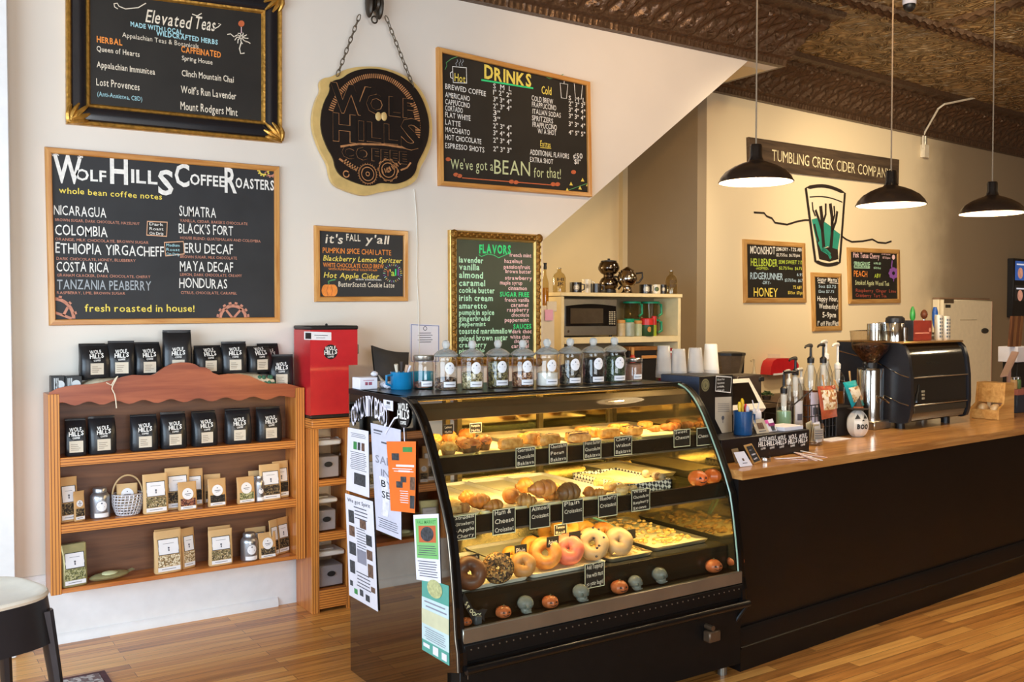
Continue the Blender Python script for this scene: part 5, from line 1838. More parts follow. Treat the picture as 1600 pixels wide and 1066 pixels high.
b = MB(); stroke(b,[(1.79,.30),(1.79,.347),(1.862,.347)],lambda a,z: (a,3.0,z),.003); write(b,'B3-56',lambda a,z: (a,3.0,z),1.796,.315,.018,width=.055); b.build('plate_lettering',M_STEEL,o,**FLAT)
# lamps of the case itself
def strip_light(name,y,z,power,aim):
 l = area_light(name,((KX0 + KX1) / 2,y,z),((KX0 + KX1) / 2,aim[0],aim[1]),KX1 - KX0 - .12,.02,power,(1.0,.66,.24))
 return l
strip_light('case_lamp_header',3.42,1.25,5.6,(3.62,1.0))
strip_light('case_lamp_upper_shelf',3.30,1.03,5.6,(3.52,.8))
strip_light('case_lamp_lower_shelf',3.18,.815,4.8,(3.42,.55))
# ---- things stuck on the dark end panel ("community board")
PX = KX0 - .0045
def sp(px,py,x=PX):
 p = onx(px,py,x)
 return (p.y,p.z)
def flyer(label,px,m,name='flyer',curl=0.0,lift=.001):
 q = [sp(*p) for p in px]
 x0 = KX0 - .0005 - lift
 c = ((q[2][0] + q[3][0]) / 2,min(q[2][1],q[3][1]))
 E = thing(name,label,name,(x0,c[0],c[1]))
 def f(u,v,l=0.0):
  t = (q[0][0] * (1 - u) + q[1][0] * u,q[0][1] * (1 - u) + q[1][1] * u)
  d = (q[3][0] * (1 - u) + q[2][0] * u,q[3][1] * (1 - u) + q[2][1] * u)
  return (x0 - l - curl * (u - .5) ** 2 * 4 * 0.2 - curl * v * v,t[0] * (1 - v) + d[0] * v,t[1] * (1 - v) + d[1] * v)
 b = MB()
 b.grid(6,8,lambda u,v: f(u,v))
 b.grid(6,8,lambda u,v: f(u,v,-.0006))
 b.build('paper',m,E,smooth=60)
 def block(nm,m2,rects,l=.0008):
  b = MB()
  for (u0,v0,u1,v1) in rects:
   b.grid(2,2,lambda u,v: f(u0 + (u1 - u0) * u,v0 + (v1 - v0) * v,l))
  return b.build(nm,m2,E,**FLAT)
 def words_(nm,m2,lines,l=.001):
  b = MB()
  for (t,u0,u1,v,h) in lines:
   n = sum(glyph(c)[2] for c in t)
   write(b,t,lambda a,z: f(a,v - (z - v),l),u0,v,h,width=u1 - u0,bold=.01)
  return b.build(nm,m2,E,**FLAT)
 return E,block,words_,f
M_PAPER = mat('flyer_white','#e7e5ee',rough=.6,var=.03)
M_PBLUE = mat('flyer_grey_blue','#cfcfdf',rough=.6,var=.05)
M_PORG = mat('flyer_orange','#ee7526',rough=.5,var=.04)
M_PGRN = mat('flyer_green','#7fc274',rough=.5,var=.06)
M_PTEAL = mat('flyer_teal','#5aa596',rough=.5,var=.06)
M_DGRN = mat('flyer_dark_green','#3d8a4a',rough=.6,var=.15)
M_PHOTO = mat('flyer_photo','#3a3f45',rough=.5,var=.7,scale=70)
M_PHOTO2 = mat('flyer_photo_warm','#6a4f40',rough=.5,var=.6,scale=70)
def textlines(u0,u1,v0,v1,n,ragged=.2,h=.3,seed=1):
 r = random.Random(seed)
 o = []
 for k in range(n):
  v = v0 + (v1 - v0) * k / max(1,n - 1)
  d = (v1 - v0) / max(1,n - 1) * h
  o.append((u0 + ragged * r.random() * (u1 - u0) * .5,v,u1 - ragged * r.random() * (u1 - u0) * .5,v + d))
 return o
fl,bk,wd,f = flyer('white text flyer with two small photo strips at the top of the dark end panel',[(542.5,668),(574.6,674),(576,778),(540,766)],M_PAPER)
bk('printed_text',M_PRINT,textlines(.15,.9,.07,.12,3) + textlines(.15,.9,.36,.62,10))
bk('photo',MATS['flyer_dark_green'],[(.3,.2,.46,.32)]); bk('photo',M_PHOTO,[(.5,.2,.62,.32)]); bk('photo',M_PHOTO2,[(.68,.2,.82,.32)]); bk('photo',M_PHOTO,[(.35,.68,.85,.86)])
fl,bk,wd,f = flyer('pale grey poster with large faint capitals and a statue figure',[(578,661),(625,672),(626,844),(587,828)],M_PBLUE)
wd('heading',mat('poster_grey','#8d8d9c',rough=.6,var=.05),[('SAFE',.12,.8,.36,.07),('IN',.3,.6,.47,.06),('BY',.3,.7,.57,.06),('SELF',.3,.95,.67,.06)])
bk('printed_text',M_PRINT,[(.1,.05,.4,.065),(.1,.08,.35,.088),(.35,.15,.65,.165)] + textlines(.1,.9,.87,.95,5))
b = MB()
b.grid(4,8,lambda u,v: f(.22 + .26 * u + .1 * math.sin(v * 3),.48 + .36 * v,.001)); b.build('figure_print',mat('poster_pale','#e3e2ea',rough=.6,var=.2,scale=40),fl,**FLAT)
fl,bk,wd,f = flyer('bright orange flyer with three small photos on the case end panel',[(604,690),(650,690),(650,802),(612,798)],M_PORG,curl=.004,lift=.004)
bk('photo',M_PHOTO,[(.16,.17,.42,.27)]); bk('photo',M_DGRN,[(.56,.08,.88,.15)]); bk('photo',M_PHOTO,[(.45,.5,.66,.58)]); bk('photo',M_PHOTO,[(.28,.57,.52,.66)]); bk('photo',M_PHOTO2,[(.8,.5,.98,.68)]); bk('photo',M_PHOTO,[(.8,.76,.98,.94)])
bk('printed_text',M_PAPER,[(.3,.33,.95,.36)] + textlines(.15,.95,.385,.42,2) + [(.38,.41,.8,.435)] + textlines(.4,.75,.7,.86,6))
fl,bk,wd,f = flyer('long white flyer of many small pictures hanging low on the case end panel',[(538.7,771),(582,784),(591,956),(546,930)],M_PAPER,curl=.003,lift=.002)
wd('heading',M_PRINT,[('We got Spirit',.08,.9,.07,.035)])
bk('printed_text',M_PRINT,textlines(.3,.8,.1,.2,4) + textlines(.35,.7,.3,.5,9) + textlines(.3,.8,.72,.85,5))
for (u,v,du,dv,m) in ((.1,.15,.2,.12,M_PHOTO),(.5,.2,.22,.09,M_PHOTO2),(.1,.3,.2,.1,M_PHOTO2),(.7,.33,.2,.1,M_PHOTO),(.08,.46,.24,.12,M_PHOTO),(.7,.47,.2,.09,M_PHOTO2),(.36,.5,.32,.13,MATS['poster_grey']),(.08,.64,.18,.12,M_PHOTO),(.72,.6,.18,.12,M_PHOTO2),(.06,.84,.1,.05,M_PHOTO),(.2,.9,.12,.05,M_DGRN),(.4,.88,.12,.06,M_PHOTO),(.6,.9,.14,.06,M_PHOTO),(.8,.8,.14,.05,M_PHOTO2)):
 bk('photo',m,[(u,v,u + du,v + dv)])
fl,bk,wd,f = flyer('green and orange flyer with a dark round emblem above the teal one',[(645,805),(684.5,803),(688,912),(650,906)],M_PAPER,lift=.002)
bk('green_print',M_PGRN,[(.08,.06,.95,.66)]); bk('orange_print',mat('flyer_rust','#c9653a',rough=.5,var=.1),[(.2,.17,.88,.42)],.0014)
b = MB(); b.flat(ring2((.54,.295),.26,18,ry=.11)[:-1],lambda u,v: f(u,v,.002)); b.build('emblem',M_PHOTO,fl,**FLAT)
wd('heading',M_DGRN,[('FALL MARKET',.15,.9,.14,.05)])
bk('printed_text',M_PRINT,textlines(.12,.9,.47,.6,5) + textlines(.1,.9,.7,.92,7),.0016)
fl,bk,wd,f = flyer('teal and cream flyer lowest on the case end panel',[(658,902),(700,916),(701,1041),(658.5,1015.5)],M_PTEAL,lift=.001)
bk('pale_print',mat('flyer_pale','#c9dfe0',rough=.5,var=.06),[(0,.26,1,.84)]); bk('cream_print',mat('flyer_cream','#d3d3b0',rough=.5,var=.06),[(0,.42,1,.62)],.0012)
b = MB(); b.flat(ring2((.5,.1),.28,18,ry=.12)[:-1],lambda u,v: f(u,v,.002)); b.build('emblem',mat('flyer_gold','#b9bb86',rough=.5,var=.3,scale=80),fl,**FLAT)
bk('printed_text',MATS['poster_grey'],textlines(.1,.95,.30,.36,2) + textlines(.1,.9,.66,.8,6),.002)
bk('badge',M_PAPER,[(.06,.88,.3,.93),(.42,.86,.62,.97),(.74,.88,.92,.97)],.0014)
fl,bk,wd,f = flyer('small white card with a tiny dark picture above the posters',[(598,621),(613,624),(613,643),(598,639)],M_PAPER,name='card')
bk('photo',M_PHOTO,[(.35,.28,.7,.5)]); bk('printed_text',M_PRINT,textlines(.25,.8,.62,.8,3))
# round logo sticker and painted heading belong to the panel itself
gside = lambda a,z,l: (PX - l,a,z)
b = MB()
qa,qb = sp(549,664),sp(602,660)
hh = .078
wtx = 'COMMUNITY BOARD'
tot = len(wtx)
for i,ch in enumerate(wtx):
 if ch == ' ':
  continue
 u = i / (tot - 1)
 px = 549 + 51 * u
 py = 664 - 16 * math.sin(u * math.pi) ** .8 + 3 * u
 a = sp(px,py)
 bb = MB()
 write(b,ch,lambda c,z: (PX,a[0] - c,a[1] + z),0,0,.085,width=.030,bold=.01)
b.build('heading_lettering',mat('paint_lilac_white','#e6e2f0',rough=.6,var=.04),SIDE,**FLAT)
b = MB()
stroke(b,[sp(*p) for p in ((602,678),(610,664),(616,654),(622,652),(628,660),(631,668),(632,690))],lambda a,z: (PX,a,z),.008)
b.build('painted_curl',MATS['paint_lilac_white'],SIDE,**FLAT)
E = thing('sticker','round black and white logo sticker on the case end panel near the curved frame','sticker',(PX,*sp(630.5,666)))
bd,bt = MB(),MB()
c = sp(630.5,647)
logo(bd,bt,(-c[0],c[1]),.056,lambda a,z,l: (PX - l - .0005,-a,z))
o = bd.build('logo_patch',M_DISC,E,**FLAT); bt.build('logo_lettering',M_LOGO,o,**FLAT)
# ---- PASTRIES
M_TRAYW = mat('tray_white','#e0d8c4',rough=.4,var=.04)
M_TRAYM = mat('tray_metal','#a9a08a',rough=.3,metal=.7,var=.1)
M_PARCH = mat('parchment','#e9ddba',rough=.7,var=.05)
def tray(label,x0,x1,y0,y1,z,h=.018,m=None,paper=True):
 E = thing('tray',label,'tray',((x0 + x1) / 2,(y0 + y1) / 2,z))
 b = MB()
 o,i_ = [(x0,y0),(x1,y0),(x1,y1),(x0,y1)],.012
 def rr(ins,r=.02,n=4):
  a0,a1,c0,c1 = x0 + ins,x1 - ins,y0 + ins,y1 - ins
  out = []
  for (cx,cy,s0) in ((a1 - r,c1 - r,0),(a0 + r,c1 - r,90),(a0 + r,c0 + r,180),(a1 - r,c0 + r,270)):
   out += [(cx + r * math.cos(R(s0 + 90 * k / n)),cy + r * math.sin(R(s0 + 90 * k / n))) for k in range(n + 1)]
  return out
 rings = [(rr(.012),.0),(rr(.003),h),(rr(0),h),(rr(.0),h - .003),(rr(.009),-0.0)]
 rings = [(rr(.010),.001),(rr(.0),h),(rr(.006),h),(rr(.013),.005)]
 n = len(rings[0][0])
 vs = []
 for P,zz in rings:
  vs += [(p[0],p[1],z + zz) for p in P]
 fs = [(k * n + i,k * n + (i + 1) % n,(k + 1) * n + (i + 1) % n,(k + 1) * n + i) for k in range(3) for i in range(n)]
 fs += [tuple(range(n)),tuple(3 * n + i for i in range(n))]
 b.add(vs,fs)
 b.build('pan',m or M_TRAYM,E)
 if paper:
  b = MB()
  r = random.Random(int(x0 * 1000))
  b.grid(8,8,lambda u,v: (x0 + .014 + (x1 - x0 - .028) * u,y0 + .006 + (y1 - y0 - .02) * v,z + .0062 + (.012 if v == 0 else 0) + .0012 * math.sin(u * 9 + v * 5)))
  b.build('paper_liner',M_PARCH,E,smooth=60,fix=False)
 return E
def xat(px,py,z):
 return onz(px,py,z).x
Z1,Z2s,Z3 = 1.0755,.8625,.5785
# upper shelf trays
for x0,x1,lab in ((1.795,2.0,'tray of muffins at the street end of the upper case shelf'),(2.005,2.30,'parchment-lined tray of the first baklava on the upper case shelf'),(2.305,2.56,'parchment-lined tray holding the stacked baklava on the upper case shelf'),(2.565,2.86,'parchment-lined tray of chocolate-drizzled baklava on the upper case shelf'),(2.865,3.235,'tray of flaky danishes at the till end of the upper case shelf')):
 tray(lab,x0,x1,3.268,3.80,Z1)
for x0,x1,lab in ((1.795,1.945,'tray under the strudel loaf on the lower case shelf'),(1.95,2.10,'tray under the ham and cheese croissants on the lower case shelf'),(2.105,2.24,'tray under the almond croissants on the lower case shelf'),(2.245,2.45,'tray under the heap of plain croissants on the lower case shelf'),(2.455,2.68,'tray under the blueberry croissants and scones on the lower case shelf')):
 tray(lab,x0,x1,3.15,3.78,Z2s,m=M_TRAYW)
for x0,x1,y0,y1,lab in ((1.80,2.17,3.14,3.62,'white tray under the chocolate and seeded bagels'),(2.18,2.57,3.145,3.70,'white tray under the pink and blueberry bagels'),(2.60,2.85,3.16,3.78,'metal tray of small bow-tie cookies on the case floor'),(2.89,3.23,3.2,3.8,'metal tray of cookies with a scoop at the till end of the case floor')):
 tray(lab,x0,x1,y0,y1,Z3,m=M_TRAYW if x0 < 2.5 else M_TRAYM,paper=x0 > 2.5)
P1,P2,P3 = Z1 + .0075,Z2s + .0075,Z3 + .006
def pastry(name,hexa,hexb,scale=25,bump=.5,rough=.55):
 if name in MATS:
  return MATS[name]
 m,nt,b = newmat(name)
 tc = nt.nodes.new('ShaderNodeTexCoord')
 nz = nt.nodes.new('ShaderNodeTexNoise')
 nz.inputs['Scale'].default_value = scale
 nz.inputs['Detail'].default_value = 6
 nt.links.new(tc.outputs['Object'],nz.inputs['Vector'])
 rp = nt.nodes.new('ShaderNodeValToRGB')
 rp.color_ramp.elements[0].position = .35
 rp.color_ramp.elements[1].position = .65
 rp.color_ramp.elements[0].color = (*lin(hexa),1)
 rp.color_ramp.elements[1].color = (*lin(hexb),1)
 nt.links.new(nz.outputs['Fac'],rp.inputs['Fac'])
 nt.links.new(rp.outputs['Color'],b.inputs['Base Color'])
 b.inputs['Roughness'].default_value = rough
 b.inputs['Coat Weight'].default_value = .15
 bp = nt.nodes.new('ShaderNodeBump')
 bp.inputs['Strength'].default_value = bump
 bp.inputs['Distance'].default_value = .006
 nt.links.new(nz.outputs['Fac'],bp.inputs['Height'])
 nt.links.new(bp.outputs['Normal'],b.inputs['Normal'])
 MATS[name] = m
 return m
MP_CRO = pastry('croissant_crust','#9a581c','#cf9246',16)
MP_BUN = pastry('baklava_crust','#b37328','#d9a355',45)
MP_YEL = pastry('muffin_yellow','#c08a34','#e6c06c',60)
MP_BRN = pastry('muffin_brown','#8a5428','#c0874a',50)
MP_ORG = pastry('muffin_orange','#a3521e','#cf8238',50)
MP_WRAP = pastry('muffin_wrapper_tan','#8a6a40','#b08e5c',30,.2)
MP_WRAPD = pastry('muffin_wrapper_dark','#4a3218','#6b4a26',30,.2)
MP_BAG = pastry('bagel_plain','#a06a30','#c08d50',12,.2)
MP_BAGC = pastry('bagel_brown','#56301a','#7f4c2a',14,.4)
MP_PINK = pastry('bagel_pink','#b0523c','#cc735c',10,.15)
MP_PALE = pastry('bagel_pale','#957a56','#b59770',12,.2)
MP_YBAG = pastry('bagel_yellow','#bd7c20','#d99f40',12,.2)
MP_SEED = speckle('seeded_crust',['#2c1d12','#6a4a26','#a8854e','#3a2818','#8a6236'],150,.7,.9)
MP_CHOC = pastry('chocolate','#2e1a10','#4a2c1a',20,.1,.3)
MP_SCO = pastry('scone_crumb','#b08244','#d9b878',55)
MP_BROWN = pastry('brown_roll','#6a4422','#8f6434',12,.2)
def basept(x0,x1,bot,z,d=0.0):
 p = onz((x0 + x1) / 2,bot,z)
 w = ony(x1,bot,p.y).x - ony(x0,bot,p.y).x
 return p,w
def mpx(p):
 return (p - EYE).dot(FW) / FPX
def muffin(label,x0,x1,bot,top,mt,mw,z=P1,sd=1,pointy=0):
 p,w = basept(x0,x1,bot,z)
 w = min(w,.1)
 r = w / 2
 h = max(.03,(bot - top) * mpx(p))
 y = p.y + r
 E = thing('muffin',label,'muffin',(p.x,y,z),0,'muffins in the display case')
 T = TW(E)
 n = 28
 b = MB(T)
 prof = [(r * .62,0),(r * .68,h * .1),(r * .88,h * .62)]
 vs,fs = [],[]
 for rr,zz in prof:
  for k in range(n):
   a = 2 * math.pi * k / n
   q = rr * (1 + .05 * (k % 2)) * (1 + (pointy * .12 * max(0,math.cos(2 * a + sd)) if zz > h * .3 else 0))
   vs.append((q * math.cos(a),q * math.sin(a),zz + (pointy * .012 * max(0,math.cos(4 * a + sd)) if zz > h * .3 else 0)))
 fs = [(i * n + k,i * n + (k + 1) % n,(i + 1) * n + (k + 1) % n,(i + 1) * n + k) for i in range(2) for k in range(n)] + [tuple(range(n))]
 b.add(vs,fs); b.build('wrapper',mw,E)
 b = MB(T)
 b.ball((0,0,h * .62),r * .98,r * .98,h * .40,20,10,lambda d,th,ph: 1 + .08 * math.sin(ph * 5 + sd) * math.sin(th * 3) + .06 * math.sin(ph * 9 + th * 7 + sd))
 b.build('muffin_top',mt,E)
 return E
muffin('yellow muffin nearest the curved frame on the upper shelf',670,693,715,691,MP_YEL,MP_WRAP,sd=1)
muffin('yellow muffin beside the dark-wrapped muffins on the upper shelf',695,720,713,693,MP_YEL,MP_WRAP,sd=2)
muffin('orange-topped muffin behind the yellow muffins',698,719,699,675,MP_ORG,MP_WRAP,sd=3)
muffin('front dark-wrapped muffin with ragged paper on the upper shelf',729,760,711,688,MP_ORG,MP_WRAPD,sd=4,pointy=1)
muffin('dark-wrapped muffin behind the front one, next to the baklava',752,774,704,681,MP_ORG,MP_WRAPD,sd=5,pointy=1)
muffin('dark-wrapped muffin tucked between the yellow and the front dark one',718,736,706,684,MP_BRN,MP_WRAPD,sd=6,pointy=1)
muffin('dark-wrapped muffin at the back of the muffin tray',724,748,693,672,MP_ORG,MP_WRAPD,sd=7,pointy=1)
muffin('pale muffin at the back of the muffin tray beside the frame',677,697,699,680,MP_YEL,MP_WRAP,sd=8)
def bun(label,x0,x1,bot,top,m=MP_BUN,z=P1,rot=0.0,up=0.0,dep=.05,sd=0,drizzle=0,name='baklava',cat='pastry',grp='baklava in the display case'):
 p,w = basept(x0,x1,bot,z + up)
 h = max(.022,(bot - top) * mpx(p) * 1.12)
 y = p.y + dep / 2
 E = thing(name,label,cat,(p.x,y,z + up),R(rot),grp)
 T = TW(E)
 b = MB(T)
 q = 4.0
 def f(d,th,ph):
  k = (abs(d.x) ** q + abs(d.y) ** q + abs(d.z) ** q) ** (-1 / q)
  return k * (1 + .03 * math.sin(ph * 7 + sd) + .03 * math.sin(th * 8 + ph * 3 + sd))
 b.ball((0,0,h / 2),w / 2,dep / 2,h / 2,20,12,f)
 b.build('crust',m,E)
 if drizzle:
  for k in range(drizzle):
   b = MB(T)
   o = (k - (drizzle - 1) / 2) * dep * .3
   b.tube([(-w * .45 + w * .9 * t / 8,o + dep * .12 * math.sin(t * 2.2 + k),h * (1.0 - .12 * abs(t - 4) / 4) + .001) for t in range(9)],.0028,5)
   b.build('chocolate_drizzle',MP_CHOC,E)
 return E
bun('first square baklava by the dark-wrapped muffins',785,820,704,687,sd=1)
bun('nut-topped baklava behind the German chocolate sign',823,848,697,678,sd=2,rot=12)
bun('long baklava with dark dots along its top',847,880,698,681,sd=3,rot=4,drizzle=1)
bun('small baklava at the back of the second tray',816,832,693,680,sd=4)
bun('lower baklava of the chocolate-streaked stack',890,924,692,677,sd=5,drizzle=2)
bun('upper baklava of the chocolate-streaked stack',895,926,692,680,sd=6,up=.033,drizzle=1)
bun('baklava just beside the stack, half in its shadow',925,941,684,671,sd=7)
bun('plain square baklava above the walnut sign',942,972,686,671,sd=8)
bun('baklava at the back behind the plain square one',958,975,675,664,sd=9)
bun('round bun striped with chocolate',984,1008,682,668,sd=10,drizzle=3,dep=.065)
bun('small baklava behind the striped bun',973,987,675,664,sd=11)
bun('baklava at the back of the drizzled tray',1004,1022,670,660,sd=12)
bun('pastry at the rear of the stack tray',905,928,676,668,sd=13)
def croissant(label,x0,x1,bot,top,z=P2,rot=0.0,up=0.0,m=MP_CRO,curve=.35,fat=1.0,grp='croissants in the display case',name='croissant',sd=0):
 p,w = basept(x0,x1,bot,z + up)
 rad = max(.014,(bot - top) * mpx(p) * .52) * fat
 L = max(w * 1.02,rad * 2.2)
 E = thing(name,label,'pastry',(p.x,p.y + rad,z + up),R(rot),grp)
 b = MB(TW(E))
 N = 64
 pts,rr = [],[]
 for k in range(N + 1):
  t = k / N * 2 - 1
  pts.append((t * L / 2,-curve * L * (1 - t * t) * .6 + curve * L * .3,rad * .95))
  env = max(.22,(1 - abs(t) ** 2.4)) ** .8
  rr.append(rad * env * (.84 + .26 * abs(math.sin(t * 7.5 + sd)) ** .6))
 b.tube(pts,rad,14,rr=rr)
 b.build('crust',m,E)
 return E
# lower shelf: strudel, twists, croissants
p,w = basept(697,736,809,P2)
E = thing('strudel','long flat strudel loaf beside the curved frame on the lower shelf','pastry',(1.86,3.33,P2))
b = MB(TW(E)); b.ball((0,0,.022),.055,.15,.024,18,12,lambda d,th,ph: (abs(d.x) ** 4 + abs(d.y) ** 4 + abs(d.z) ** 4) ** -.25 * (1 + .03 * math.sin(ph * 11))); b.build('crust',MP_SCO,E)
b = MB(TW(E)); b.ball((.03,-.135,.024),.028,.022,.02,12,8,lambda d,th,ph: 1 + .15 * math.sin(ph * 5)); b.build('filling',MP_BRN,E)
croissant('ham and cheese croissant at the back of the second tray',721,745,788,768,rot=20,sd=1)
croissant('ham and cheese croissant in the middle of the second tray',737,770,795,773,rot=-10,sd=2)
croissant('ham and cheese croissant at the front of the second tray',761,791,801,782,rot=15,sd=3)
croissant('almond croissant standing upright behind the other',792,814,788,764,rot=60,curve=.2,sd=4)
croissant('curled almond croissant at the front of its tray',815,841,794,773,rot=-50,curve=.3,sd=5,m=pastry('croissant_dark','#8a5626','#c99450',16))
croissant('plain croissant at the street side of the heap',810,838,771,749,rot=25,sd=6)
croissant('plain croissant at the bottom of the heap',832,883,776,756,rot=5,sd=7)
croissant('big plain croissant on top of the heap',832,878,776,752,rot=10,up=.045,curve=.2,sd=8)
croissant('plain croissant at the front of the heap',852,884,782,762,rot=-15,sd=9)
croissant('smooth brown roll above the plain croissant sign',879,915,786,762,rot=5,curve=.05,fat=1.2,m=MP_BROWN,name='bread_roll',sd=0)
croissant('small round danish behind the blueberry sign',913,931,778,762,rot=40,curve=.5,sd=10,name='danish')
croissant('second small danish by the blueberry sign',931,949,777,764,rot=-30,curve=.5,sd=11,name='danish')
for i,(x0,x1,bo,tp,lab) in enumerate(((936,962,762,750,'iced scone at the back of the scone tray'),(950,978,768,756,'iced scone in the middle of the scone tray'),(966,992,773,761,'iced scone behind the raspberry scone sign'),(978,1003,770,759,'iced scone by the patterned dish'))):
 bun(lab,x0,x1,bo,tp,MP_SCO,P2,rot=20 * i,sd=20 + i,name='scone',grp='scones in the display case',drizzle=0,dep=.055)
# danishes at the till end of the upper shelf
for i,(x0,x1,bo,tp,lab) in enumerate(((1016,1036,675,665,'small flaky pastry above the sweet cheese sign'),(1035,1068,673,661,'flaky croissant-shaped danish on the till-end tray'),(1068,1092,670,658,'folded danish with dark filling on the till-end tray'),(1090,1113,667,653,'danish against the curved frame at the till end'),(1048,1066,662,654,'danish at the back of the till-end tray'),(1074,1094,659,651,'second danish at the back of the till-end tray'))):
 croissant(lab,x0,x1,bo,tp,P1,rot=(10,-8,15,-20,5,12)[i],curve=.4,sd=30 + i,name='danish',m=MP_ORG if i % 2 else MP_CRO,grp='danishes in the display case')
# patterned paper dish with truffles
def zigzag_mat():
 m,nt,b = newmat('zigzag_paper')
 tc = nt.nodes.new('ShaderNodeTexCoord')
 ck = nt.nodes.new('ShaderNodeTexChecker')
 ck.inputs['Scale'].default_value = 62
 ck.inputs['Color1'].default_value = (*lin('#2b2a2c'),1)
 ck.inputs['Color2'].default_value = (*lin('#d9d4c6'),1)
 mp = nt.nodes.new('ShaderNodeMapping')
 mp.inputs['Rotation'].default_value = (0,R(45),R(45))
 nt.links.new(tc.outputs['Object'],mp.inputs['Vector'])
 nt.links.new(mp.outputs['Vector'],ck.inputs['Vector'])
 nt.links.new(ck.outputs['Color'],b.inputs['Base Color'])
 b.inputs['Roughness'].default_value = .6
 return m
E = thing('paper_dish','square paper dish with black and white zigzag sides on the lower shelf','dish',(2.83,3.36,Z2s))
b = MB()
for (x0,x1,y0,y1) in ((2.695,2.965,3.17,3.178),(2.695,2.965,3.55,3.558),(2.695,2.703,3.17,3.558),(2.957,2.965,3.17,3.558)):
 b.box(x0,x1,y0,y1,Z2s,Z2s + .045)
b.box(2.695,2.965,3.17,3.558,Z2s,Z2s + .003)
b.build('rim',zigzag_mat(),E,smooth=0)
b = MB(); b.grid(12,12,lambda u,v: (2.70 + .258 * u,3.178 + .375 * v,Z2s + .032 + .006 * math.sin(u * 9) * math.sin(v * 8))); b.build('pudding',pastry('pudding','#e9cf8a','#f5e3b0',20,.2),E)
M_TRUF = pastry('truffle_pale','#a89472','#cdb990',30,.3)
for i,(px,py,m,lab) in enumerate(((1050,748,MP_BROWN,'dark truffle ball in the zigzag dish'),(1062,746,M_TRUF,'pale truffle beside the dark one in the zigzag dish'),(1072,744,M_TRUF,'pale truffle near the corner of the zigzag dish'),(1067,752,M_TRUF,'pale truffle at the front corner of the zigzag dish'),(1038,752,M_TRUF,'pale truffle at the front of the zigzag dish'),(1079,738,M_TRUF,'pale truffle at the back of the zigzag dish'))):
 p = onz(px,py,Z2s + .034)
 x = min(max(p.x,2.73),2.93)
 y = min(max(p.y,3.2),3.52)
 b = MB(); b.ball((x,y,Z2s + .053),.019,.019,.018,14,9)
 tag(b.build('truffle',m,loc=(x,y,Z2s + .034)),lab,'truffle','truffles in the zigzag dish')
def pumpkin_decor(label,x0,x1,bot,z,grp,col='#d9692a',face=True,yoff=.0,h=.82):
 p,w = basept(x0,x1,bot,z)
 r = w / 2
 y = p.y + r * .9 + yoff
 if z < .5:
  y = max(y,3.075)
  p.x = ony((x0 + x1) / 2,bot,y).x
 E = thing('toy_pumpkin',label,'pumpkin',(p.x,y,z),R(-8),grp)
 T = TW(E)
 b = MB(T)
 b.ball((0,0,r * h),r,r * .95,r * h,24,12,lambda d,th,ph: (1 - .07 * abs(math.sin(ph * 4)) ** .5 * math.sin(th)))
 b.build('shell',mat('pumpkin_' + col[1:],col,rough=.35,var=.15,scale=30,coat=.2),E)
 b = MB(T); b.cyl((0,0,r * h * 1.85),(r * .1,0,r * h * 2.15),r * .14,7,r * .09); b.build('stem',mat('pumpkin_stem','#5b4a22',rough=.6,var=.1),E)
 if face:
  def on(a,zz):
   q = max(.05,1 - (a / r) ** 2 - ((zz - r * h) / (r * h)) ** 2) ** .5
   return (a,-r * .96 * q - .0008,zz)
  k = r * h
  for nm,tri in (('eye',[(-.5,1.1),(-.18,1.1),(-.34,1.42)]),('eye',[(.18,1.1),(.5,1.1),(.34,1.42)]),('mouth',[(-.5,.85),(-.2,.62),(.2,.62),(.5,.85),(.2,.74),(-.2,.74)])):
   b = MB(T); b.flat([(a_ * r,z_ * k) for a_,z_ in tri],on); b.build(nm,M_BLACKP,E,**FLAT)
 return E
G1 = 'little jack-o-lanterns along the case ledge'
pumpkin_decor('orange toy pumpkin with a smiling face by the zigzag dish',1089,1112,763,Z2s,'toy pumpkins on the lower shelf')
pumpkin_decor('plain orange toy pumpkin at the till end of the lower shelf',1112,1133,758,Z2s,'toy pumpkins on the lower shelf',face=False)
for i,(x0,x1,bo,lab) in enumerate(((721,737,989,'toy pumpkin half hidden by the curved frame on the case ledge'),(775,798,976,'toy pumpkin beside the bat banner on the case ledge'),(848,871,958,'toy pumpkin between two glass skulls on the case ledge'),(956,979,935,'toy pumpkin below the toppings sign on the case ledge'),(1104,1125,900,'single toy pumpkin near the till end of the case ledge'),(1138,1159,892,'toy pumpkin last at the till end of the case ledge'))):
 pumpkin_decor(lab,x0,x1,bo,LEDGE + .001,G1,col='#b05c32',h=.72)
M_SKULL = mat('skull_glass','#a3a59c',rough=.12,var=.1,trans=.6,ior=1.3)
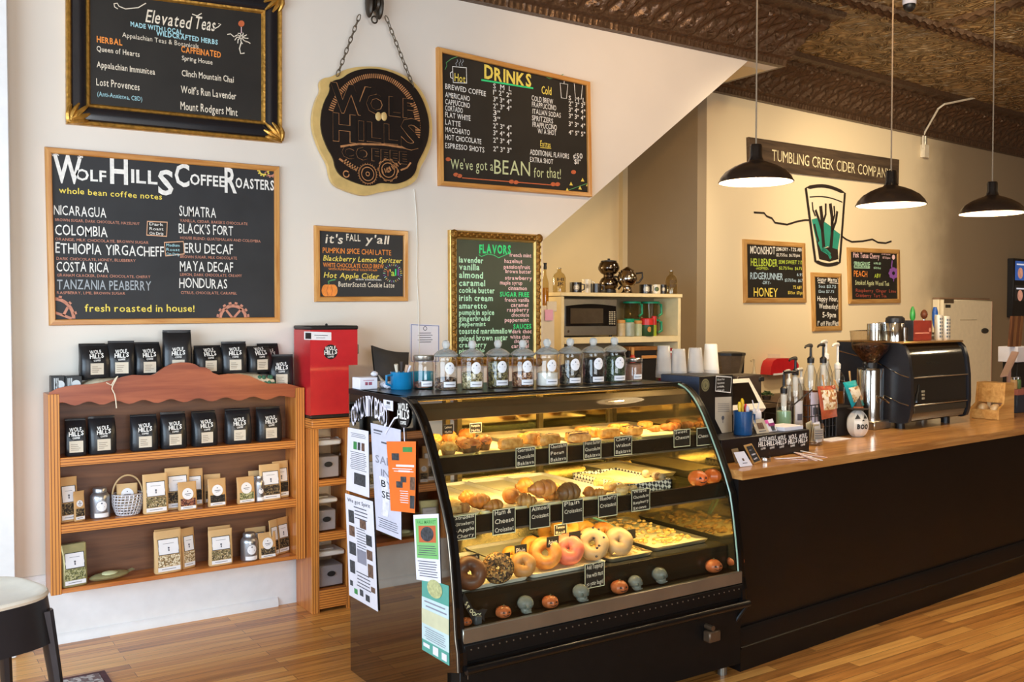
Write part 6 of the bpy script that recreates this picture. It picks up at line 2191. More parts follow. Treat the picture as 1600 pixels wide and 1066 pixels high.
for i,(x0,x1,bo,lab) in enumerate(((810,832,969,'clear glass skull between the first toy pumpkins'),(897,918,946,'clear glass skull beneath the pink bagel'),(984,1001,929,'clear glass skull next to the pumpkin below the toppings sign'),(1021,1039,917,'clear glass skull standing alone on the case ledge'))):
 p,w = basept(x0,x1,bo,LEDGE + .001)
 r = w / 2
 y = max(p.y + r * 1.05,3.075)
 E = thing('glass_skull',lab,'skull',(ony((x0 + x1) / 2,bo,y).x,y,LEDGE + .001),R(-15 + 10 * i),'glass skulls on the case ledge')
 T = TW(E)
 b = MB(T)
 b.ball((0,0,r * 1.25),r,r * 1.05,r * .9,20,12)
 b.ball((0,-r * .25,r * .55),r * .68,r * .72,r * .55,16,10)
 b.build('cranium',M_SKULL,E)
 for s_ in (-1,1):
  b = MB(T); b.ball((s_ * r * .36,-r * .93,r * 1.12),r * .22,r * .1,r * .24,10,7); b.build('eye_socket',mat('skull_shade','#4d5650',rough=.3,var=.1),E)
 b = MB(T); b.ball((0,-r * .95,r * .78),r * .1,r * .07,r * .14,8,6); b.build('nose',MATS['skull_shade'],E)
 b = MB(T)
 for k in range(6):
  b.rbox((k - 3) * r * .16 + .001,(k - 2) * r * .16 - .001,-r * 1.0,-r * .9,r * .3,r * .48,.001)
 b.build('teeth',M_SKULL,E)
# bat-shaped banner reading SPOOKY
E = thing('spooky_banner','black bat-shaped banner lettered SPOOKY on the case ledge','banner',(1.865,3.07,LEDGE))
def sq(px,py):
 p = ony(px,py,3.068)
 return (p.x,p.z)
b = MB()
b.prism([sq(*p) for p in ((725,926),(733,940),(739,951),(748,955),(754,952),(762,953),(757,962),(758,972),(752,966),(745,966),(738,970),(734,960),(727,950),(723,936))],lambda a,z: (a,3.07,z),(0,.004,0))
b.build('bat',M_BLACKP,E,smooth=0)
b = MB()
for i,ch in enumerate('SPOOKY'):
 px,py = [(726,945),(729,951),(733,957),(737,962),(742,965),(747,965)][i]
 a = sq(px,py)
 write(b,ch,lambda u,v: (a[0] + u * math.cos(R(-40 + 8 * i)) - v * math.sin(R(-40 + 8 * i)),3.0685,a[1] + u * math.sin(R(-40 + 8 * i)) + v * math.cos(R(-40 + 8 * i))),0,0,.014,bold=.03)
b.build('lettering',mat('banner_cream','#e6e0b8',rough=.6,var=.03),E,**FLAT)
b = MB(); b.rbox(1.858,1.888,3.055,3.085,LEDGE,LEDGE + .035,.004); b.build('stand',mat('banner_grey','#3c4246',rough=.4,var=.1),E)
# bagels
def bagel(label,x0,x1,bot,top,m,tilt=62,z=P3,up=0.0,seeds=0,hole=.16,rot=-25,yoff=0.0):
 p,w = basept(x0,x1,bot,z + up)
 ro = w / 2 * 1.02
 rt = ro * (1 - hole) / 2
 rm = ro - rt
 ang = R(tilt)
 E = thing('bagel',label,'bagel',(p.x,p.y + rt * .9 + yoff,z + up),0,'bagels on the case floor')
 M = Matrix.Translation((p.x,p.y + rt * .9 + yoff + ro * math.cos(ang) * .5,z + up + ro * math.sin(ang) + rt * .45 * math.cos(ang))) @ Matrix.Rotation(R(rot),4,'Z') @ Matrix.Rotation(ang,4,'X')
 b = MB()
 n,k_ = 28,12
 vs,fs = [],[]
 for i in range(n):
  a = 2 * math.pi * i / n
  for j in range(k_):
   t = 2 * math.pi * j / k_
   rr = rt * (1 + .05 * math.sin(a * 3 + 1) + .03 * math.sin(a * 5 + t))
   vs.append(M @ Vector(((rm + rr * math.cos(t)) * math.cos(a),(rm + rr * math.cos(t)) * math.sin(a),rr * .95 * math.sin(t))))
 fs = [(i * k_ + j,((i + 1) % n) * k_ + j,((i + 1) % n) * k_ + (j + 1) % k_,i * k_ + (j + 1) % k_) for i in range(n) for j in range(k_)]
 b.add(vs,fs)
 b.build('crust',m,E,smooth=80)
 if seeds:
  r = random.Random(seeds)
  for q in range(9):
   a,t = r.uniform(0,6.28),r.uniform(.5,2.6)
   rr = rt * 1.0
   c = M @ Vector(((rm + rr * math.cos(t)) * math.cos(a),(rm + rr * math.cos(t)) * math.sin(a),rr * .95 * math.sin(t)))
   bb = MB(); bb.ball(tuple(c),.006,.006,.005,8,5); bb.build('berry',mat('berry_dark','#2a1f2e',rough=.4,var=.1),E)
 return E
bagel('brown French toast bagel standing first by the curved frame',720,766,926,880,MP_BAGC,hole=.10)
bagel('everything bagel covered in dark seeds',766,808,916,876,MP_SEED,hole=.10)
bagel('plain bagel standing beside the seeded one',808,842,906,866,MP_BAG,hole=.05)
bagel('cheese bagel with a split golden crust',840,882,893,857,MP_CRO,hole=.2)
bagel('smooth pink bagel in the middle of the row',878,918,887,845,MP_PINK,hole=.05)
bagel('blueberry bagel with dark berries beside the pink one',915,956,879,842,MP_PALE,hole=.2,seeds=4)
bagel('pale cinnamon bagel at the end of the row',958,994,873,838,MP_PALE,hole=.04)
for i,(x0,x1,bo,m,lab) in enumerate(((828,856,873,MP_YBAG,'flecked bagel behind the cheese bagel'),(797,822,885,MP_YBAG,'bagel partly hidden behind the plain one'),(857,890,856,MP_YBAG,'golden bagel behind the cheese and pink bagels'),(888,925,850,MP_YBAG,'large golden bagel at the back of the tray'),(913,941,850,MP_YBAG,'golden bagel leaning behind the blueberry one'),(942,974,858,MP_CRO,'orange-gold bagel behind the pale cinnamon one'),(872,894,872,MP_PINK,'second pink bagel, mostly hidden'))):
 bagel(lab,x0,x1,bo,0,m,tilt=50,hole=.08,up=.012,yoff=.02)
bagel('golden bagel lying on top at the back of the heap',887,924,846,0,MP_YBAG,tilt=20,hole=.06,up=.07,yoff=.05)
# little dark flags stuck in the pastries
def flag(label,x0,x1,y0,y1,base,dy=.0,y=None,cream=False,txt=''):
 E = None
 cx = (x0 + x1) / 2
 p0 = onz(cx,y1 + 2,base)
 yy = p0.y if y is None else y
 a,c = ony(x0,y0,yy),ony(x1,y1,yy)
 E = thing('name_flag',label,'sign',((a.x + c.x) / 2,yy,c.z - .03),0,'little name flags in the case')
 b = MB(); b.rbox(a.x,c.x,yy - .001,yy + .001,c.z,a.z,.0005); b.build('card',M_CHALKB,E)
 b = MB(); b.cyl(((a.x + c.x) / 2,yy + .0025,c.z - .03),((a.x + c.x) / 2,yy + .0025,a.z - .004),.0012,5); b.build('pick',M_KRAFTL,E)
 b = MB()
 h = (a.z - c.z)
 for k,t in enumerate(txt.split('|')):
  if t:
   n = len(txt.split('|'))
   write(b,t,lambda u,z: (u,yy - .0016,z),a.x + (c.x - a.x) * .12,a.z - h * (k + .78) / n,h / n * .5,width=(c.x - a.x) * .72,jit=.1)
 if cream:
  stroke(b,[(a.x,c.z),(c.x,c.z),(c.x,a.z),(a.x,a.z)],lambda u,z: (u,yy - .0016,z),.003,True)
 if b.v:
  b.build('lettering',INK['cream'],E,**FLAT)
for x0,x1,y0,y1,yy,cr,t,lab in ((693,708,664,678,3.42,0,'Lemon|Muffin','small dark flag above the yellow muffins'),(734,752,662,675,3.45,1,'Pumpkin|Muffin','small cream-edged flag above the dark-wrapped muffins'),
  (730,749,868,881,3.20,0,'French|Toast','small dark flag in the brown bagel'),(779,797,866,878,3.20,0,'Everything','small dark flag in the seeded bagel'),(804,823,853,866,3.20,0,'Plain','small dark flag in the plain bagel'),(854,873,840,853,3.21,0,'Asiago','small dark flag in the cheese bagel'),
  (889,907,832,844,3.22,0,'','small dark flag in the pink bagel'),(923,938,832,843,3.24,0,'','small dark flag in the blueberry bagel'),(978,993,829,841,3.26,0,'','small dark flag in the pale end bagel'),(866,885,821,834,3.33,1,'Tomato|Basil','cream-edged flag among the golden bagels')):
 flag(lab,x0,x1,y0,y1,P3,y=yy,cream=bool(cr),txt=t)
# price signs clipped to the shelf lips
def price_sign(label,x0,x1,y0,y1,yy,txt,tilt=0,dim=False,x_off=0):
 a,c = ony(x0,y0,yy),ony(x1,y1,yy)
 w,h = c.x - a.x,a.z - c.z
 E = thing('price_sign',label,'sign',((a.x + c.x) / 2,yy,c.z),R(tilt),'chalk name signs on the case shelves')
 T = TW(E)
 b = MB(T); b.rbox(-w / 2,w / 2,-.002,.002,0,h,.002); b.build('slate',M_CHALKB,E)
 b = MB(T)
 stroke(b,[(-w / 2 + .002,.002),(w / 2 - .002,.002),(w / 2 - .002,h - .002),(-w / 2 + .002,h - .002)],lambda u,z: (u,-.0028,z),.0045,True)
 b.build('border',MATS['banner_cream'],E,**FLAT)
 L_ = txt.split('|')
 for k,t in enumerate(L_):
  if t:
   b = MB(T)
   n = len(L_)
   write(b,t,lambda u,z: (u,-.0028,z),-w * .40,h * (1 - (k + .80) / n) + h * .03,h / n * .52,width=w * min(.82,.12 * len(t) + .1),jit=.14,bold=.008,dirb=.04)
   b.build('lettering',INK['cream'],E,**FLAT)
for x0,x1,y0,y1,t,lab in ((805,836,700,728,'German|Chocolate|Baklava','chalk sign reading German Chocolate Baklava'),(857,886,694,722,'Chocolate|Pecan|Baklava','chalk sign reading Chocolate Pecan Baklava'),(911,939,689,716,'Peanut Butter|Chocolate|Baklava','chalk sign reading Peanut Butter Chocolate Baklava'),
  (959,987,683,710,'Cherry|Walnut|Baklava','chalk sign reading Cherry Walnut Baklava'),(1052,1078,672,697,'Sweet|Cheese|','chalk sign reading Sweet Cheese'),(1088,1111,669,695,'|Cheese|','faint chalk sign next to the frame at the till end')):
 price_sign(lab,x0,x1,y0,y1,SH[0][1] - .012,t)
for x0,x1,y0,y1,t,lab in ((707,743,807,841,'Strudels|-Strawberry|-Apple|-Cherry','chalk sign listing strudels by the curved frame'),(769,805,797,832,'Ham &|Cheese|Croissant','chalk sign reading Ham and Cheese Croissant'),(827,859,791,823,'Almond|Croissant|','chalk sign reading Almond Croissant'),
  (878,911,783,815,'Plain|Croissant|','chalk sign reading Plain Croissant'),(934,964,775,805,'Blueberry|Croissant|','chalk sign reading Blueberry Croissant'),(986,1015,766,796,'White|Chocolate|Raspberry|Scone','chalk sign reading White Chocolate Raspberry Scone')):
 price_sign(lab,x0,x1,y0,y1,SH[1][1] - .012,t)
price_sign('chalk sign about free toppings below the bagels',913,944,882,915,3.10,'Add Toppings|free with most|to your bagel')
tray('metal tray of pale dough at the back till end of the lower case shelf',2.98,3.235,3.42,3.86,Z2s,m=M_TRAYM,paper=False)
b = MB(); b.grid(12,12,lambda u,v: (2.995 + .225 * u,3.435 + .41 * v,Z2s + .013 + .006 * math.sin(u * 7) * math.sin(v * 6)))
tag(b.build('dough',MATS['pudding'],loc=(3.1,3.64,Z2s + .008)),'soft pale dough spread in the tray at the back till end','dough')
# bow-tie cookies, shredded cookies, tongs, scoop
r_ = random.Random(5)
b = MB()
for k in range(150):
 x,y = r_.uniform(2.62,2.83),r_.uniform(3.19,3.72)
 z = P3 + .004 + r_.random() * .022
 a = r_.uniform(0,3.14)
 s_ = r_.uniform(.012,.018)
 ca,sa = math.cos(a) * s_,math.sin(a) * s_
 b.add([(x - ca - sa * .6,y - sa + ca * .6,z),(x - ca + sa * .6,y - sa - ca * .6,z + .004),(x,y,z + .007),(x + ca + sa * .6,y + sa - ca * .6,z),(x + ca - sa * .6,y + sa + ca * .6,z + .005)],[(0,1,2),(2,3,4)])
tag(b.build('cookies',pastry('cookie_pale','#d2a654','#f0d288',60),loc=(2.725,3.45,P3),smooth=0),'heap of small pale bow-tie cookies covering the metal tray','cookies',kind='stuff')
b = MB()
for k in range(130):
 x,y = r_.uniform(2.92,3.2),r_.uniform(3.25,3.75)
 z = P3 + .004 + r_.random() * .02
 b.ball((x,y,z),r_.uniform(.01,.02),r_.uniform(.006,.012),.006,7,5)
tag(b.build('cookie_crumble',pastry('cookie_gold','#c08f3e','#e9c272',60),loc=(3.06,3.5,P3)),'loose golden cookie pieces heaped in the tray at the till end','cookies',kind='stuff')
E = thing('tongs','green-handled tongs lying behind the golden bagels','tongs',(2.62,3.7,P3 + .06))
pa,pb = onz(924,808,P3 + .09),onz(964,826,P3 + .03)
for s_ in (-.008,.008):
 b = MB(); b.tube([pa + Vector((0,s_,0)),pa.lerp(pb,.5) + Vector((0,s_ * 1.6,.004)),pb + Vector((0,s_,0))],.006,6); b.build('arm',mat('tongs_green','#5f8f7a',rough=.35,var=.1),E)
b = MB(); b.tube([pb,pb.lerp(pa,-.5) + Vector((0,0,-.01))],.005,6); b.build('tip',M_STEEL,E)
E = thing('scoop','metal scoop resting in the cookie tray at the till end','scoop',(3.05,3.5,P3 + .03))
pa,pb = onz(1097,806,P3 + .08),onz(1112,822,P3 + .04)
b = MB(); b.tube([pa,pb],.007,7); b.build('handle',M_STEEL,E)
b = MB(); b.ball(tuple(pb + Vector((.02,-.01,-.012))),.03,.02,.016,12,7); b.build('bowl',M_STEEL,E)
# ---- COUNTER
CTZ = .93
def FP(u,v,z):
 """point in counter terms: u along it, v back from its face."""
 return FRONT.pt(u,z,-v)
CM = Matrix.Translation((3.27,3.07,0)) @ Matrix.Rotation(TILT,4,'Z')
M_CTR = mat('counter_black_paint','#120d0b',rough=.42,var=.15,scale=3,spec=.3)
M_BUTCH = wood('butcher_block','#a36c35','#d6a05e','x',.7,rough=.28,coat=.4)
E = thing('service_counter','long black painted service counter running back from the display case','counter',tuple(FP(1.9,.5,0)),TILT)
ue = lambda v: .014 + .0682 * v
b = MB(CM); b.prism([(ue(0),0),(3.9,0),(3.9,1.02),(ue(1.02),1.02)],lambda u,v: (u,v,0),(0,0,.888)); b.build('front_panel',M_CTR,E)
b = MB(CM); b.prism([(0,0),(-.02,0),(-.02,.185),(-.012,.2),(0,.2)],lambda v,z: (.012,v,z),(3.888,0,0)); b.build('base_trim',M_CTR,E)
b = MB(CM); b.prism([(0,.105),(-.026,.105),(-.026,.112),(-.02,.116),(0,.116)],lambda v,z: (.012,v,z),(3.888,0,0)); b.build('base_cap',M_CTR,E)
b = MB(CM); b.cyl((.02,-.005,0),(.02,-.005,.2),.008,8); b.build('corner_edge',M_CTR,E)
b = MB(CM); b.prism([(ue(-.024),-.024),(3.92,-.024),(3.92,1.04),(ue(1.04),1.04)],lambda u,v: (u,v,.889),(0,0,CTZ - .889))
tag(b.build('countertop',M_BUTCH,loc=tuple(FP(1.9,.5,.889)),rotz=TILT),'honey-coloured butcher block top along the black service counter','countertop')
def cpx(px,py,v):
 """counter coordinates of a pixel at depth v: (u, z)."""
 return FRONT.uv(px,py,-v)
def base_v(px,py,z=CTZ):
 p = onz(px,py,z)
 q = p - FRONT.p
 return q.dot(FRONT.u),-q.dot(FRONT.n)
def cthing(name,label,cat,u,v,z=CTZ,group=None,rot=0.0):
 return thing(name,label,cat,tuple(FP(u,v,z)),TILT + rot,group)
def mper(u,v,z=CTZ):
 return (FP(u,v,z) - EYE).dot(FW) / FPX
M_CHROME = mat('polished_steel','#c9c6c0',rough=.12,metal=1.0,var=.03)
M_BRUSH = mat('brushed_steel','#a8a49c',rough=.3,metal=.9,var=.06)
M_ESP = mat('espresso_black','#131212',rough=.2,var=.05,coat=.5)
M_ESPF = mat('espresso_front_gloss','#1a1611',rough=.10,var=.05,coat=.6,spec=.7)
M_ESPS = mat('espresso_side_blue_grey','#24252b',rough=.3,var=.05,metal=.3)
# ---- espresso machine
U0,U1,V0,V1 = 2.06,2.80,.345,.86
E = cthing('espresso_machine','large glossy black espresso machine with rounded back panel on the counter','espresso machine',(U0 + U1) / 2,.6)
prof = [(V0 + .05,.972),(V0 + .02,.985),(V0 + .005,1.03),(V0,1.10),(V0 + .004,1.25),(V0 + .018,1.36),(V0 + .04,1.43),(V0 + .062,1.455),(V0 + .09,1.465),(V1,1.465),(V1,.972)]
b = MB(CM); b.prism(prof,lambda v,z: (U0 + .03,v,z),(U1 - U0 - .06,0,0)); b.build('body',M_ESP,E,smooth=40)
b = MB(CM)
fp = prof[1:9]
b.grid(1,len(fp) - 1,lambda a,t: (U0 + .045 + (U1 - U0 - .09) * a,fp[round(t * 7)][0] - .003,fp[round(t * 7)][1] + .001)); b.build('back_panel',M_ESPF,E,smooth=60)
for x0,x1 in ((U0,U0 + .032),(U1 - .032,U1)):
 big = [(v - .012 if v < V1 else v,z + (.006 if z > 1.2 else -.004)) for v,z in prof]
 b = MB(CM); b.prism(big,lambda v,z: (x0,v,z),(x1 - x0,0,0)); o = b.build('side_panel',M_ESPS,E,smooth=40)
 if x0 == U0:
  for zz,dz in ((1.26,.10),(1.085,.085)):
   b = MB(CM); b.tube([(x0 - .003,V0 + .0,zz),(x0 - .003,V0 + .06,zz + .012),(x0 - .003,V0 + .25,zz + dz),(x0 - .003,V1 - .02,zz + dz + .05)],.004,6); b.build('chrome_strip',M_CHROME,o)
for zz in (1.255,1.082):
 b = MB(CM); b.cyl((U0 + .04,V0 - .005,zz),(U1 - .035,V0 - .005,zz),.004,8); b.build('chrome_strip',M_CHROME,E)
b = MB(CM); b.rbox(U0 + .05,U1 - .05,V0 - .006,V0 + .004,1.03,1.075,.003); b.build('lower_band',mat('espresso_band','#4b463c',rough=.25,metal=.5,var=.06),E)
b = MB(CM); b.rbox(U0 + .0,U1 - .01,V0 + .04,V1,1.4655,1.478,.003); b.build('cup_tray',mat('brass_tray','#b98f55',rough=.3,metal=.7,var=.08),E)
for u in (U0 + .07,U1 - .12):
 for v in (V0 + .10,V1 - .08):
  b = MB(CM); b.cyl((u,v,CTZ),(u,v,.975),.028,12); b.build('foot',M_BLKP,E)
b = MB(CM)
u,z = cpx(1440,634,V0 - .004)
for k in range(3):
 b.rbox(u + .005 - k * .002,u + .035,V0 - .005,V0 - .001,1.115 + k * .022,1.128 + k * .022,.001)
b.build('rating_label',mat('label_silver','#b0a890',rough=.4,metal=.4,var=.2,scale=60),E)
b = MB(CM)
u,z = cpx(1452,561,V0 - .001)
write(b,'ESPRESSO',lambda a,c: (a,V0 + .0105,c),u,1.335,.016,width=.16); b.build('lettering',MATS['espresso_band'],E,**FLAT)
b = MB(CM); b.tube([(U0 + .08,V0 - .002,1.10),(U0 + .085,V0 - .003,1.14),(U0 + .10,V0 - .003,1.17),(U0 + .105,V0 - .003,1.21)],.009,8,rr=[.014,.013,.008,.005]); b.build('engraved_bottle',M_ESP,E)
# ---- things standing on the espresso machine
MT = 1.4785
def stand(px0,px1,top,v,z):
 u0,_ = cpx(px0,500,v)
 u1,_ = cpx(px1,500,v)
 _,zt = cpx((px0 + px1) / 2,top,v)
 return (u0 + u1) / 2,(u1 - u0) * .62,zt - z
for i,(px0,px1,tp,v,lab) in enumerate(((1334,1357,506,.62,'steel milk cup behind the grinder hopper on the espresso machine'),(1357,1381,504,.60,'steel milk cup beside the black-lidded pitcher on the espresso machine'))):
 u,w,h = stand(px0,px1,tp,v,MT)
 u = max(u,U0 + .06) if i == 0 else max(u,U0 + .16)
 E = cthing('milk_cup',lab,'cup',u,v,MT,'steel milk cups')
 b = MB(TW(E)); r = max(.04,w / 2)
 b.lathe([(r * .9,0),(r,.005),(r,h),(r * .94,h),(r * .94,.01),(0,.01)],24); b.build('cup',M_CHROME,E)
 b = MB(TW(E)); b.tube([(r * .95,0,h * .25),(r * 1.4,0,h * .3),(r * 1.45,0,h * .75),(r * .95,0,h * .85)],.006,6); b.build('handle',M_CHROME,E)
u,w,h = stand(1384,1413,494,.5,MT)
E = cthing('steel_pitcher','steel pitcher with a black domed lid on the espresso machine','pitcher',u,.5,MT)
r = .058
b = MB(TW(E)); b.lathe([(r,0),(r,h * .72),(r * .96,h * .74)],28); b.build('body',M_CHROME,E)
b = MB(TW(E)); b.lathe([(r * .98,h * .70),(r * 1.03,h * .78),(r * .98,h * .92),(r * .7,h),(0,h)],28); b.build('lid',M_BLKP,E)
b = MB(TW(E)); b.tube([(r,0,h * .2),(r + .03,0,h * .25),(r + .035,0,h * .6),(r,0,h * .68)],.008,7); b.build('handle',M_BLKP,E)
u,w,h = stand(1409,1419,512,.45,MT)
E = cthing('shot_glass','small steel shot cup beside the red box on the espresso machine','cup',u,.45,MT)
b = MB(TW(E)); b.lathe([(.016,0),(.022,h),(.02,h),(.015,.005),(0,.005)],18); b.build('cup',M_CHROME,E)
u0,_ = cpx(1427,500,.47); u1,_ = cpx(1456,500,.47); _,zt = cpx(1440,501,.47)
E = cthing('tea_carton','red-brown carton standing on the espresso machine','carton',(u0 + u1) / 2,.5,MT)
b = MB(CM); b.rbox(u0,u1,.47,.56,MT + .0005,zt,.002); b.build('box',mat('carton_red','#7d2a20',rough=.5,var=.08),E)
b = MB(CM); b.rbox(u0 - .001,u0 + .004,.469,.561,MT + .0005,zt + .001,.001); b.build('dark_side',mat('carton_slate','#2e3038',rough=.5,var=.08),E)
b = MB(CM); stroke(b,[(u0 + .02,MT + .05),(u1 - .03,MT + .05)],lambda a,z: (a,.469,z),.008); b.flat(ring2((u1 - .025,MT + .07),.014,10)[:-1],lambda a,z: (a,.469,z)); b.build('printed_emblem',mat('print_rose','#c98a78',rough=.5,var=.05),E,**FLAT)
for i,(px0,px1,tp,v,lab) in enumerate(((1461,1472,492,.50,'slim printed can beside the blue tap handle on the espresso machine'),(1476,1493,494,.50,'wider printed can at the till end of the espresso machine top'))):
 u,w,h = stand(px0,px1,tp,v,MT)
 u = min(u,U1 - .035 - .06 * (1 - i))
 E = cthing('printed_can',lab,'can',u,v,MT,'printed cans on the espresso machine')
 r = (.026,.033)[i]
 b = MB(TW(E)); b.lathe([(r * .9,0),(r,.008),(r,h - .01),(r * .9,h),(0,h)],20); b.build('can',mat('can_pale','#cfc8ba',rough=.35,metal=.3,var=.05),E)
 b = MB(TW(E))
 for k in range(6):
  for q in range(3):
   a = -math.pi / 2 + (q - 1) * .6
   b.grid(2,1,lambda s,t: (r * 1.01 * math.cos(a + (s - .5) * .4),r * 1.01 * math.sin(a + (s - .5) * .4),h * (.1 + .14 * k) + t * h * .08))
 b.build('printed_pattern',mat('can_print','#5a6068',rough=.5,var=.2),E,**FLAT)
# ---- tap tower behind the espresso machine
u,_ = cpx(1442,500,.96)
E = cthing('tap_tower','drinks tap tower behind the espresso machine with green, wooden and blue handles','tap tower',u,.96)
b = MB(TW(E)); b.cyl((0,0,0.0),(0,0,.55),.04,14); b.build('column',M_BRUSH,E)
b = MB(TW(E)); b.cyl((-.16,0,.55),(.16,0,.55),.035,14); b.build('crossbar',M_BRUSH,E)
for px,t,bo,m,nm,rr in ((1426,479,503,mat('tap_green','#3fae4e',rough=.3,var=.3,scale=25,coat=.3),'handle',(.008,.019,.02,.016,.006)),(1444,484,499,mat('tap_wood','#7a4226',rough=.4,var=.2),'handle',(.008,.022,.026,.022,.008)),(1461,480,514,mat('tap_blue','#2b62b8',rough=.25,var=.25,coat=.3),'handle',(.006,.016,.022,.022,.012))):
 uu,zt = cpx(px,t,.93)
 _,zb = cpx(px,bo,.93)
 b = MB(CM); b.tube([(uu,.93,zb + (zt - zb) * k / 4) for k in range(5)],.02,12,rr=list(rr)); b.build(nm,m,E)
 b = MB(CM); b.cyl((uu,.93,1.46),(uu,.93,zb + .005),.007,8); b.build('faucet',M_CHROME,E)
# ---- bean grinder
u,v = base_v(1359,669)
E = cthing('coffee_grinder','chrome coffee grinder with a clear hopper full of beans on the counter','grinder',u,v)
T = TW(E)
k = mper(u,v)
hb = (669 - 575) * k
b = MB(T); b.rbox(-.092,.092,-.09,.10,0,.055,.006); b.build('base',M_BRUSH,E)
b = MB(T)
b.lathe([(.083,.05),(.083,hb - .015),(.079,hb),(.03,hb + .004),(0,hb + .004)],32); b.build('body',M_CHROME,E)
b = MB(T); b.rbox(-.11,-.02,-.02,.02,hb - .006,hb + .006,.003); b.ball((-.062,-.0,hb + .03),.014,.014,.014,12,8); b.cyl((-.062,0,hb),(-.062,0,hb + .02),.005,8); b.build('adjust_knob',M_BLKP,E)
b = MB(T); b.cyl((0,0,hb),(0,0,hb + .035),.042,18); b.build('collar',M_BLKP,E)
hz = hb + .03
ht = (669 - 517) * k
b = MB(T); b.lathe([(.038,hz),(.06,hz + .025),(.112,hz + .09),(.124,ht - .012),(.126,ht)],30,sx=1.05); b.lathe([(.126,ht),(.03,ht + .006),(0,ht + .006)],30,sx=1.05); b.build('hopper',glass('hopper_plastic','#e9e2d8',1.0,.03),E)
b = MB(T); b.lathe([(.036,hz + .001),(.057,hz + .026),(.108,hz + .091),(.112,hz + .115),(.06,hz + .128),(0,hz + .130)],30,sx=1.05); b.build('beans',speckle('coffee_beans',['#2b1610','#3d2218','#54311f','#1d0f0a'],75,.35,.9),E)
b = MB(T); b.tube([(-.04,-.08,hb * .55),(-.045,-.13,hb * .5),(-.03,-.15,hb * .45)],.006,7); b.build('portafilter_fork',M_CHROME,E)
# ---- white pumpkin with a witch hat
u,v = base_v(1354,684)
v += .06
E = cthing('white_pumpkin','white ceramic pumpkin lettered BOO with carved eyes on the counter','pumpkin',u,v,rot=R(-28))
T = TW(E)
rw,rh = .066,.082
def pk(d,th,ph):
 return 1 - .06 * abs(math.sin(ph * 4)) ** .6 * math.sin(th) + .10 * max(0,-d.z) * math.sin(th)
b = MB(T); b.ball((0,0,rh * .94),rw,rw * .92,rh,32,16,pk); b.build('shell',mat('ceramic_white','#d9d3c8',rough=.3,var=.08,coat=.2),E)
def onp(a,z):
 q = max(.05,1 - (a / rw) ** 2 - ((z - rh * .94) / rh) ** 2) ** .5
 return (a,-rw * .94 * q - .002,z)
for nm,tri in (('eye',[(-.042,.108),(-.012,.112),(-.022,.137)]),('eye',[(.006,.112),(.034,.11),(.022,.136)]),('nose',[(-.006,.098),(.012,.098),(.004,.108)])):
 b = MB(T); b.flat(tri,onp); b.build(nm,M_BLACKP,E,**FLAT)
b = MB(T); write(b,'BOO',onp,-.032,.052,.026,width=.066,bold=.05); b.build('lettering',M_BLACKP,E,**FLAT)
E = cthing('witch_hat','small dark witch hat perched on the white pumpkin','hat',u + .005,v,CTZ + .158)
T = TW(E)
b = MB(T); b.lathe([(.0,.0),(.062,.004),(.064,.007),(.03,.011)],20); b.build('brim',mat('hat_black','#2a201c',rough=.7,var=.2),E)
b = MB(T); b.tube([(0,0,.008),(.002,0,.03),(.006,0,.055),(.016,0,.078)],.03,14,rr=[.032,.02,.011,.003]); b.build('cone',MATS['hat_black'],E)
b = MB(T); b.lathe([(.031,.012),(.028,.02)],18); b.build('band',mat('hat_band','#8a4a26',rough=.6,var=.1),E)
# ---- black rack for the syrup bottles
u,v = base_v(1320,688)
RKu0,RKu1,RKv0,RKv1 = 1.16,1.66,.44,.76
E = cthing('bottle_rack','black wire and box rack holding the syrup pump bottles','rack',(RKu0 + RKu1) / 2,.60)
b = MB(CM); b.rbox(1.43,RKu1,RKv0,RKv1,CTZ + .001,CTZ + .17,.004); b.build('black_bin',M_BLKP,E)
b = MB(CM)
for k in range(9):
 uu = RKu0 + .27 * k / 8
 b.tube([(uu,RKv0,CTZ + .004),(uu,RKv0,CTZ + .2)],.003,5)
for zz in (.005,.07,.135,.2):
 b.tube([(RKu0,RKv0,CTZ + zz),(1.43,RKv0,CTZ + zz)],.003,5)
 b.tube([(RKu0,RKv0,CTZ + zz),(RKu0,RKv1,CTZ + zz)],.003,5)
b.rbox(RKu0,1.43,RKv0,RKv1,CTZ + .001,CTZ + .006,.001)
b.build('wire_grating',M_BLKP,E)
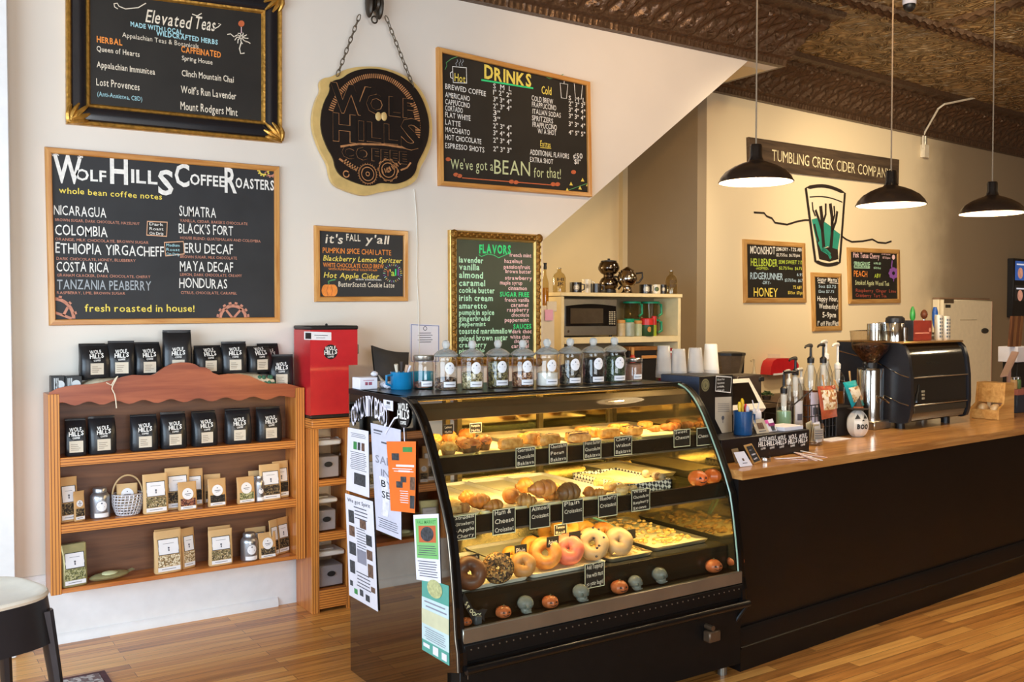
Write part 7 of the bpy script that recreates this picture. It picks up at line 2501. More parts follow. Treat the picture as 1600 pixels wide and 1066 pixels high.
# syrup bottles with pumps: (pump px, head y, depth v, base z above counter, body px0, px1, body top y, label colour, liquid colour, fill, pump black?)
M_CLR = glass('bottle_clear','#f8f8f6',1.25,.03,2.6)
def syrup(label,px,hy,v,bz,w,sh_y,lab_c,liq,fill,black,head=-1):
 uu,zt = cpx(px,hy,v)
 _,zs = cpx(px,sh_y,v)
 E = cthing('syrup_bottle',label,'syrup bottle',uu,v,CTZ + bz,'pump bottles on the counter')
 T = TW(E)
 H_ = zs - CTZ - bz
 r = w / 2
 b = MB(T); b.lathe([(r * .95,0),(r,.006),(r,H_ * .72),(r * .85,H_ * .82),(r * .42,H_ * .95),(r * .38,H_)],22); b.build('bottle',M_CLR,E)
 if fill:
  b = MB(T); b.lathe([(r * .9,.004),(r * .94,.01),(r * .94,H_ * fill),(0,H_ * fill + .001)],20); b.build('syrup',mat('syrup_' + liq[1:],liq,rough=.15,var=.1),E)
 if lab_c:
  b = MB(T); b.grid(10,1,lambda s,t: (r * 1.015 * math.cos(-2.5 + s * 1.6),r * 1.015 * math.sin(-2.5 + s * 1.6),H_ * (.18 + .42 * t))); o = b.build('label',mat('syrup_label_' + lab_c[1:],lab_c,rough=.5,var=.08),E,smooth=60,fix=False)
  b = MB(T); b.grid(8,1,lambda s,t: (r * 1.03 * math.cos(-2.2 + s * .9),r * 1.03 * math.sin(-2.2 + s * .9),H_ * (.30 + .1 * t))); b.build('printed_text',M_PRINT,o,smooth=60,fix=False)
 pm = M_BLKP if black else mat('pump_white','#e4e1da',rough=.35,var=.04)
 zz = zt - CTZ - bz
 b = MB(T); b.cyl((0,0,H_ * .12),(0,0,H_),r * .16,8); b.lathe([(r * .34,H_ * .66),(r * .40,H_ * .96),(0,H_ * .97)],14); b.build('dip_tube',mat('pump_white','#e4e1da',rough=.35,var=.04),E)
 b = MB(T); b.lathe([(r * .45,H_ - .005),(r * .47,H_ + .022),(r * .3,H_ + .03),(.008,H_ + .034),(.007,zz - .012)],16); b.build('pump_collar',pm,E)
 b = MB(T)
 b.tube([(.012,.004,zz - .006),(0,0,zz),(head * .04,-.012,zz + .002),(head * .075,-.02,zz - .002),(head * .088,-.022,zz - .012)],.006,8,rr=[.009,.012,.009,.007,.005]); b.build('pump_head',pm,E)
 return E
M_SYR = '#4a2a14'
syrup('tall black-pump syrup bottle with a purple and white label',1267,540,.52,.006,.088,566,'#c9c3d6','#6b3c1a',.62,True)
syrup('tall black-pump bottle behind the orange snack bag',1286.5,539,.56,.006,.088,566,'#d8d4cc','#6b3c1a',.55,True)
syrup('white-pump bottle behind the tall black pumps',1291,533.5,.70,.006,.085,560,'#e3dfd6',M_SYR,.4,False)
syrup('white-pump syrup bottle by the grinder, above the black bin',1309,538,.60,.171,.085,575,None,'#7a481c',.35,False)
syrup('black-pump bottle with brown syrup at its bottom, beside the sanitizer',1243,560,.50,.006,.082,585,'#cdd0d8','#7a481c',.18,True)
syrup('slim white-pump bottle behind the sanitizer',1233,580,.70,.002,.07,600,None,None,0,False)
syrup('short white-pump bottle between the black pumps',1252,577,.64,.006,.08,598,'#dfe0e4','#8a5a2a',.3,False)
syrup('clear hand sanitizer bottle with pale green gel and a black pump',1225,582,.42,.001,.085,613,None,'#9fc7a0',.64,True,1)
# wooden stirrers and a long straw among the bottles
E = cthing('stir_stick','long black stirring stick laid across the pump bottles','stir stick',1.2,.45,CTZ + .2)
b = MB(); b.tube([FP(*(lambda q: (q[0],.405,q[1]))(cpx(1236,636,.405))),FP(*(lambda q: (q[0],.405,q[1]))(cpx(1269,609,.405)))],.004,6); b.build('stick',M_BLKP,E)
for i,(a,c,lab) in enumerate((((1285,586),(1288,606),'wooden clip holding the orange snack bag'),((1303,594),(1310,607),'wooden clip leaning between the two snack bags'),((1327,580),(1329,602),'wooden clip holding the teal snack bag'))):
 E = cthing('wooden_clip',lab,'clip',1.4 + i * .06,.40,CTZ + .2,'wooden clips')
 qa,qc = cpx(*a,.40),cpx(*c,.40)
 for s_ in (-.003,.004):
  b = MB(CM); b.tube([(qa[0] + s_,.40,qa[1]),(qc[0],.40,qc[1])],.004,5); b.build('jaw',mat('clip_wood','#c79f6a',rough=.6,var=.1),E)
# hanging snack bags
def snack(label,P,v,cols,lbl,extra=None):
 C_ = [cpx(*p,v) for p in P]
 cu = sum(c[0] for c in C_) / 4
 E = cthing('snack_bag',label,'snack bag',cu,v,min(c[1] for c in C_),'snack bags')
 b = MB(CM)
 def f(s,t,sd):
  a0 = C_[0][0] * (1 - s) + C_[1][0] * s,C_[0][1] * (1 - s) + C_[1][1] * s
  a1 = C_[3][0] * (1 - s) + C_[2][0] * s,C_[3][1] * (1 - s) + C_[2][1] * s
  bl = math.sin(s * math.pi) ** .5 * math.sin(t * math.pi) ** .6 * .025 + .0015
  return (a0[0] * (1 - t) + a1[0] * t,v - sd * bl,a0[1] * (1 - t) + a1[1] * t)
 for sd in (1,-1):
  b.grid(10,14,lambda s,t: f(s,t,sd))
 b.build('bag',cols,E,smooth=60)
 for (s0,t0,s1,t1,m) in lbl:
  b = MB(CM); b.grid(5,5,lambda s,t: (lambda p: (p[0],p[1] - .0018,p[2]))(f(s0 + (s1 - s0) * s,t0 + (t1 - t0) * t,1))); b.build('printed_area',m,E,smooth=60,fix=False)
M_POP = speckle('snack_popcorn',['#e8dcc0','#d3bb8c','#b98a55','#f2ead6','#a86a3c'],60,.4,.3)
snack('orange and clear snack bag clipped to the syrup rack',[(1277,604),(1305,602),(1308,651),(1284,656)],.42,mat('bag_rust','#b5583a',rough=.3,var=.25,coat=.3),[(.08,.12,.92,.72,M_POP)])
snack('teal and white snack bag clipped beside the grinder',[(1317,598),(1337,594),(1350,633),(1332,641)],.40,mat('bag_teal','#1f9aa0',rough=.3,var=.15,coat=.3),[(.12,.2,.98,.74,M_POP),(.3,.3,.75,.55,mat('bag_cream','#e9dfc8',rough=.4,var=.1))])
# ---- glass mug full of folded papers
u,v = base_v(1285,697)
v += .05
E = cthing('glass_mug','clear glass mug stuffed with paper slips on the counter','mug',u,v)
T = TW(E)
b = MB(T); b.lathe([(.034,0),(.044,.004),(.047,.03),(.047,.118),(.044,.118),(.044,.012),(0,.01)],26); b.build('mug',M_CLR,E)
b = MB(T); b.tube([(.046,0,.1),(.08,0,.098),(.09,0,.06),(.075,0,.026),(.046,0,.025)],.006,8); b.build('handle',M_CLR,E)
r_ = random.Random(9)
for kk in range(5):
 b = MB(T)
 M_ = Matrix.Translation((r_.uniform(-.015,.015),-.024 + kk * .012,.068)) @ Matrix.Rotation(r_.uniform(-.3,.3),4,'Y') @ Matrix.Rotation(r_.uniform(-.2,.2),4,'X')
 b.rbox(-.027,.027,-.0006,.0006,-.05,.05 + r_.uniform(0,.012),.0003,M=M_)
 b.build('paper_slip',(M_PAPER,mat('slip_cream','#d9cdb0',rough=.6,var=.08),mat('slip_grey','#a9a598',rough=.6,var=.15))[kk % 3],E)
b = MB(T); b.grid(8,1,lambda s,t: (.0485 * math.cos(-2.6 + s * 1.3),.0485 * math.sin(-2.6 + s * 1.3),.035 + .06 * t)); o = b.build('label',MATS['slip_grey'],E,smooth=60,fix=False)
b = MB(T)
for q in range(4):
 b.grid(6,1,lambda s,t: (.0495 * math.cos(-2.5 + s * 1.0),.0495 * math.sin(-2.5 + s * 1.0),.042 + q * .013 + .004 * t))
b.build('printed_text',M_PRINT,o,**FLAT)
# ---- black gift box with five logos, and the small things on and before it
u0,v0 = base_v(1178,722)
u1,v1 = base_v(1262,705)
BXu0,BXu1,BXv0,BXv1 = .10,.80,.175,.34
E = cthing('gift_box','long black box printed with a row of five shop logos on the counter edge','box',(BXu0 + BXu1) / 2,(BXv0 + BXv1) / 2)
zt = cpx(1225,676,BXv0)[1]
b = MB(CM); b.rbox(BXu0,BXu1,BXv0,BXv1,CTZ + .001,zt,.003); b.build('box',mat('box_black','#191416',rough=.4,var=.1),E)
for px in (1192,1206,1221,1238,1254):
 bd,bt = MB(CM),MB(CM)
 c = cpx(px,693 - (px - 1190) * .09,BXv0)
 logo(bd,bt,(c[0],c[1]),.041,lambda a,z,l: (a,BXv0 - .0008 - l,z),disc=True)
 o = bd.build('logo_patch',M_DISC,E,**FLAT)
 bt.build('logo_lettering',M_LOGO,o,**FLAT)
BT = zt + .0008
def card(label,P,v,m,name='card',cat='card',parts=(),lean=.02,thick=.0015,zb=None):
 C_ = [cpx(*p,v) for p in P]
 zmin = min(c[1] for c in C_) if zb is None else zb
 C_ = [(c[0],max(c[1],zmin)) for c in C_]
 zmax = max(c[1] for c in C_)
 f = lambda a,z,l=0: (a,v + lean * (z - zmin) / max(.01,zmax - zmin) - l,z)
 E = cthing(name,label,cat,sum(c[0] for c in C_) / 4,v,zmin)
 b = MB(CM); b.prism(C_,lambda a,z: f(a,z),(0,thick,0)); b.build('sheet',m,E,smooth=0)
 for (s0,t0,s1,t1,mm,nm) in parts:
  b = MB(CM)
  def g(s,t):
   a0 = C_[0][0] * (1 - s) + C_[1][0] * s,C_[0][1] * (1 - s) + C_[1][1] * s
   a1 = C_[3][0] * (1 - s) + C_[2][0] * s,C_[3][1] * (1 - s) + C_[2][1] * s
   return f(a0[0] * (1 - t) + a1[0] * t,a0[1] * (1 - t) + a1[1] * t,.001)
  b.grid(2,2,lambda s,t: g(s0 + (s1 - s0) * s,t0 + (t1 - t0) * t)); b.build(nm,mm,E,**FLAT)
 return E
card('beige business card with a dark animal picture standing on the black gift box',[(1180,657),(1198,655),(1202,679),(1183,681)],.22,mat('card_beige','#bfb19a',rough=.6,var=.05),zb=BT,parts=[(.25,.25,.75,.7,M_PHOTO2,'photo'),(.2,.82,.8,.88,M_PRINT,'printed_text')])
card('pink and white card standing on the black gift box',[(1197,658),(1212,655),(1214,676),(1201,680)],.235,M_PAPER,zb=BT,parts=[(0,0,.45,.3,mat('card_pink','#e05fb0',rough=.5,var=.05),'pink_corner'),(.3,.3,1,.55,mat('card_magenta','#8a2a6a',rough=.5,var=.1),'magenta_band'),(.45,.55,.9,.95,M_PHOTO,'photo')])
E = cthing('napkin_bag','crumpled white paper bag of straws standing behind the cards','paper bag',.52,.30,BT)
T = TW(E)
b = MB(T); b.ball((0,0,.065),.036,.022,.065,14,12,lambda d,th,ph: 1 + .15 * math.sin(ph * 4 + th * 5) - .3 * max(0,d.z) ** 2); b.build('bag',M_PAPER,E)
b = MB(T)
b.tube([(-.01,0,.1),(-.02,.01,.16)],.003,5); b.build('straw',M_PAPER,E)
b = MB(T); b.tube([(.008,0,.1),(.012,-.01,.155)],.003,5); b.build('straw',M_PAPER,E)
E = cthing('paper_stack','small stack of white paper lying on the black gift box','paper',.70,.26,BT)
b = MB(CM); b.rbox(.62,.78,.20,.325,BT,BT + .02,.001); b.build('sheets',M_PAPER,E)
# blue mug of markers
u,z = cpx(1163,684,.24)
E = cthing('blue_mug','blue enamel mug full of markers on the black gift box','mug',u,.25,BT)
T = TW(E)
b = MB(T); b.lathe([(.045,0),(.047,.004),(.049,.118),(.0465,.118),(.045,.008),(0,.008)],26); b.build('mug',mat('enamel_blue','#1f4f80',rough=.25,var=.1,coat=.4),E)
b = MB(T); b.tube([(.047,0,.1),(.078,-.01,.095),(.08,-.01,.045),(.047,0,.03)],.006,8); b.build('handle',MATS['enamel_blue'],E)
for i,(dx,dy,h,c,lab) in enumerate(((-.022,0,.155,'#e8c22a','yellow marker with a carved tip in the blue mug'),(.006,.01,.17,'#e3b81f','taller yellow marker in the blue mug'),(.02,-.01,.135,'#c9c3d4','pale marker in the blue mug'),(.03,.012,.14,'#d23a3f','red marker in the blue mug'))):
 E = cthing('marker',lab,'marker',u + dx,.25 + dy,BT + .01,'markers in the blue mug')
 T = TW(E)
 m = mat('marker_' + c[1:],c,rough=.35,var=.08)
 b = MB(T); b.cyl((0,0,0),(dx * .2,0,h - .03),.0075,10); b.build('barrel',m,E)
 b = MB(T); b.tube([(dx * .2,0,h - .03),(dx * .22,0,h - .012),(dx * .25,.002,h)],.008,10,rr=[.0095,.009,.004]); b.build('cap',m,E)
card('white business card with a small emblem leaning at the counter end',[(1152,708),(1168,706),(1176,728),(1157,730)],.055,M_PAPER,zb=CTZ + .001,parts=[(.42,.45,.58,.62,M_PHOTO2,'emblem'),(.3,.75,.7,.8,M_PRINT,'printed_text')])
card('small wood-framed chalk sign tilted at the counter end',[(1168,697),(1180,694),(1191,721),(1178,726)],.07,MATS['light_oak_frame'],name='tiny_sign',cat='sign',zb=CTZ + .001,thick=.006,parts=[(.12,.08,.88,.92,M_CHALK,'slate'),(.25,.25,.8,.32,M_PAPER,'lettering'),(.25,.5,.8,.57,M_PAPER,'lettering'),(.25,.72,.7,.79,M_PAPER,'lettering')])
card('folded brown leaflet behind the white business card',[(1148,703),(1158,701),(1160,722),(1150,725)],.10,mat('leaflet_brown','#8a7250',rough=.6,var=.1),name='leaflet',cat='leaflet',zb=CTZ + .001)
u,v = base_v(1200,722)
E = cthing('small_tin','low round tin by the tiny chalk sign','tin',u,v + .02)
b = MB(TW(E)); b.lathe([(.027,0),(.028,.002),(.028,.016),(.026,.02),(0,.02)],24); b.build('tin',M_BRUSH,E)
b = MB(TW(E)); b.lathe([(.029,.011),(.029,.021),(0,.0215)],24); b.build('lid',M_CHROME,E)
strips = (((1209,716),(1262,719),'paper strip lying flat along the counter edge by the tin'),((1212,718),(1268,714),'paper strip crossing over the flat one'),((1240,708),(1292,716),'paper straw pointing along the counter, topmost of the fan'),((1240,708),(1284,721),'paper straw in the middle of the fan'),((1243,709),(1276,722),'paper straw closest to the counter edge'),((1248,706),(1276,712),'short paper strip behind the fan'))
for i,(a,c,lab) in enumerate(strips):
 qa,qc = onz(*a,CTZ + .003),onz(*c,CTZ + .003)
 b = MB()
 t = (qc - qa).normalized(); n_ = Vector((-t.y,t.x,0)) * .006
 zz = Vector((0,0,.0012 * i))
 b.add([qa - n_ + zz,qc - n_ + zz,qc + n_ + zz,qa + n_ + zz] + [p + zz + Vector((0,0,.002)) for p in (qa - n_,qc - n_,qc + n_,qa + n_)],[(0,1,2,3),(7,6,5,4),(0,4,5,1),(1,5,6,2),(2,6,7,3),(3,7,4,0)])
 tag(b.build('paper_strip',M_PAPER if i % 2 else mat('strip_pink','#d9c0c4',rough=.6,var=.05),loc=tuple((qa + qc) / 2),smooth=0),lab,'paper strip','paper strips on the counter')
# knife-like white tray behind the mug
E = cthing('napkin','white napkin lying on the counter behind the glass mug','napkin',1.36,.37)
b = MB(CM); b.rbox(1.22,1.42,.33,.42,CTZ + .0005,CTZ + .004,.001); b.build('sheet',M_PAPER,E)
# ---- till: black cabinet beside the case with stickers, tilted touch screen
PBu0,PBv0 = .085,.36
pb0,pb1 = cpx(1092,700,PBv0),cpx(1145,700,PBv0)
zt = cpx(1118,587,PBv0)[1]
E = cthing('till_cabinet','tall black till cabinet with stickers between the case and the touch screen','cabinet',(pb0[0] + pb1[0]) / 2,.5)
b = MB(CM); b.rbox(pb0[0],pb1[0],PBv0,.62,CTZ + .001,zt,.003); b.build('cabinet',mat('till_black','#15110f',rough=.45,var=.1),E)
b = MB(CM); b.rbox(pb0[0] - .002,pb0[0],PBv0,.62,CTZ + .05,zt - .002,.0005); b.build('blue_lit_side',mat('till_blue_lit_side','#3a4252',rough=.35,var=.08),E)  # blue light falling on this side is put into its colour
def pf(a,z,l=0):
 return (a,PBv0 - .0008 - l,z)
def pq(px,py):
 return cpx(px,py,PBv0)
b = MB(CM); c = pq(1102,602); b.flat(ring2(c,.030,24,ry=.032)[:-1],pf); o = b.build('round_sticker',mat('sticker_olive','#7a7452',rough=.5,var=.1),E,**FLAT)
b = MB(CM); stroke(b,ring2(c,.023,24),lambda a,z: pf(a,z,.001),.002); stroke(b,[(c[0],c[1] - .010),(c[0],c[1] + .010),(c[0] + .008,c[1] + .002),(c[0],c[1] - .01)],lambda a,z: pf(a,z,.001),.002); b.build('emblem',M_DISC,o,**FLAT)
P_ = [pq(1118,588),pq(1142,589.5),pq(1140.5,613.5),pq(1117,611)]
b = MB(CM); b.prism(P_,lambda a,z: pf(a,z),(0,-.003,0)); o = b.build('chalk_sticker',M_CHALKB,E,smooth=0)
b = MB(CM); stroke(b,P_,lambda a,z: pf(a,z,.0035),.005,True)
for k,t in enumerate(('Gluten free','options','available,','please ask')):
 write(b,t,lambda a,z: pf(a,z,.0037),P_[0][0] + .008,P_[0][1] - .022 - k * .018,.010,width=.055,jit=.15)
b.build('lettering',INK['white'],o,**FLAT)
P_ = [pq(1117,621),pq(1142.5,620),pq(1143.5,675),pq(1128,677),pq(1117,655)]
b = MB(CM); b.prism(P_,lambda a,z: pf(a,z),(0,-.001,0)); o = b.build('paper_notice',mat('notice_beige','#c4b9a8',rough=.6,var=.04),E,smooth=0)
b = MB(CM)
for k in range(5):
 stroke(b,[pq(1121,631 + k * 3),pq(1139,631 + k * 3)],lambda a,z: pf(a,z,.0016),.002)
b.flat(ring2(pq(1129,653),.011,10)[:-1],lambda a,z: pf(a,z,.0016)); stroke(b,[pq(1129,655),pq(1129,661)],lambda a,z: pf(a,z,.0016),.004)
b.build('printed_text',M_PRINT,o,**FLAT)
# touch screen leaning back
S_ = [((1141,593),.66),((1170.5,591),.66),((1197,638),.50),((1142,643),.50)]
Q = [Vector((cpx(*p,v)[0],v,cpx(*p,v)[1])) for p,v in S_]
E = cthing('touch_screen','till touch screen in a thick white bezel tilted back behind the blue mug','touch screen',(Q[2].x + Q[3].x) / 2,.56,CTZ)
nn = (Q[1] - Q[0]).cross(Q[3] - Q[0]).normalized()
if nn.y > 0:
 nn = -nn
b = MB(CM); b.add(Q + [q - nn * .03 for q in Q],[(0,1,2,3),(7,6,5,4),(0,4,5,1),(1,5,6,2),(2,6,7,3),(3,7,4,0)]); b.build('bezel',mat('bezel_white','#d8d0c6',rough=.4,var=.04),E,smooth=0)
def sq_(s,t):
 return Q[0].lerp(Q[1],s).lerp(Q[3].lerp(Q[2],s),t) + nn * .0012
b = MB(CM); b.add([sq_(.0,.14),sq_(.86,.14),sq_(.86,.82),sq_(0,.82)],[(0,1,2,3)]); b.build('screen',mat('screen_dark','#14100e',rough=.08,var=.1,spec=.7),E,smooth=0)
b = MB(CM); mid = (Q[0] + Q[1] + Q[2] + Q[3]) / 4 - nn * .03; b.tube([mid,mid + Vector((0,.06,-.05)),Vector((mid.x,mid.y + .06,CTZ + .01))],.02,10); b.rbox(mid.x - .08,mid.x + .08,mid.y - .02,mid.y + .14,CTZ + .0005,CTZ + .012,.004); b.build('stand',M_BLKP,E)
E = cthing('label_printer','dark receipt printer arm behind the touch screen','printer',.42,.80)
b = MB(CM); u0,_ = cpx(1144,590,.8); u1,_ = cpx(1182,590,.8); b.rbox(u0,u1,.76,.92,CTZ + .001,cpx(1160,586,.8)[1],.006); b.build('housing',mat('printer_brown','#3b2f27',rough=.4,var=.1),E)
b = MB(CM); b.rbox(u1 - .03,u1 + .02,.755,.80,cpx(1160,597,.8)[1],cpx(1160,590,.8)[1],.004); b.build('lever',M_BLKP,E)
# ---- wooden bread box, tablet, menu board at the far end of the counter
E = cthing('bread_box','open-fronted pine bread box with wrapped loaves on the counter','bread box',3.2,.38)
M_PB = wood('pine_box','#b9813f','#dcab66','x',.8,rough=.45,coat=.1)
ua,va,vw = 3.085,.285,.20
bp_ = [(ua,CTZ + .001),(ua,1.0),(ua + .07,1.035),(ua + .09,1.178),(ua + .215,1.178),(ua + .215,CTZ + .001)]
for vv in (va,va + vw - .014):
 b = MB(CM); b.prism(bp_,lambda u,z: (u,vv,z),(0,.014,0)); b.build('side_panel',M_PB,E,smooth=0)
b = MB(CM); b.rbox(ua + .001,ua + .015,va + .014,va + vw - .014,CTZ + .001,.996,.002); b.build('front_board',M_PB,E)
b = MB(CM); b.rbox(ua + .085,ua + .099,va + .014,va + vw - .014,1.04,1.177,.002); b.build('upper_board',M_PB,E)
b = MB(CM); b.rbox(ua + .099,ua + .214,va + .014,va + vw - .014,1.163,1.177,.002); b.build('top_board',M_PB,E)
b = MB(CM); b.rbox(ua + .015,ua + .21,va + .014,va + vw - .014,CTZ + .0012,CTZ + .012,.002); b.build('floor_board',M_PB,E)
for i,lab in enumerate(('wrapped loaf in the bread box, beside its lettered end panel' if False else 'wrapped loaf at the customer side of the bread box','wrapped loaf at the inner side of the bread box')):
 E = cthing('wrapped_loaf',lab,'loaf',ua + .065,va + .056 + .085 * i,CTZ + .0125,'loaves in the bread box')
 b = MB(TW(E)); b.ball((0,0,.045),.046,.04,.045,16,10,lambda d,th,ph: 1 + .05 * math.sin(ph * 6 + th * 5)); b.build('loaf',pastry('loaf_wrapped','#b98d58','#dcc09a',20,.3,.3),E)
# tilted tablet
Pt = [((1581,551),.80),((1592,552),.74),((1575,588),.62),((1563,590),.68)]
Q = [Vector((cpx(*p,v)[0],v,cpx(*p,v)[1])) for p,v in Pt]
E = cthing('tablet','pinkish tablet on a stand, seen from behind, past the bread box','tablet',Q[2].x,.68,CTZ)
n2 = (Q[1] - Q[0]).cross(Q[3] - Q[0]).normalized()
b = MB(CM); b.add(Q + [q - n2 * .012 for q in Q],[(0,1,2,3),(7,6,5,4),(0,4,5,1),(1,5,6,2),(2,6,7,3),(3,7,4,0)]); b.build('case',mat('tablet_pink','#d9b3a2',rough=.4,var=.05),E,smooth=0)
mid = (Q[0] + Q[1] + Q[2] + Q[3]) / 4
b = MB(CM); b.tube([mid,mid + Vector((.05,.03,-.04)),Vector((mid.x + .05,mid.y + .03,CTZ + .01))],.016,8); b.rbox(mid.x - .03,mid.x + .13,mid.y - .05,mid.y + .11,CTZ + .0005,CTZ + .012,.003); b.build('stand',mat('stand_rose','#c79a88',rough=.4,var=.05),E)
RV = .86
h0 = cpx(1586,560,RV)[0]
E = cthing('menu_rack','rack of dark wooden menu boards at the far end of the counter','menu rack',h0 + .15,RV + .07,CTZ)
q0 = cpx(1578,542,RV)
for k in range(4):
 x = q0[0] + k * .05
 b = MB(CM); b.prism([(0,0),(.044,0),(.084,.25),(.04,.25)],lambda a,z: (x + a,RV,q0[1] + z),(0,.02,0)); b.build('board',wood('menu_wood_%d' % (k % 2),('#4a2a18','#6b4226')[k % 2],('#7a4a2a','#9a6a3e')[k % 2],'z',1.0),E,smooth=0)
b = MB(CM); b.rbox(h0,h0 + .30,RV - .02,RV + .14,q0[1] - .13,q0[1] - .002,.004); b.build('holder',M_PAPER,E)
b = MB(CM); b.rbox(h0 + .04,h0 + .26,RV,RV + .12,CTZ + .001,q0[1] - .13,.004); b.build('column',M_BLKP,E)
uu = cpx(1586,650,.42)[0] + .03
E = cthing('card_display','dark blue box with a rose lid at the far end of the counter','box',uu + .12,.47,CTZ)
b = MB(CM); b.rbox(uu,uu + .24,.42,.53,CTZ + .001,cpx(1590,618,.42)[1],.004); b.build('box',mat('box_navy','#2c3442',rough=.5,var=.1),E)
b = MB(CM); b.rbox(uu - .005,uu + .245,.415,.535,cpx(1590,618,.42)[1],cpx(1590,609,.42)[1],.003); b.build('lid',mat('lid_rose','#a8675a',rough=.5,var=.1),E)
for i,(dx,c,lab) in enumerate(((.03,'#caa06a','small amber jar on the rose-lidded box'),(.09,'#5f7a4a','small green jar on the rose-lidded box'))):
 zb = cpx(1590,609,.42)[1] + .001
 E = cthing('jar',lab,'jar',uu + dx,.46,zb,'little jars at the counter end')
 b = MB(TW(E)); b.lathe([(.022,0),(.024,.004),(.024,.06),(.016,.07)],16); b.build('body',mat('jar_' + c[1:],c,rough=.2,var=.1),E)
 b = MB(TW(E)); b.lathe([(.018,.068),(.018,.085),(0,.086)],16); b.build('lid',M_CHROME,E)
# ---- ON TOP OF THE DISPLAY CASE
TOPZ = KT + .0005
def jar(label,px,v,fill,lv,py_top=537,py_bot=609,wpx=42,lid='glass',cloth=0):
 p = onz(px,py_bot,TOPZ)
 y = p.y + .055 if v is None else v
 p = ony(px,py_bot,y)
 k = (Vector((p.x,y,TOPZ)) - EYE).dot(FW) / FPX
 r = wpx * k / 2 * .91
 h = (py_bot - py_top) * k * .97
 E = thing('glass_jar',label,'jar',(p.x,y,TOPZ),R(-30),'glass jars along the display case top')
 T = TW(E)
 hb = h * .72 if lid == 'glass' else h * .86
 b = MB(T); b.lathe([(r * .80,0),(r * .9,.004),(r * .92,.012),(r * .92,hb * .88),(r * .86,hb * .95),(r * .9,hb)],30); b.build('jar',M_CLR,E)
 if fill:
  b = MB(T); b.lathe([(r * .84,.005),(r * .87,.012),(r * .87,hb * lv),(r * .5,hb * lv + .006),(0,hb * lv + .004)],26); b.build('contents',fill,E)
 if lid == 'glass':
  b = MB(T); b.lathe([(r * .96,hb),(r * 1.02,hb + .004),(r * 1.0,hb + .010),(r * .7,hb + .024),(r * .26,hb + .034),(r * .2,hb + .038)],30); o = b.build('lid',mat('lid_glass','#d3d8d6',rough=.1,var=.03,trans=.7,ior=1.25),E)
  b = MB(T); b.lathe([(r * .2,hb + .036),(r * .30,hb + .046),(r * .33,hb + .058),(r * .24,hb + .070),(0,hb + .074)],20); b.build('knob',mat('knob_glass','#e3e6e4',rough=.08,var=.05,trans=.55,ior=1.3),o)
 else:
  b = MB(T); b.lathe([(r * .9,hb - .003),(r * .94,hb),(r * .94,h - .003),(r * .88,h),(0,h)],28); b.build('lid',M_BRUSH,E)
 def lab_on(a,z,kk=1.02):
  return (r * .93 * kk * math.cos(a),r * .93 * kk * math.sin(a),z)
 b = MB(T); b.grid(10,1,lambda s,t: lab_on(-1.75 + 1.15 * s,.012 + .024 * t)); o = b.build('name_label',M_WHITE,E,smooth=60,fix=False)
 b = MB(T); b.grid(8,1,lambda s,t: lab_on(-1.6 + .85 * s,.022 + .003 * t,1.03)); b.build('printed_text',M_PRINT,o,smooth=60,fix=False)
 if lid == 'glass':
  b = MB(T)
  zc,rr = hb * .66,r * .42
  n = 20
  on2 = lambda a,z,kk=1.02: lab_on(-math.pi / 2 + .35 + a / (r * .93),z,kk)
  disc_on(b,(0,zc),rr,on2,rr * 1.15); o = b.build('round_label',M_WHITE,E,**FLAT)
  b = MB(T); stroke(b,[(-rr * .6,zc),(rr * .6,zc)],lambda a,z: on2(a,z,1.035),.003); b.flat(ring2((0,zc + rr * .5),.003,8)[:-1],lambda a,z: on2(a,z,1.035)); b.build('printed_text',M_PRINT,o,**FLAT)
 return E
T_ = TEA
jar('glass jar a third full of reddish-brown flakes, beside the blue pot',697,None,speckle('jar_rooibos',['#4a2d20','#7a5640','#2d1c14','#9a8064'],150),.33,537,610)
jar('glass jar half full of pale green-brown herbs',738,None,speckle('jar_herb',['#8a7a50','#b5a67a','#5f5434','#cdbf94'],150),.50,537,609.5)
jar('glass jar filled with dark and olive tea leaves',778,None,speckle('jar_olive',['#5a5230','#837848','#332d1c','#a4986a'],150),.78,536,607)
jar('glass jar with orange-brown chips and a pale layer on top',817,None,speckle('jar_chips',['#7a4a2e','#a06a44','#55301e','#c9a27c'],150),.45,536,606)
jar('glass jar half full of white sugar',855,None,mat('sugar_white','#e9e6de',rough=.8,var=.05,scale=80),.42,534,605)
jar('glass jar of dark mixed tea with large pale leaves',891,None,speckle('jar_dark_mix',['#2a241c','#4a4032','#756a54','#1c1812'],130),.62,533,603)
jar('glass jar of black tea beside the dark mixed tea',927,None,T_['black'],.80,532,601)
jar('glass jar full of dark green tea, last of the tall jars',960,None,speckle('jar_green',['#2c3a24','#46553a','#1e2819','#5f6b4c'],160),.85,531,599)
jar('small jar of pinkish spice with a metal lid at the end of the jars',990,None,mat('spice_pink','#a9806a',rough=.8,var=.12,scale=60),.85,560,597,32,'metal')
jar('flip-lid jar of nuts in front of the turquoise bowl',662,3.80,speckle('jar_nuts',['#5a3626','#8a5a44','#b08a70','#3c2218'],90),.22,558,612,38,'metal')
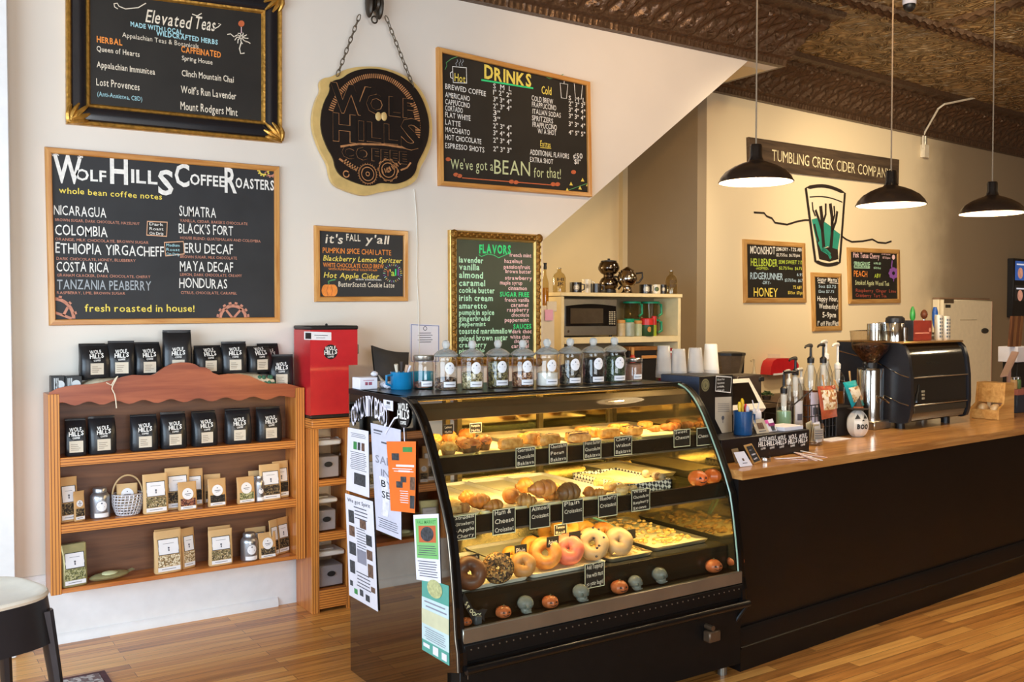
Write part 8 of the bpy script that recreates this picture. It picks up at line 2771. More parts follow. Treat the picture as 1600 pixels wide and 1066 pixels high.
# upside-down stacks of clear cups
M_CUP = mat('cup_plastic','#ece8e5',rough=.12,var=.05,trans=.6,ior=1.25)
M_CUPW = mat('cup_paper','#e2ded8',rough=.45,var=.03)
def cup_stack(px,tp,bo,wb,wt,n,m,labels,group,y=None):
 p = onz(px,bo,TOPZ)
 y = p.y + .05 if y is None else y
 p = ony(px,bo,y)
 k = (Vector((p.x,y,TOPZ)) - EYE).dot(FW) / FPX
 H_ = (bo - tp) * k
 rb,rt = wb * k / 2,wt * k / 2
 st = .0075
 ch = H_ - st * (n - 1)
 first = None
 for i in range(n):
  if first is None:
   E = thing('plastic_cup' if m is M_CUP else 'paper_cup',labels,'cup',(p.x,y,TOPZ),0,group)
   b = MB(TW(E)); b.lathe([(rb * .99,0.0),(rb * 1.03,.002),(rb * 1.03,.006),(rb,.008),(rt,ch - .002),(rt * .95,ch),(0,ch)],24); b.build('cup',m,E)
   first = E
  else:
   dup(first,(p.x,y,TOPZ + st * i),0,labels,group)
cup_stack(1037,541,591,25,19,5,M_CUP,'clear plastic cup in the upside-down stack beside the pink spice jar','first upside-down cup stack',3.76)
cup_stack(1060,545,590,26,20,5,M_CUP,'clear plastic cup in the middle upside-down stack on the case','second upside-down cup stack',3.72)
cup_stack(1086,543,589,26,20,5,M_CUP,'clear plastic cup in the upside-down stack next to the white paper cups','third upside-down cup stack',3.70)
cup_stack(1110.5,538,588,25,19,5,M_CUPW,'white paper cup in the upside-down stack by the till cabinet','upside-down paper cup stack',3.72)
# carton, blue pots, odds and ends at the wall end of the case top
p = onz(574,609,TOPZ)
E = thing('supply_carton','small white carton with a red printed picture at the end of the case top','carton',(1.875,3.93,TOPZ),0)
a,c = ony(562,607,3.90),ony(590,607,3.90)
b = MB(); b.rbox(a.x,c.x,3.90,3.98,TOPZ,ony(575,590,3.90).z,.002); b.build('box',M_PAPER,E)
b = MB(); zc = (TOPZ + ony(575,590,3.9).z) / 2; w = c.x - a.x
for (x0,x1,z0,z1) in ((.2,.8,.012,.0145),(.3,.45,-.008,.006),(.5,.68,-.008,.006)):
 b.add([(a.x + w * x0,3.899,zc + z0),(a.x + w * x1,3.899,zc + z0),(a.x + w * x1,3.899,zc + z1),(a.x + w * x0,3.899,zc + z1)],[(0,1,2,3)])
b.build('printed_pattern',mat('print_redgrey','#a8566a',rough=.5,var=.2),E,**FLAT)
M_PBL = mat('pot_blue','#1478a8',rough=.25,var=.08,coat=.4)
def pot(label,px,y,wpx,tp,bo,m,handle=True):
 q = ony(px,bo,y)
 k = (Vector((q.x,y,TOPZ)) - EYE).dot(FW) / FPX
 r,h = wpx * k / 2,(bo - tp) * k
 E = thing('enamel_mug',label,'mug',(q.x,y,TOPZ),0,'blue enamel mugs on the case')
 b = MB(TW(E)); b.lathe([(r * .95,0),(r,.004),(r,h - .004),(r * 1.03,h),(r * .95,h),(r * .93,.008),(0,.008)],26); b.build('mug',m,E)
 if handle:
  b = MB(TW(E)); b.tube([(-r * .97,-.005,h * .85),(-r * 1.6,-.01,h * .8),(-r * 1.6,-.01,h * .35),(-r * .97,-.005,h * .2)],.006,7); b.build('handle',m,E)
 return E,r,h,q
E1,r1,h1,q1 = pot('deep blue enamel mug stuffed with spoons and wrappers on the case top',627,3.83,34,589,616,M_PBL)
E1b,r2,h2,q2 = pot('turquoise enamel bowl behind the flip-lid jar on the case top',660,3.90,36,584,608,mat('pot_turquoise','#35a9c9',rough=.25,var=.08,coat=.4),False)
for i,(dx,h,c,lab) in enumerate(((-.02,.035,'#d9cdb8','cream spoon handle sticking from the blue mug'),(.0,.045,'#3a2f2a','dark spoon handle sticking from the blue mug'),(.02,.03,'#cfa98c','wooden spoon handle sticking from the blue mug'),(.03,.028,'#e6e2ea','white wrapper sticking from the blue mug'))):
 b = MB(); b.tube([(q1.x + dx,3.83,TOPZ + .012),(q1.x + dx * 1.1,3.83,TOPZ + h1),(q1.x + dx * 1.4,3.825,TOPZ + h1 + h)],.006,7,rr=[.004,.006,.009])
 tag(b.build('spoon',mat('spoon_' + c[1:],c,rough=.5,var=.1),loc=(q1.x + dx,3.83,TOPZ + .012)),lab,'spoon','spoons in the blue mug')
for i,(px,py,y,s_,lab) in enumerate(((600,606,3.93,.02,'crumpled white wrapper beside the small carton'),(606,612,3.88,.018,'white cup lying on its side by the blue mug'),(585,593,3.955,.014,'crumpled wrapper on top of the small carton'))):
 q = ony(px,py,y)
 z = TOPZ if i < 2 else ony(575,590,3.90).z
 b = MB(); b.ball((q.x,y,z + s_ * .8),s_ * 1.2,s_,s_ * .8,14,9,lambda d,th,ph: 1 + .15 * math.sin(ph * 5 + th * 7 + i))
 tag(b.build('wrapper',M_PAPER,loc=(q.x,y,z)),lab,'wrapper')
# dark carrier bag hanging behind the case
E = thing('dark_bag','dark fabric bag on the back board behind the blue mug','bag',(2.62,5.05,1.21))
Cq = [ony(585,540,5.0),ony(643,551,5.0),ony(641,596,5.0),ony(591,596,5.0)]
b = MB()
def bagf(s,t,sd):
 p = Cq[0].lerp(Cq[1],s).lerp(Cq[3].lerp(Cq[2],s),t)
 z = p.z - .012 * math.sin(s * math.pi) * (1 - t)
 return (p.x,5.04 - sd * (.008 + .05 * math.sin(s * math.pi) * t ** .6),max(z,1.211))
for sd in (1,-1):
 b.grid(10,10,lambda s,t: bagf(s,t,sd))
b.build('bag',mat('bag_charcoal','#2f2a26',rough=.7,var=.2,scale=12),E,smooth=60)
b = MB(); b.tube([(bagf(.06,.3,1)[0],4.99,1.3),(bagf(.12,.6,1)[0],4.985,1.27),(bagf(.2,1,1)[0],4.97,1.235)],.012,6,rr=[.003,.010,.014]); b.build('silver_lining',mat('bag_silver','#9a968c',rough=.4,metal=.4,var=.2),E)
# red-brown back board on the wall behind the case
E = thing('back_board','red-brown wooden back shelf on the wall behind the display case','shelf',(2.9,5.1,1.17))
b = MB(); b.rbox(2.35,3.66,4.93,WALL_Y - .018,1.165,1.21,.004); b.build('board',M_CREST,E)
for x in (2.5,3.0,3.5):
 b = MB(); b.prism([(WALL_Y - .018,1.165),(4.98,1.165),(4.98,1.14),(WALL_Y - .018,.98)],yz(x),(.02,0,0)); b.build('bracket',M_CREST,E,smooth=0)
# ---- RECESS UNDER THE STAIRS
M_SHW = mat('shelf_cream_paint','#e6d3a4',rough=.5,var=.04)
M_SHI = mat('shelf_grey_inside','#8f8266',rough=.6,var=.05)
YS = 5.60
x0,x1 = ony(877,500,YS).x,ony(1064,500,YS).x
zt = ony(960,458,YS).z
zs = ony(920,527,YS).z
zl = ony(920,537,YS).z
D_ = .30
E = thing('storage_shelf','cream painted storage shelf under the stairs holding the microwave','shelf',((x0 + x1) / 2,YS + .15,0))
b = MB(); b.rbox(x0,x0 + .028,YS,YS + D_,0,zt - .03,.003); b.build('side_panel',M_SHW,E)
b = MB(); b.rbox(x1 - .03,x1,YS,YS + D_,0,zt - .03,.003); b.build('side_panel',M_SHW,E)
b = MB(); b.rbox(x0 - .01,x1 + .01,YS - .008,YS + D_,zt - .028,zt,.003); b.build('top_board',M_SHW,E)
b = MB(); b.rbox(x0 + .028,x1 - .03,YS - .002,YS + D_ - .01,zl,zs,.003); b.build('shelf',M_SHW,E)
b = MB(); b.rbox(x0 + .028,x1 - .03,YS,YS + D_ - .01,.95,.99,.003); b.build('shelf',M_SHW,E)
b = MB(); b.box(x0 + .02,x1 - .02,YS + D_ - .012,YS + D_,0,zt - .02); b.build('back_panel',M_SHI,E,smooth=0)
# microwave
mx0,mx1 = ony(880.5,500,YS).x + .01,ony(965.5,500,YS).x
mz1 = ony(920,467,YS).z
E = thing('microwave','stainless steel microwave with a dark arched window on the storage shelf','microwave',((mx0 + mx1) / 2,YS + .14,zs + .001))
b = MB(); b.rbox(mx0,mx1,YS + .01,YS + D_ - .02,zs + .012,mz1,.005); b.build('casing',M_BRUSH,E)
w = mx1 - mx0
h = mz1 - zs - .012
zb_ = zs + .012
b = MB()
arch = [(mx0 + w * .03 + w * .94 * k / 16,zb_ + h * (.80 + .06 * math.sin(math.pi * k / 16))) for k in range(17)]
b.prism([(mx0 + w * .97,zb_ + h * .26),(mx0 + w * .03,zb_ + h * .26)] + arch,lambda a,z: (a,YS + .009,z),(0,-.006,0)); o = b.build('door',mat('microwave_black','#14110f',rough=.15,var=.05,coat=.4),E,smooth=0)
b = MB(); b.rbox(mx0 + w * .11,mx0 + w * .72,YS + .0015,YS + .0035,zb_ + h * .33,zb_ + h * .74,.001); b.build('window',mat('microwave_window','#4b4032',rough=.15,var=.1),o)
b = MB()
for r in range(7):
 for c in range(3):
  b.rbox(mx0 + w * (.83 + .045 * c),mx0 + w * (.862 + .045 * c),YS + .001,YS + .003,zb_ + h * (.30 + .055 * r),zb_ + h * (.325 + .055 * r),.0008)
b.build('buttons',mat('button_print','#cbbfa4',rough=.5,var=.1),o)
b = MB(); b.cyl((mx0 + w * .075,YS + .009,zb_ + h * .12),(mx0 + w * .075,YS + .004,zb_ + h * .12),.010,14); b.build('emblem',M_CHROME,E)
for xx in (mx0 + .04,mx1 - .04):
 b = MB(); b.cyl((xx,YS + .04,zs + .0005),(xx,YS + .04,zs + .013),.012,10); b.build('foot',M_BLKP,E)
# things on top of the storage shelf
def on_shelf(name,label,cat,px0,px1,tp,prof,m,z,y=None,group=None,bo=None,n=24):
 """lathe profile in units of half width and height."""
 y = YS + .1 if y is None else y
 a,c = ony(px0,450,y).x,ony(px1,450,y).x
 h = ony((px0 + px1) / 2,tp,y).z - z
 r = (c - a) / 2
 E = thing(name,label,cat,((a + c) / 2,y,z + .0005),0,group)
 b = MB(TW(E)); b.lathe([(p * r,q * h) for p,q in prof],n); b.build('body',m,E)
 return E,r,h
M_MUGB = mat('mug_black','#1c1512',rough=.3,var=.08,coat=.3)
M_MUGW = mat('mug_white','#d9cdb2',rough=.3,var=.05,coat=.3)
MUG = [(.9,0),(1,.03),(1,1),(.92,1),(.9,.08),(0,.08)]
def shelf_mug(label,px0,px1,tp,m,hd=1,lg=None,y=None):
 E,r,h = on_shelf('coffee_mug',label,'mug',px0,px1,tp,MUG,m,zt,y=y,group='mugs on the storage shelf')
 T = TW(E)
 b = MB(T); b.tube([(hd * r * .96,-.01,h * .85),(hd * r * 1.45,-.02,h * .8),(hd * r * 1.5,-.02,h * .35),(hd * r * .96,-.01,h * .2)],r * .12,7); b.build('handle',m,E)
 if lg:
  b = MB(T); n_ = 16
  f = lambda a,z: (r * 1.02 * math.cos(-math.pi / 2 - .5 + a / r),r * 1.02 * math.sin(-math.pi / 2 - .5 + a / r),z)
  disc_on(b,(0,h * .5),r * .5,f); o = b.build('logo_patch',lg[0],E,**FLAT)
  b = MB(T); f2 = lambda a,z: (r * 1.04 * math.cos(-math.pi / 2 - .5 + a / r),r * 1.04 * math.sin(-math.pi / 2 - .5 + a / r),z); stroke(b,ring2((0,h * .5),r * .4,14),f2,r * .1); stroke(b,[(-r * .25,h * .5),(r * .25,h * .5)],f2,r * .18); b.build('emblem',lg[1],o,**FLAT)
shelf_mug('black mug with a round logo beside the white mug on the storage shelf',892,907,441.5,M_MUGB,1,(M_MUGW,M_MUGB))
shelf_mug('white printed mug between two black mugs on the storage shelf',910,923,437,M_MUGW,1,(mat('mug_print','#7a6a50',rough=.5,var=.1),M_MUGW),YS + .14)
shelf_mug('black mug beside the double coffee maker on the storage shelf',925,938,443.5,M_MUGB,1,None,YS + .08)
shelf_mug('black mug with a round logo beside the silver urn on the storage shelf',1001,1016,445,M_MUGB,1,(M_MUGW,M_MUGB))
shelf_mug('white mug with a green emblem on the storage shelf',1019,1030,445,M_MUGW,-1,(mat('mug_green','#5a6a30',rough=.5,var=.1),M_MUGB),YS + .08)
shelf_mug('black mug next to the clear bottle at the end of the storage shelf',1031,1040,445,M_MUGB,1,(M_MUGW,M_MUGB),YS + .14)
BOT = [(.9,0),(1,.03),(1,.62),(.8,.76),(.34,.86),(.30,.97),(.36,.98),(.36,1),(.2,1)]
M_BTL = glass('bottle_pale','#e9e0c4',1.2,.03)
M_BTT = mat('bottle_text','#4a3c2c',rough=.6,var=.1)
for px0,px1,tp,t1,t2,lab in ((865.5,882,420,'HI','JK','clear swing-top bottle over the microwave corner of the storage shelf'),(1041.5,1056,424,'COLD','BREW','clear bottle lettered in dark capitals at the end of the storage shelf')):
 E,r,h = on_shelf('glass_bottle',lab,'bottle',px0,px1,tp,BOT,M_BTL,zt,y=YS + .10)
 b = MB(TW(E))
 f = lambda a,z: (r * 1.02 * math.cos(-math.pi / 2 - .4 + a / r),r * 1.02 * math.sin(-math.pi / 2 - .4 + a / r),z)
 write(b,t1,f,-r * .55,h * .48,h * .12,width=r * 1.1,bold=.03)
 write(b,t2,f,-r * .55,h * .30,h * .12,width=r * 1.1,bold=.03)
 b.build('lettering',M_BTT,E,**FLAT)
 b = MB(TW(E)); b.lathe([(r * .3,h),(r * .3,h * 1.03),(0,h * 1.04)],12); b.build('stopper',M_BRUSH,E)
# double-bubble vacuum coffee maker
E,r,h = on_shelf('vacuum_coffee_maker','tall double-bubble chrome coffee maker with black lid on the storage shelf','coffee maker',938,964,404,[(.62,0),(.66,.03),(.62,.11),(.62,.115),(.86,.2),(.88,.32),(.72,.42),(.5,.47),(.48,.53),(.75,.58),(.98,.68),(1,.74),(.86,.86),(.7,.91)],mat('antique_chrome','#6e6258',rough=.14,metal=1.0,var=.1),zt,y=YS + .17,n=32)
T = TW(E)
b = MB(T); b.lathe([(r * .74,h * .905),(r * .74,h * .93),(r * .3,h * .95),(r * .12,h * .955),(r * .14,h * .99),(0,h)],24); b.build('lid',M_BLKP,E)
b = MB(T); b.lathe([(r * .68,0),(r * .7,h * .02),(r * .68,h * .10),(r * .64,h * .11)],24); b.build('base',M_BLKP,E)
b = MB(T); b.tube([(r * .5,0,h * .49),(r * 1.0,-.02,h * .47),(r * 1.25,-.03,h * .38),(r * 1.2,-.03,h * .22),(r * .95,-.02,h * .12)],r * .1,8); b.build('handle',M_BLKP,E)
# silver urn
E,r,h = on_shelf('silver_urn','polished silver coffee urn with a dark handle on the storage shelf','coffee urn',968,992,417,[(.62,0),(.64,.03),(.5,.08),(.4,.16),(.42,.22),(.7,.3),(.95,.44),(1,.56),(.92,.7),(.7,.8),(.66,.84),(.7,.86),(.5,.91),(.25,.95),(.18,.98),(0,1)],mat('urn_silver','#a59a8c',rough=.12,metal=1.0,var=.05),zt,y=YS + .05,n=32)
T = TW(E)
b = MB(T); b.tube([(r * .9,-.02,h * .75),(r * 1.5,-.04,h * .78),(r * 1.55,-.04,h * .6),(r * 1.2,-.03,h * .42),(r * .9,-.02,h * .4)],r * .1,8); b.build('handle',M_BLKP,E)
b = MB(T); b.tube([(-r * .85,-.02,h * .4),(-r * 1.15,-.03,h * .5),(-r * 1.2,-.03,h * .68),(-r * 1.45,-.035,h * .78)],r * .1,8,rr=[r * .16,r * .12,r * .09,r * .07]); b.build('spout',MATS['urn_silver'],E)
# inside the shelf, beside the microwave
M_PGREEN = mat('lid_green','#128a62',rough=.35,var=.08)
M_PITCH = glass('pitcher_plastic','#d9d2bc',1.1,.08)
def pitcher(label,px0,px1,tp,bo,hx,y):
 z = ony((px0 + px1) / 2,bo,YS + .0).z if bo < 520 else zs
 a,c = ony(px0,500,y).x,ony(px1,500,y).x
 h = ony((px0 + px1) / 2,tp,y).z - z
 r = (c - a) / 2
 E = thing('plastic_pitcher',label,'pitcher',((a + c) / 2,y,z + .001),0,'green-lidded pitchers')
 T = TW(E)
 b = MB(T); b.lathe([(r * .85,0),(r * .9,.004),(r,h * .9)],22); b.build('jug',M_PITCH,E)
 b = MB(T); b.lathe([(r * 1.04,h * .88),(r * 1.06,h * .97),(r * .9,h),(0,h)],22); b.build('lid',M_PGREEN,E)
 b = MB(T); b.tube([(r * .95,-.01,h * .85),(r * 1.3,-.02,h * .82),(r * 1.35,-.02,h * .3),(r * .9,-.01,h * .15)],r * .16,8); b.build('handle',M_PGREEN,E)
 return E,z + h
_,zp1 = pitcher('green-lidded pitcher standing behind the red can on the shelf',1005,1027,499,526,0,YS + .14)
_,zp2 = pitcher('green-lidded pitcher at the wall end of the shelf',1028,1034,499,526,0,YS + .20) if False else (0,0)
E,_z = pitcher('green-lidded pitcher standing behind the wooden-lidded jars',976,997,499,526,0,YS + .15)
for px0,px1,lab in ((977,997,'upper green-lidded pitcher stacked beside the microwave'),(1006,1027,'upper green-lidded pitcher stacked above the red can')):
 y = YS + .145
 a,c = ony(px0,500,y).x,ony(px1,500,y).x
 z = zp1 + .002
 h = ony(1000,471,y).z - z
 r = (c - a) / 2
 E = thing('plastic_pitcher',lab,'pitcher',((a + c) / 2,y,z),0,'green-lidded pitchers')
 T = TW(E)
 b = MB(T); b.lathe([(r * .85,0),(r * .9,.004),(r,h * .9)],22); b.build('jug',M_PITCH,E)
 b = MB(T); b.lathe([(r * 1.06,h * .88),(r * 1.08,h * .97),(r * .9,h),(0,h)],22); b.build('lid',M_PGREEN,E)
 b = MB(T); b.tube([(r * .95,-.01,h * .85),(r * 1.3,-.02,h * .82),(r * 1.35,-.02,h * .3),(r * .9,-.01,h * .15)],r * .16,8); b.build('handle',M_PGREEN,E)
M_WLID = mat('lid_wood','#c98f4a',rough=.5,var=.12)
for px0,px1,tp,c,lm,lab,y in ((965,976,500,'#b5a078',M_WLID,'wooden-lidded jar tight against the microwave',YS + .04),(976,990,498,'#9aa08c',M_PGREEN,'teal-lidded jar of grey powder next to the microwave',YS + .03),(991,1002,501,'#a8b08c',M_WLID,'wooden-lidded jar beside the red can',YS + .04)):
 E,r,h = on_shelf('spice_jar',lab,'jar',px0,px1,tp,[(.85,0),(.95,.03),(.95,.74),(.8,.8)],mat('jarbody_' + c[1:],c,rough=.25,var=.12),zs,y=y,group='jars on the storage shelf')
 b = MB(TW(E)); b.lathe([(r * .9,h * .8),(r * .95,h * .84),(r * .95,h * .97),(r * .8,h),(0,h)],20); b.build('lid',lm,E)
E,r,h = on_shelf('red_can','dark green can with a red top and pale emblem on the storage shelf','can',1003,1019,496,[(.96,0),(1,.02),(1,.6),(1,.62)],mat('can_green','#2d4a22',rough=.4,var=.1),zs,y=YS + .03)
b = MB(TW(E)); b.lathe([(r * 1.01,h * .6),(r * 1.01,h * .9),(r * .85,h * .95),(0,h * .95)],22); b.build('lid',mat('can_red_top','#c22a26',rough=.35,var=.08),E)
b = MB(TW(E)); b.lathe([(0,0),(r * .4,0),(r * .4,.002),(0,.002)],12,M=Matrix.Translation((-r * .35,-r * .95,h * .36)) @ Matrix.Rotation(R(90),4,'X')); b.build('emblem',M_WLID,E)
E,r,h = on_shelf('seasoning_shaker','slim lime shaker with a red cap beside the red can','shaker',1019,1025,494,[(.95,0),(1,.02),(1,.56)],mat('shaker_lime','#9fb52a',rough=.35,var=.08),zs,y=YS + .035)
b = MB(TW(E)); b.lathe([(r * 1.02,h * .55),(r * 1.02,h * .97),(r * .8,h),(0,h)],16); b.build('cap',MATS['can_red_top'],E)
# lower compartment
zq = .991
a,c = ony(983,560,YS + .02).x,ony(1026,560,YS + .02).x
E = thing('toaster_oven','black toaster oven with an orange handle on the lower storage shelf','toaster oven',((a + c) / 2,YS + .14,zq))
z1 = ony(1000,542,YS + .02).z
b = MB(); b.rbox(a,c,YS + .02,YS + .26,zq,z1,.006); b.build('casing',M_BLKP,E)
b = MB(); b.rbox(a - .001,c + .001,YS + .012,YS + .262,z1 - .03,z1 + .002,.004); b.build('top_trim',mat('oven_copper','#a8743f',rough=.35,metal=.4,var=.15),E)
b = MB(); b.rbox(a + (c - a) * .42,c - .01,YS + .004,YS + .018,ony(1000,561,YS).z,ony(1000,556,YS).z,.003); b.build('handle',mat('oven_handle','#c98a4a',rough=.4,var=.1),E)
a,c = ony(985,550,YS + .0).x,ony(992,550,YS + .0).x
E = thing('red_bottle','narrow red bottle standing before the toaster oven','bottle',((a + c) / 2,YS - .0,zq))
b = MB(TW(E)); r = (c - a) / 2; h = ony(988,543,YS).z - zq; b.lathe([(r,0.0),(r,h * .8),(r * .6,h * .86)],14); b.build('body',mat('bottle_red','#c23a28',rough=.3,var=.1),E)
b = MB(TW(E)); b.lathe([(r * .62,h * .86),(r * .62,h),(0,h)],14); b.build('cap',M_WLID,E)
a,c = ony(1042,560,YS + .05).x,ony(1051,560,YS + .05).x
E = thing('red_carton','narrow red carton at the end of the lower storage shelf','carton',((a + c) / 2,YS + .1,zq))
b = MB(); b.rbox(a,c,YS + .05,YS + .15,zq + .0005,ony(1046,544,YS + .05).z,.002); b.build('box',mat('carton_crimson','#9a2430',rough=.5,var=.1),E)
b = MB(); b.rbox(a - .001,c + .001,YS + .049,YS + .151,ony(1046,552,YS + .05).z,ony(1046,549,YS + .05).z,.0005); b.build('printed_band',M_PAPER,E)
# narrow white cabinet with a pink note, oil bottle on it
yw = 5.45
a,c = ony(838,500,yw).x,ony(866.5,500,yw).x
zc = ony(856,478,yw).z
E = thing('white_cabinet','narrow white cabinet with a pink note between the flavor board and the storage shelf','cabinet',((a + c) / 2,yw + .06,0))
b = MB(); b.rbox(a,c,yw,yw + .12,0,zc,.003); b.build('body',mat('cabinet_offwhite','#ddd0b8',rough=.5,var=.03),E)
b = MB(); b.rbox(c - .07,c + .012,yw - .012,yw + .002,ony(866,487,yw).z,ony(866,471,yw).z,.003); b.build('hinge_block',MATS['cabinet_offwhite'],E)
b = MB(); qx0,qx1 = ony(851.5,490,yw - .013).x,ony(864,490,yw - .013).x; b.rbox(qx0,qx1,yw - .0145,yw - .0125,ony(857,501,yw).z,ony(857,484,yw).z,.0004)
tag(b.build('sticky_note',mat('note_pink','#e6aac6',rough=.6,var=.05),loc=((qx0 + qx1) / 2,yw - .013,ony(857,501,yw).z)),'pink sticky note on the narrow white cabinet','note')
E = thing('oil_bottle','tall amber oil bottle with a dark stopper on the narrow white cabinet','bottle',(ony(851.5,478,yw + .05).x,yw + .05,zc + .0005))
r,h = .026,ony(851.5,411,yw + .05).z - zc
b = MB(TW(E)); b.lathe([(r,0),(r,h * .52),(r * .8,h * .6),(r * .4,h * .72),(r * .36,h * .86)],20); b.build('bottle',M_BTL,E)
b = MB(TW(E)); b.lathe([(r * .92,.003),(r * .92,h * .42),(0,h * .42)],18); b.build('oil',mat('oil_amber','#c98a1e',rough=.2,var=.1),E)
b = MB(TW(E)); b.lathe([(r * .45,h * .85),(r * .5,h * .9),(r * .42,h * .95),(r * .55,h),(0,h)],14); b.build('stopper',M_BLKP,E)
# ---- ALONG THE FAR WALL
def far_box(u0,u1,w,z0,z1,d,b,bev=.004):
 M_ = Matrix.Translation(tuple(FAR.pt(0,0,0))) @ Matrix.Rotation(TILT,4,'Z')
 bb = MB(M_)
 bb.rbox(u0,u1,-w,-w + d,z0,z1,bev)
 b.v += bb.v if False else []
 return bb
# back counter
E = thing('back_counter','dark back counter against the far wall behind the till','counter',tuple(FAR.pt(1.6,0,.3)),TILT)
far_box(.15,2.6,.62,0,.86,.60,MB()).build('cabinet',M_CTR,E)
far_box(.13,2.62,.64,.86,.90,.62,MB()).build('top',mat('back_top','#6b5b48',rough=.4,var=.1),E)
def fthing(name,label,cat,px0,px1,tp,w,z,group=None):
 a,c = FAR.uv(px0,560,w)[0],FAR.uv(px1,560,w)[0]
 h = FAR.uv((px0 + px1) / 2,tp,w)[1] - z
 E = thing(name,label,cat,tuple(FAR.pt((a + c) / 2,z + .001,w)),TILT,group)
 return E,(c - a) / 2 * .8,h
E,r,h = fthing('blender_jar','large smoky blender jar on the back counter behind the cups','blender',1121,1160,550,.35,.90)
b = MB(TW(E)); b.rbox(-r * .6,r * .6,-r * .6,r * .6,0,h * .42,.01); b.build('motor_base',M_BLKP,E)
b = MB(TW(E)); b.lathe([(r * .6,h * .42),(r * .95,h * .9),(r * .97,h * .94)],8); b.build('jar',mat('smoky_plastic','#6b5c4c',rough=.15,var=.15,trans=.3),E)
b = MB(TW(E)); b.lathe([(r,h * .93),(r,h * .98),(r * .6,h),(0,h)],8); b.build('lid',M_BLKP,E)
b = MB(TW(E)); b.tube([(r * .8,0,h * .88),(r * 1.25,0,h * .85),(r * 1.2,0,h * .58),(r * .7,0,h * .5)],r * .14,7); b.build('handle',M_BLKP,E)
E,r,h = fthing('pump_bottle','cream pump bottle on the back counter beside the blender','bottle',1174,1183,561,.4,.90)
b = MB(TW(E)); b.lathe([(r,0),(r,h * .6),(r * .4,h * .7),(r * .35,h * .8)],14); b.build('bottle',mat('bottle_cream','#dcc8a0',rough=.4,var=.05),E)
b = MB(TW(E)); b.tube([(0,0,h * .78),(0,0,h * .98),(-r * .9,0,h),(-r * 1.4,0,h * .95)],r * .25,7); b.build('pump',MATS['bottle_cream'],E)
E,r,h = fthing('potted_plant','small leafy plant in a dark pot on the back counter','plant',1190,1206,612,.4,.90)
b = MB(TW(E)); b.lathe([(r * .6,0),(r * .75,h * .45),(r * .65,h * .45),(0,h * .42)],14); b.build('pot',mat('pot_dark','#3a2e28',rough=.5,var=.1),E)
b = MB(TW(E))
r_ = random.Random(3)
for k in range(46):
 a,t = r_.uniform(0,6.28),r_.uniform(.1,1)
 c = Vector((math.cos(a) * r * t,math.sin(a) * r * t,h * (.5 + .5 * (1 - t * t) * r_.random() + .1)))
 b.ball(tuple(c),r * .22,r * .16,r * .1,6,4)
b.build('leaves',mat('leaf_green','#4a6236',rough=.6,var=.3),E)
# red holder and white sheet on the far wall
a,c = FAR.uv(1200,588,.02),FAR.uv(1219,553,.02)
E = thing('wall_sheet','white sheet pinned to the far wall behind the red holder','paper',tuple(FAR.pt(a[0],a[1],0)),TILT)
b = MB(); b.prism([FAR.uv(1201,553,.01),FAR.uv(1220,553.5,.01),FAR.uv(1220,585,.01),FAR.uv(1200,590,.01)],lambda u,z: FAR.pt(u,z,.001),FAR.n * .004); b.build('sheet',MATS['cabinet_offwhite'],E,smooth=0)
q = [FAR.uv(*p,.12) for p in ((1204,586),(1205,574),(1208,565),(1214,560.5),(1224,560),(1236,560),(1244,563),(1248,570),(1248,583))]
E = thing('red_holder','rounded red plastic holder on the far wall behind the syrup pumps','holder',tuple(FAR.pt(q[0][0],q[0][1],0)),TILT)
b = MB(); b.prism(q,lambda u,z: FAR.pt(u,z,.005),FAR.n * .115); b.build('shell',mat('holder_red','#c01a24',rough=.3,var=.08,coat=.3),E,smooth=50)
b = MB(); b.prism([FAR.uv(*p,.12) for p in ((1208,584),(1240,581),(1240,583.5),(1208,587))],lambda u,z: FAR.pt(u,z,.121),FAR.n * .006); b.build('lip',M_PAPER,E,smooth=0)
# refrigerator
w = .14
a,c = FAR.uv(1473,540,w)[0],FAR.uv(1549.5,540,w)[0]
zt_ = FAR.uv(1510,466,w)[1]
E = thing('refrigerator','old cream refrigerator with a dark oval badge against the taupe part of the far wall','refrigerator',tuple(FAR.pt((a + c) / 2,0,.3)),TILT)
M_FR = mat('fridge_cream','#e8dabb',rough=.35,var=.04)
far_box(a,c,w - .05,.02,zt_,w - .06,MB(),.01).build('cabinet',M_FR,E)
o = far_box(a,c,w,.10,zt_ - .02,.045,MB(),.012).build('door',M_FR,E)
far_box(a - .005,c + .03,w - .045,zt_ - .018,zt_ + .004,.08,MB(),.004).build('top_edge',mat('fridge_edge','#8a6d55',rough=.5,var=.1),E)
far_box(c - .012,c + .004,w + .002,.12,zt_ - .03,.02,MB(),.004).build('door_seal',mat('seal_rose','#c9a08a',rough=.5,var=.05),o)
u,z = FAR.uv(1538.5,517,w)
b = MB(); b.lathe([(0,0),(.085,0),(.08,.008),(0,.010)],24,M=Matrix.Translation(tuple(FAR.pt(u,z,w + .001))) @ Matrix.Rotation(TILT,4,'Z') @ Matrix.Rotation(R(90),4,'X') @ Matrix.Diagonal((1,.38,1,1))); b.build('badge',mat('badge_dark','#4a4740',rough=.3,metal=.5,var=.1),o)
for (p0,p1,nm,m) in (((1475,467),(1490,474),'label_plate',mat('plate_brown','#5a4a38',rough=.5,var=.1)),((1477,476),(1485,481),'model_badge',MATS['badge_dark']),((1500,499.5),(1526,500.3),'handle_line',mat('seam_tan','#b9a886',rough=.5,var=.05))):
 (ua,za),(ub,zb) = FAR.uv(*p0,w),FAR.uv(*p1,w)
 far_box(ua,ub,w + .004,zb,za,.004,MB(),.001).build(nm,m,o)
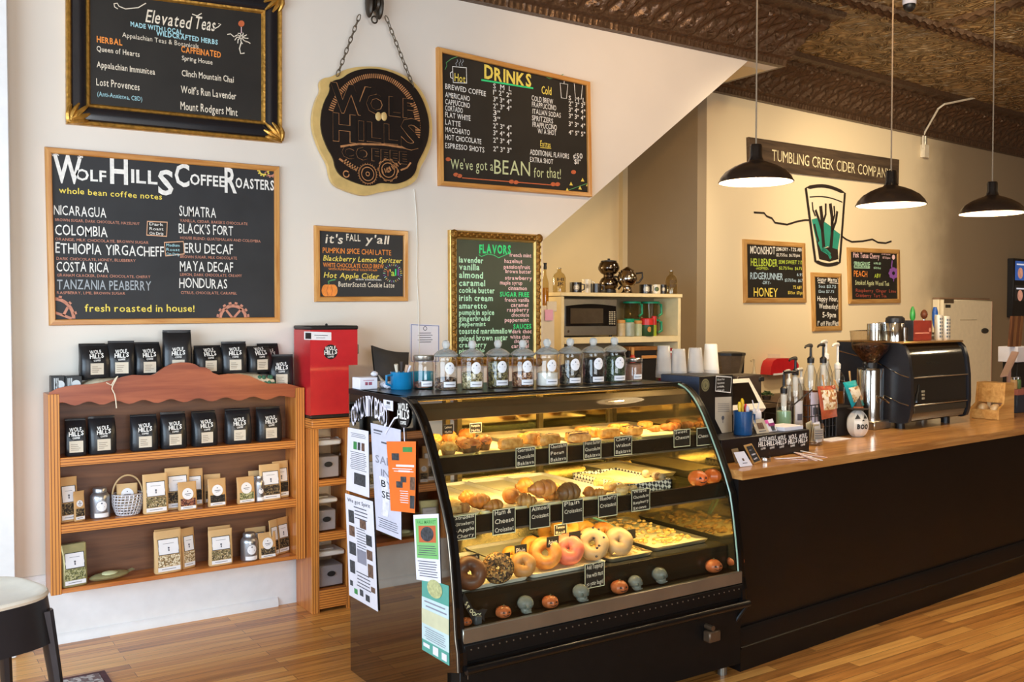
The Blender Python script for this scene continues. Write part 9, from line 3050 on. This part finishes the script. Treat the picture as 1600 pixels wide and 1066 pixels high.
# lit menu screen
a,c = FAR.uv(1583.5,450,.08)[0],FAR.uv(1583.5,450,.08)[0] + .75
z1,z0 = FAR.uv(1590,404,.08)[1],FAR.uv(1590,496,.08)[1]
E = thing('menu_screen','dark menu screen with small blue pictures high on the far wall','screen',tuple(FAR.pt((a + c) / 2,z0,0)),TILT)
far_box(a,c,.08,z0,z1,.078,MB(),.006).build('housing',M_BLKP,E)
M_SCR = mat('screen_blue','#2b4f92',rough=.3,var=.5,scale=6,emit=.55)
for (t0,t1) in ((408,438),(446,470)):
 za,zb = FAR.uv(1590,t0,.08)[1],FAR.uv(1590,t1,.08)[1]
 o = far_box(a + .04,a + .36,.083,zb,za,.004,MB(),.001).build('picture_tile',M_SCR if t0 < 440 else mat('screen_dim','#22201f',rough=.3,var=.5,scale=6,emit=.3),E)
 b = MB(); b.flat(ring2((a + .17,(za + zb) / 2 - .03),.07,14)[:-1],lambda u,z: FAR.pt(u,z,.084)); b.build('picture',mat('screen_food','#c9907a',rough=.4,var=.4,scale=20,emit=.4),o,**FLAT)
 b = MB(); stroke(b,[(a + .07,za - .04),(a + .3,za - .04)],lambda u,z: FAR.pt(u,z,.084),.018); b.build('caption',mat('screen_white','#cfd3e0',emit=.5,var=0),o,**FLAT)
# small camera dome under the ceiling
p = onz(1421,0,CEIL_Z)
E = thing('ceiling_camera','small black dome camera under the tin ceiling','camera',(p.x,p.y,CEIL_Z - .1))
b = MB(TW(E)); b.lathe([(.05,.1),(.05,.07),(.045,.065)],18); b.build('mount',M_PAPER,E)
b = MB(TW(E)); b.ball((0,0,.06),.045,.045,.05,16,10); b.build('dome',M_BLKP,E)
# ---- PENDANT LAMPS
M_SHADE = mat('shade_bronze','#3d2f25',rough=.28,metal=.5,var=.12,coat=.3)
M_SHIN = mat('shade_inside_white','#f3ead6',rough=.5,var=.02)
M_BULB = mat('bulb_glow','#ffd9a0',emit=14,var=0)
def pendant(loc,label):
 E = thing('pendant_lamp',label,'lamp',loc,0,'pendant lamps over the counter')
 T = TW(E)
 r = .183
 prof = [(r,0),(r * .985,.008),(r * .95,.022),(r * .82,.050),(r * .6,.075),(r * .38,.092),(r * .24,.100),(r * .2,.106)]
 b = MB(T); b.lathe(prof,44); b.build('shade',M_SHADE,E,smooth=60) if False else None
 b = MB(T)
 n = 44
 vs,fs = [],[]
 for (rr,z) in prof:
  for k in range(n):
   a = 2 * math.pi * k / n
   vs.append((rr * math.cos(a),rr * math.sin(a),z))
 for i in range(len(prof) - 1):
  for k in range(n):
   fs.append((i * n + k,i * n + (k + 1) % n,(i + 1) * n + (k + 1) % n,(i + 1) * n + k))
 b.add(vs,fs); b.build('shade',M_SHADE,E,smooth=60)
 b = MB(T); b.add([(x * .985,y * .985,z - .003) for x,y,z in vs],fs); b.build('shade_lining',M_SHIN,E,smooth=60)
 b = MB(T); b.tube([(r * math.cos(2 * math.pi * k / n),r * math.sin(2 * math.pi * k / n),-.001) for k in range(n)],.0035,6,closed=True); b.build('rim',M_SHADE,E)
 b = MB(T); b.lathe([(.040,.100),(.034,.116),(.030,.128),(.030,.178),(.026,.186),(.008,.188)],20); b.build('socket',mat('socket_black','#17110f',rough=.25,var=.05,coat=.4),E)
 b = MB(T); b.cyl((0,0,.186),(0,0,CEIL_Z - loc[2]),.0042,6); b.build('cord',mat('cord_tan','#8f7d66',rough=.5,var=.05),E)
 b = MB(T); b.lathe([(0,.020),(.022,.028),(.03,.045),(.026,.066),(.014,.088),(.014,.10)],18); b.build('bulb',M_BULB,E)
 b = MB(T); b.lathe([(.05,CEIL_Z - loc[2] - .03),(.05,CEIL_Z - loc[2] - .001)],16); b.build('ceiling_canopy',M_SHADE,E)
 point_light('pendant_bulb_light',(loc[0],loc[1],loc[2] + .012),20,(1.0,.78,.48),.03)
pendant((3.676,3.335,2.316),'first pendant lamp over the counter, hanging before the cider company sign')
pendant((4.643,3.24,2.253),'middle pendant lamp over the counter, hanging beside the glass painting')
pendant((5.547,3.185,2.255),'third pendant lamp, hanging before the taupe part of the far wall')
# ---- STOOL AND MAT IN THE FRONT CORNER
c = onz(-38,934,.75)
E = thing('metal_stool','gunmetal stool with a pale round-edged seat at the street end of the room','stool',(c.x,c.y,0),R(20))
T = TW(E)
def sqr(r,p=3.2,n=36):
 o = []
 for k in range(n):
  a = 2 * math.pi * k / n
  ca,sa = math.cos(a),math.sin(a)
  m = (abs(ca) ** p + abs(sa) ** p) ** (-1 / p)
  o.append((r * ca * m,r * sa * m))
 return o
M_GUN = mat('gunmetal','#3c3a3e',rough=.35,metal=.7,var=.1,scale=6)
b = MB(T)
rings = [(.17,.738),(.185,.742),(.19,.752),(.185,.760),(.17,.7605),(.155,.753)]
vs,fs = [],[]
n = 36
for rr,z in rings:
 vs += [(x,y,z) for x,y in sqr(rr)]
fs = [(i * n + k,i * n + (k + 1) % n,(i + 1) * n + (k + 1) % n,(i + 1) * n + k) for i in range(len(rings) - 1) for k in range(n)] + [tuple(range((len(rings) - 1) * n,len(rings) * n))]
b.add(vs,fs); b.build('seat',mat('seat_pale','#dcd5c6',rough=.35,var=.06),E)
b = MB(T)
vs = []
for rr,z in ((.186,.742),(.205,.60)):
 vs += [(x,y,z) for x,y in sqr(rr)]
b.add(vs,[(k,(k + 1) % n,n + (k + 1) % n,n + k) for k in range(n)]); b.build('apron',M_GUN,E)
for sx in (-1,1):
 for sy in (-1,1):
  b = MB(T); b.tube([(sx * .145,sy * .145,.70),(sx * .165,sy * .165,.5),(sx * .205,sy * .205,.02),(sx * .207,sy * .207,0)],.02,8,rr=[.034,.028,.018,.018],flat=.7); b.build('leg',M_GUN,E)
for a0,a1 in (((-1,-1),(1,-1)),((1,-1),(1,1)),((1,1),(-1,1)),((-1,1),(-1,-1))):
 b = MB(T); b.cyl((a0[0] * .185,a0[1] * .185,.25),(a1[0] * .185,a1[1] * .185,.25),.009,8); b.build('stretcher',M_GUN,E)
a,c = onz(112,1063,0),onz(165,1052,0)
E = thing('floor_mat','worn grey and red patterned floor mat at the front edge of the room','mat',(c.x - .35,c.y - .3,0))
b = MB(); b.rbox(c.x - .75,c.x,c.y - .55,c.y + .02,.0005,.008,.002); b.build('border',mat('mat_border','#5a3c42',rough=.9,var=.2,scale=40),E)
b = MB(); b.rbox(c.x - .72,c.x - .03,c.y - .52,c.y - .01,.006,.010,.001); b.build('field',speckle('mat_field',['#8f8a8a','#b5b0b0','#7a6668','#c9c5c5'],60,.9,.3),E)
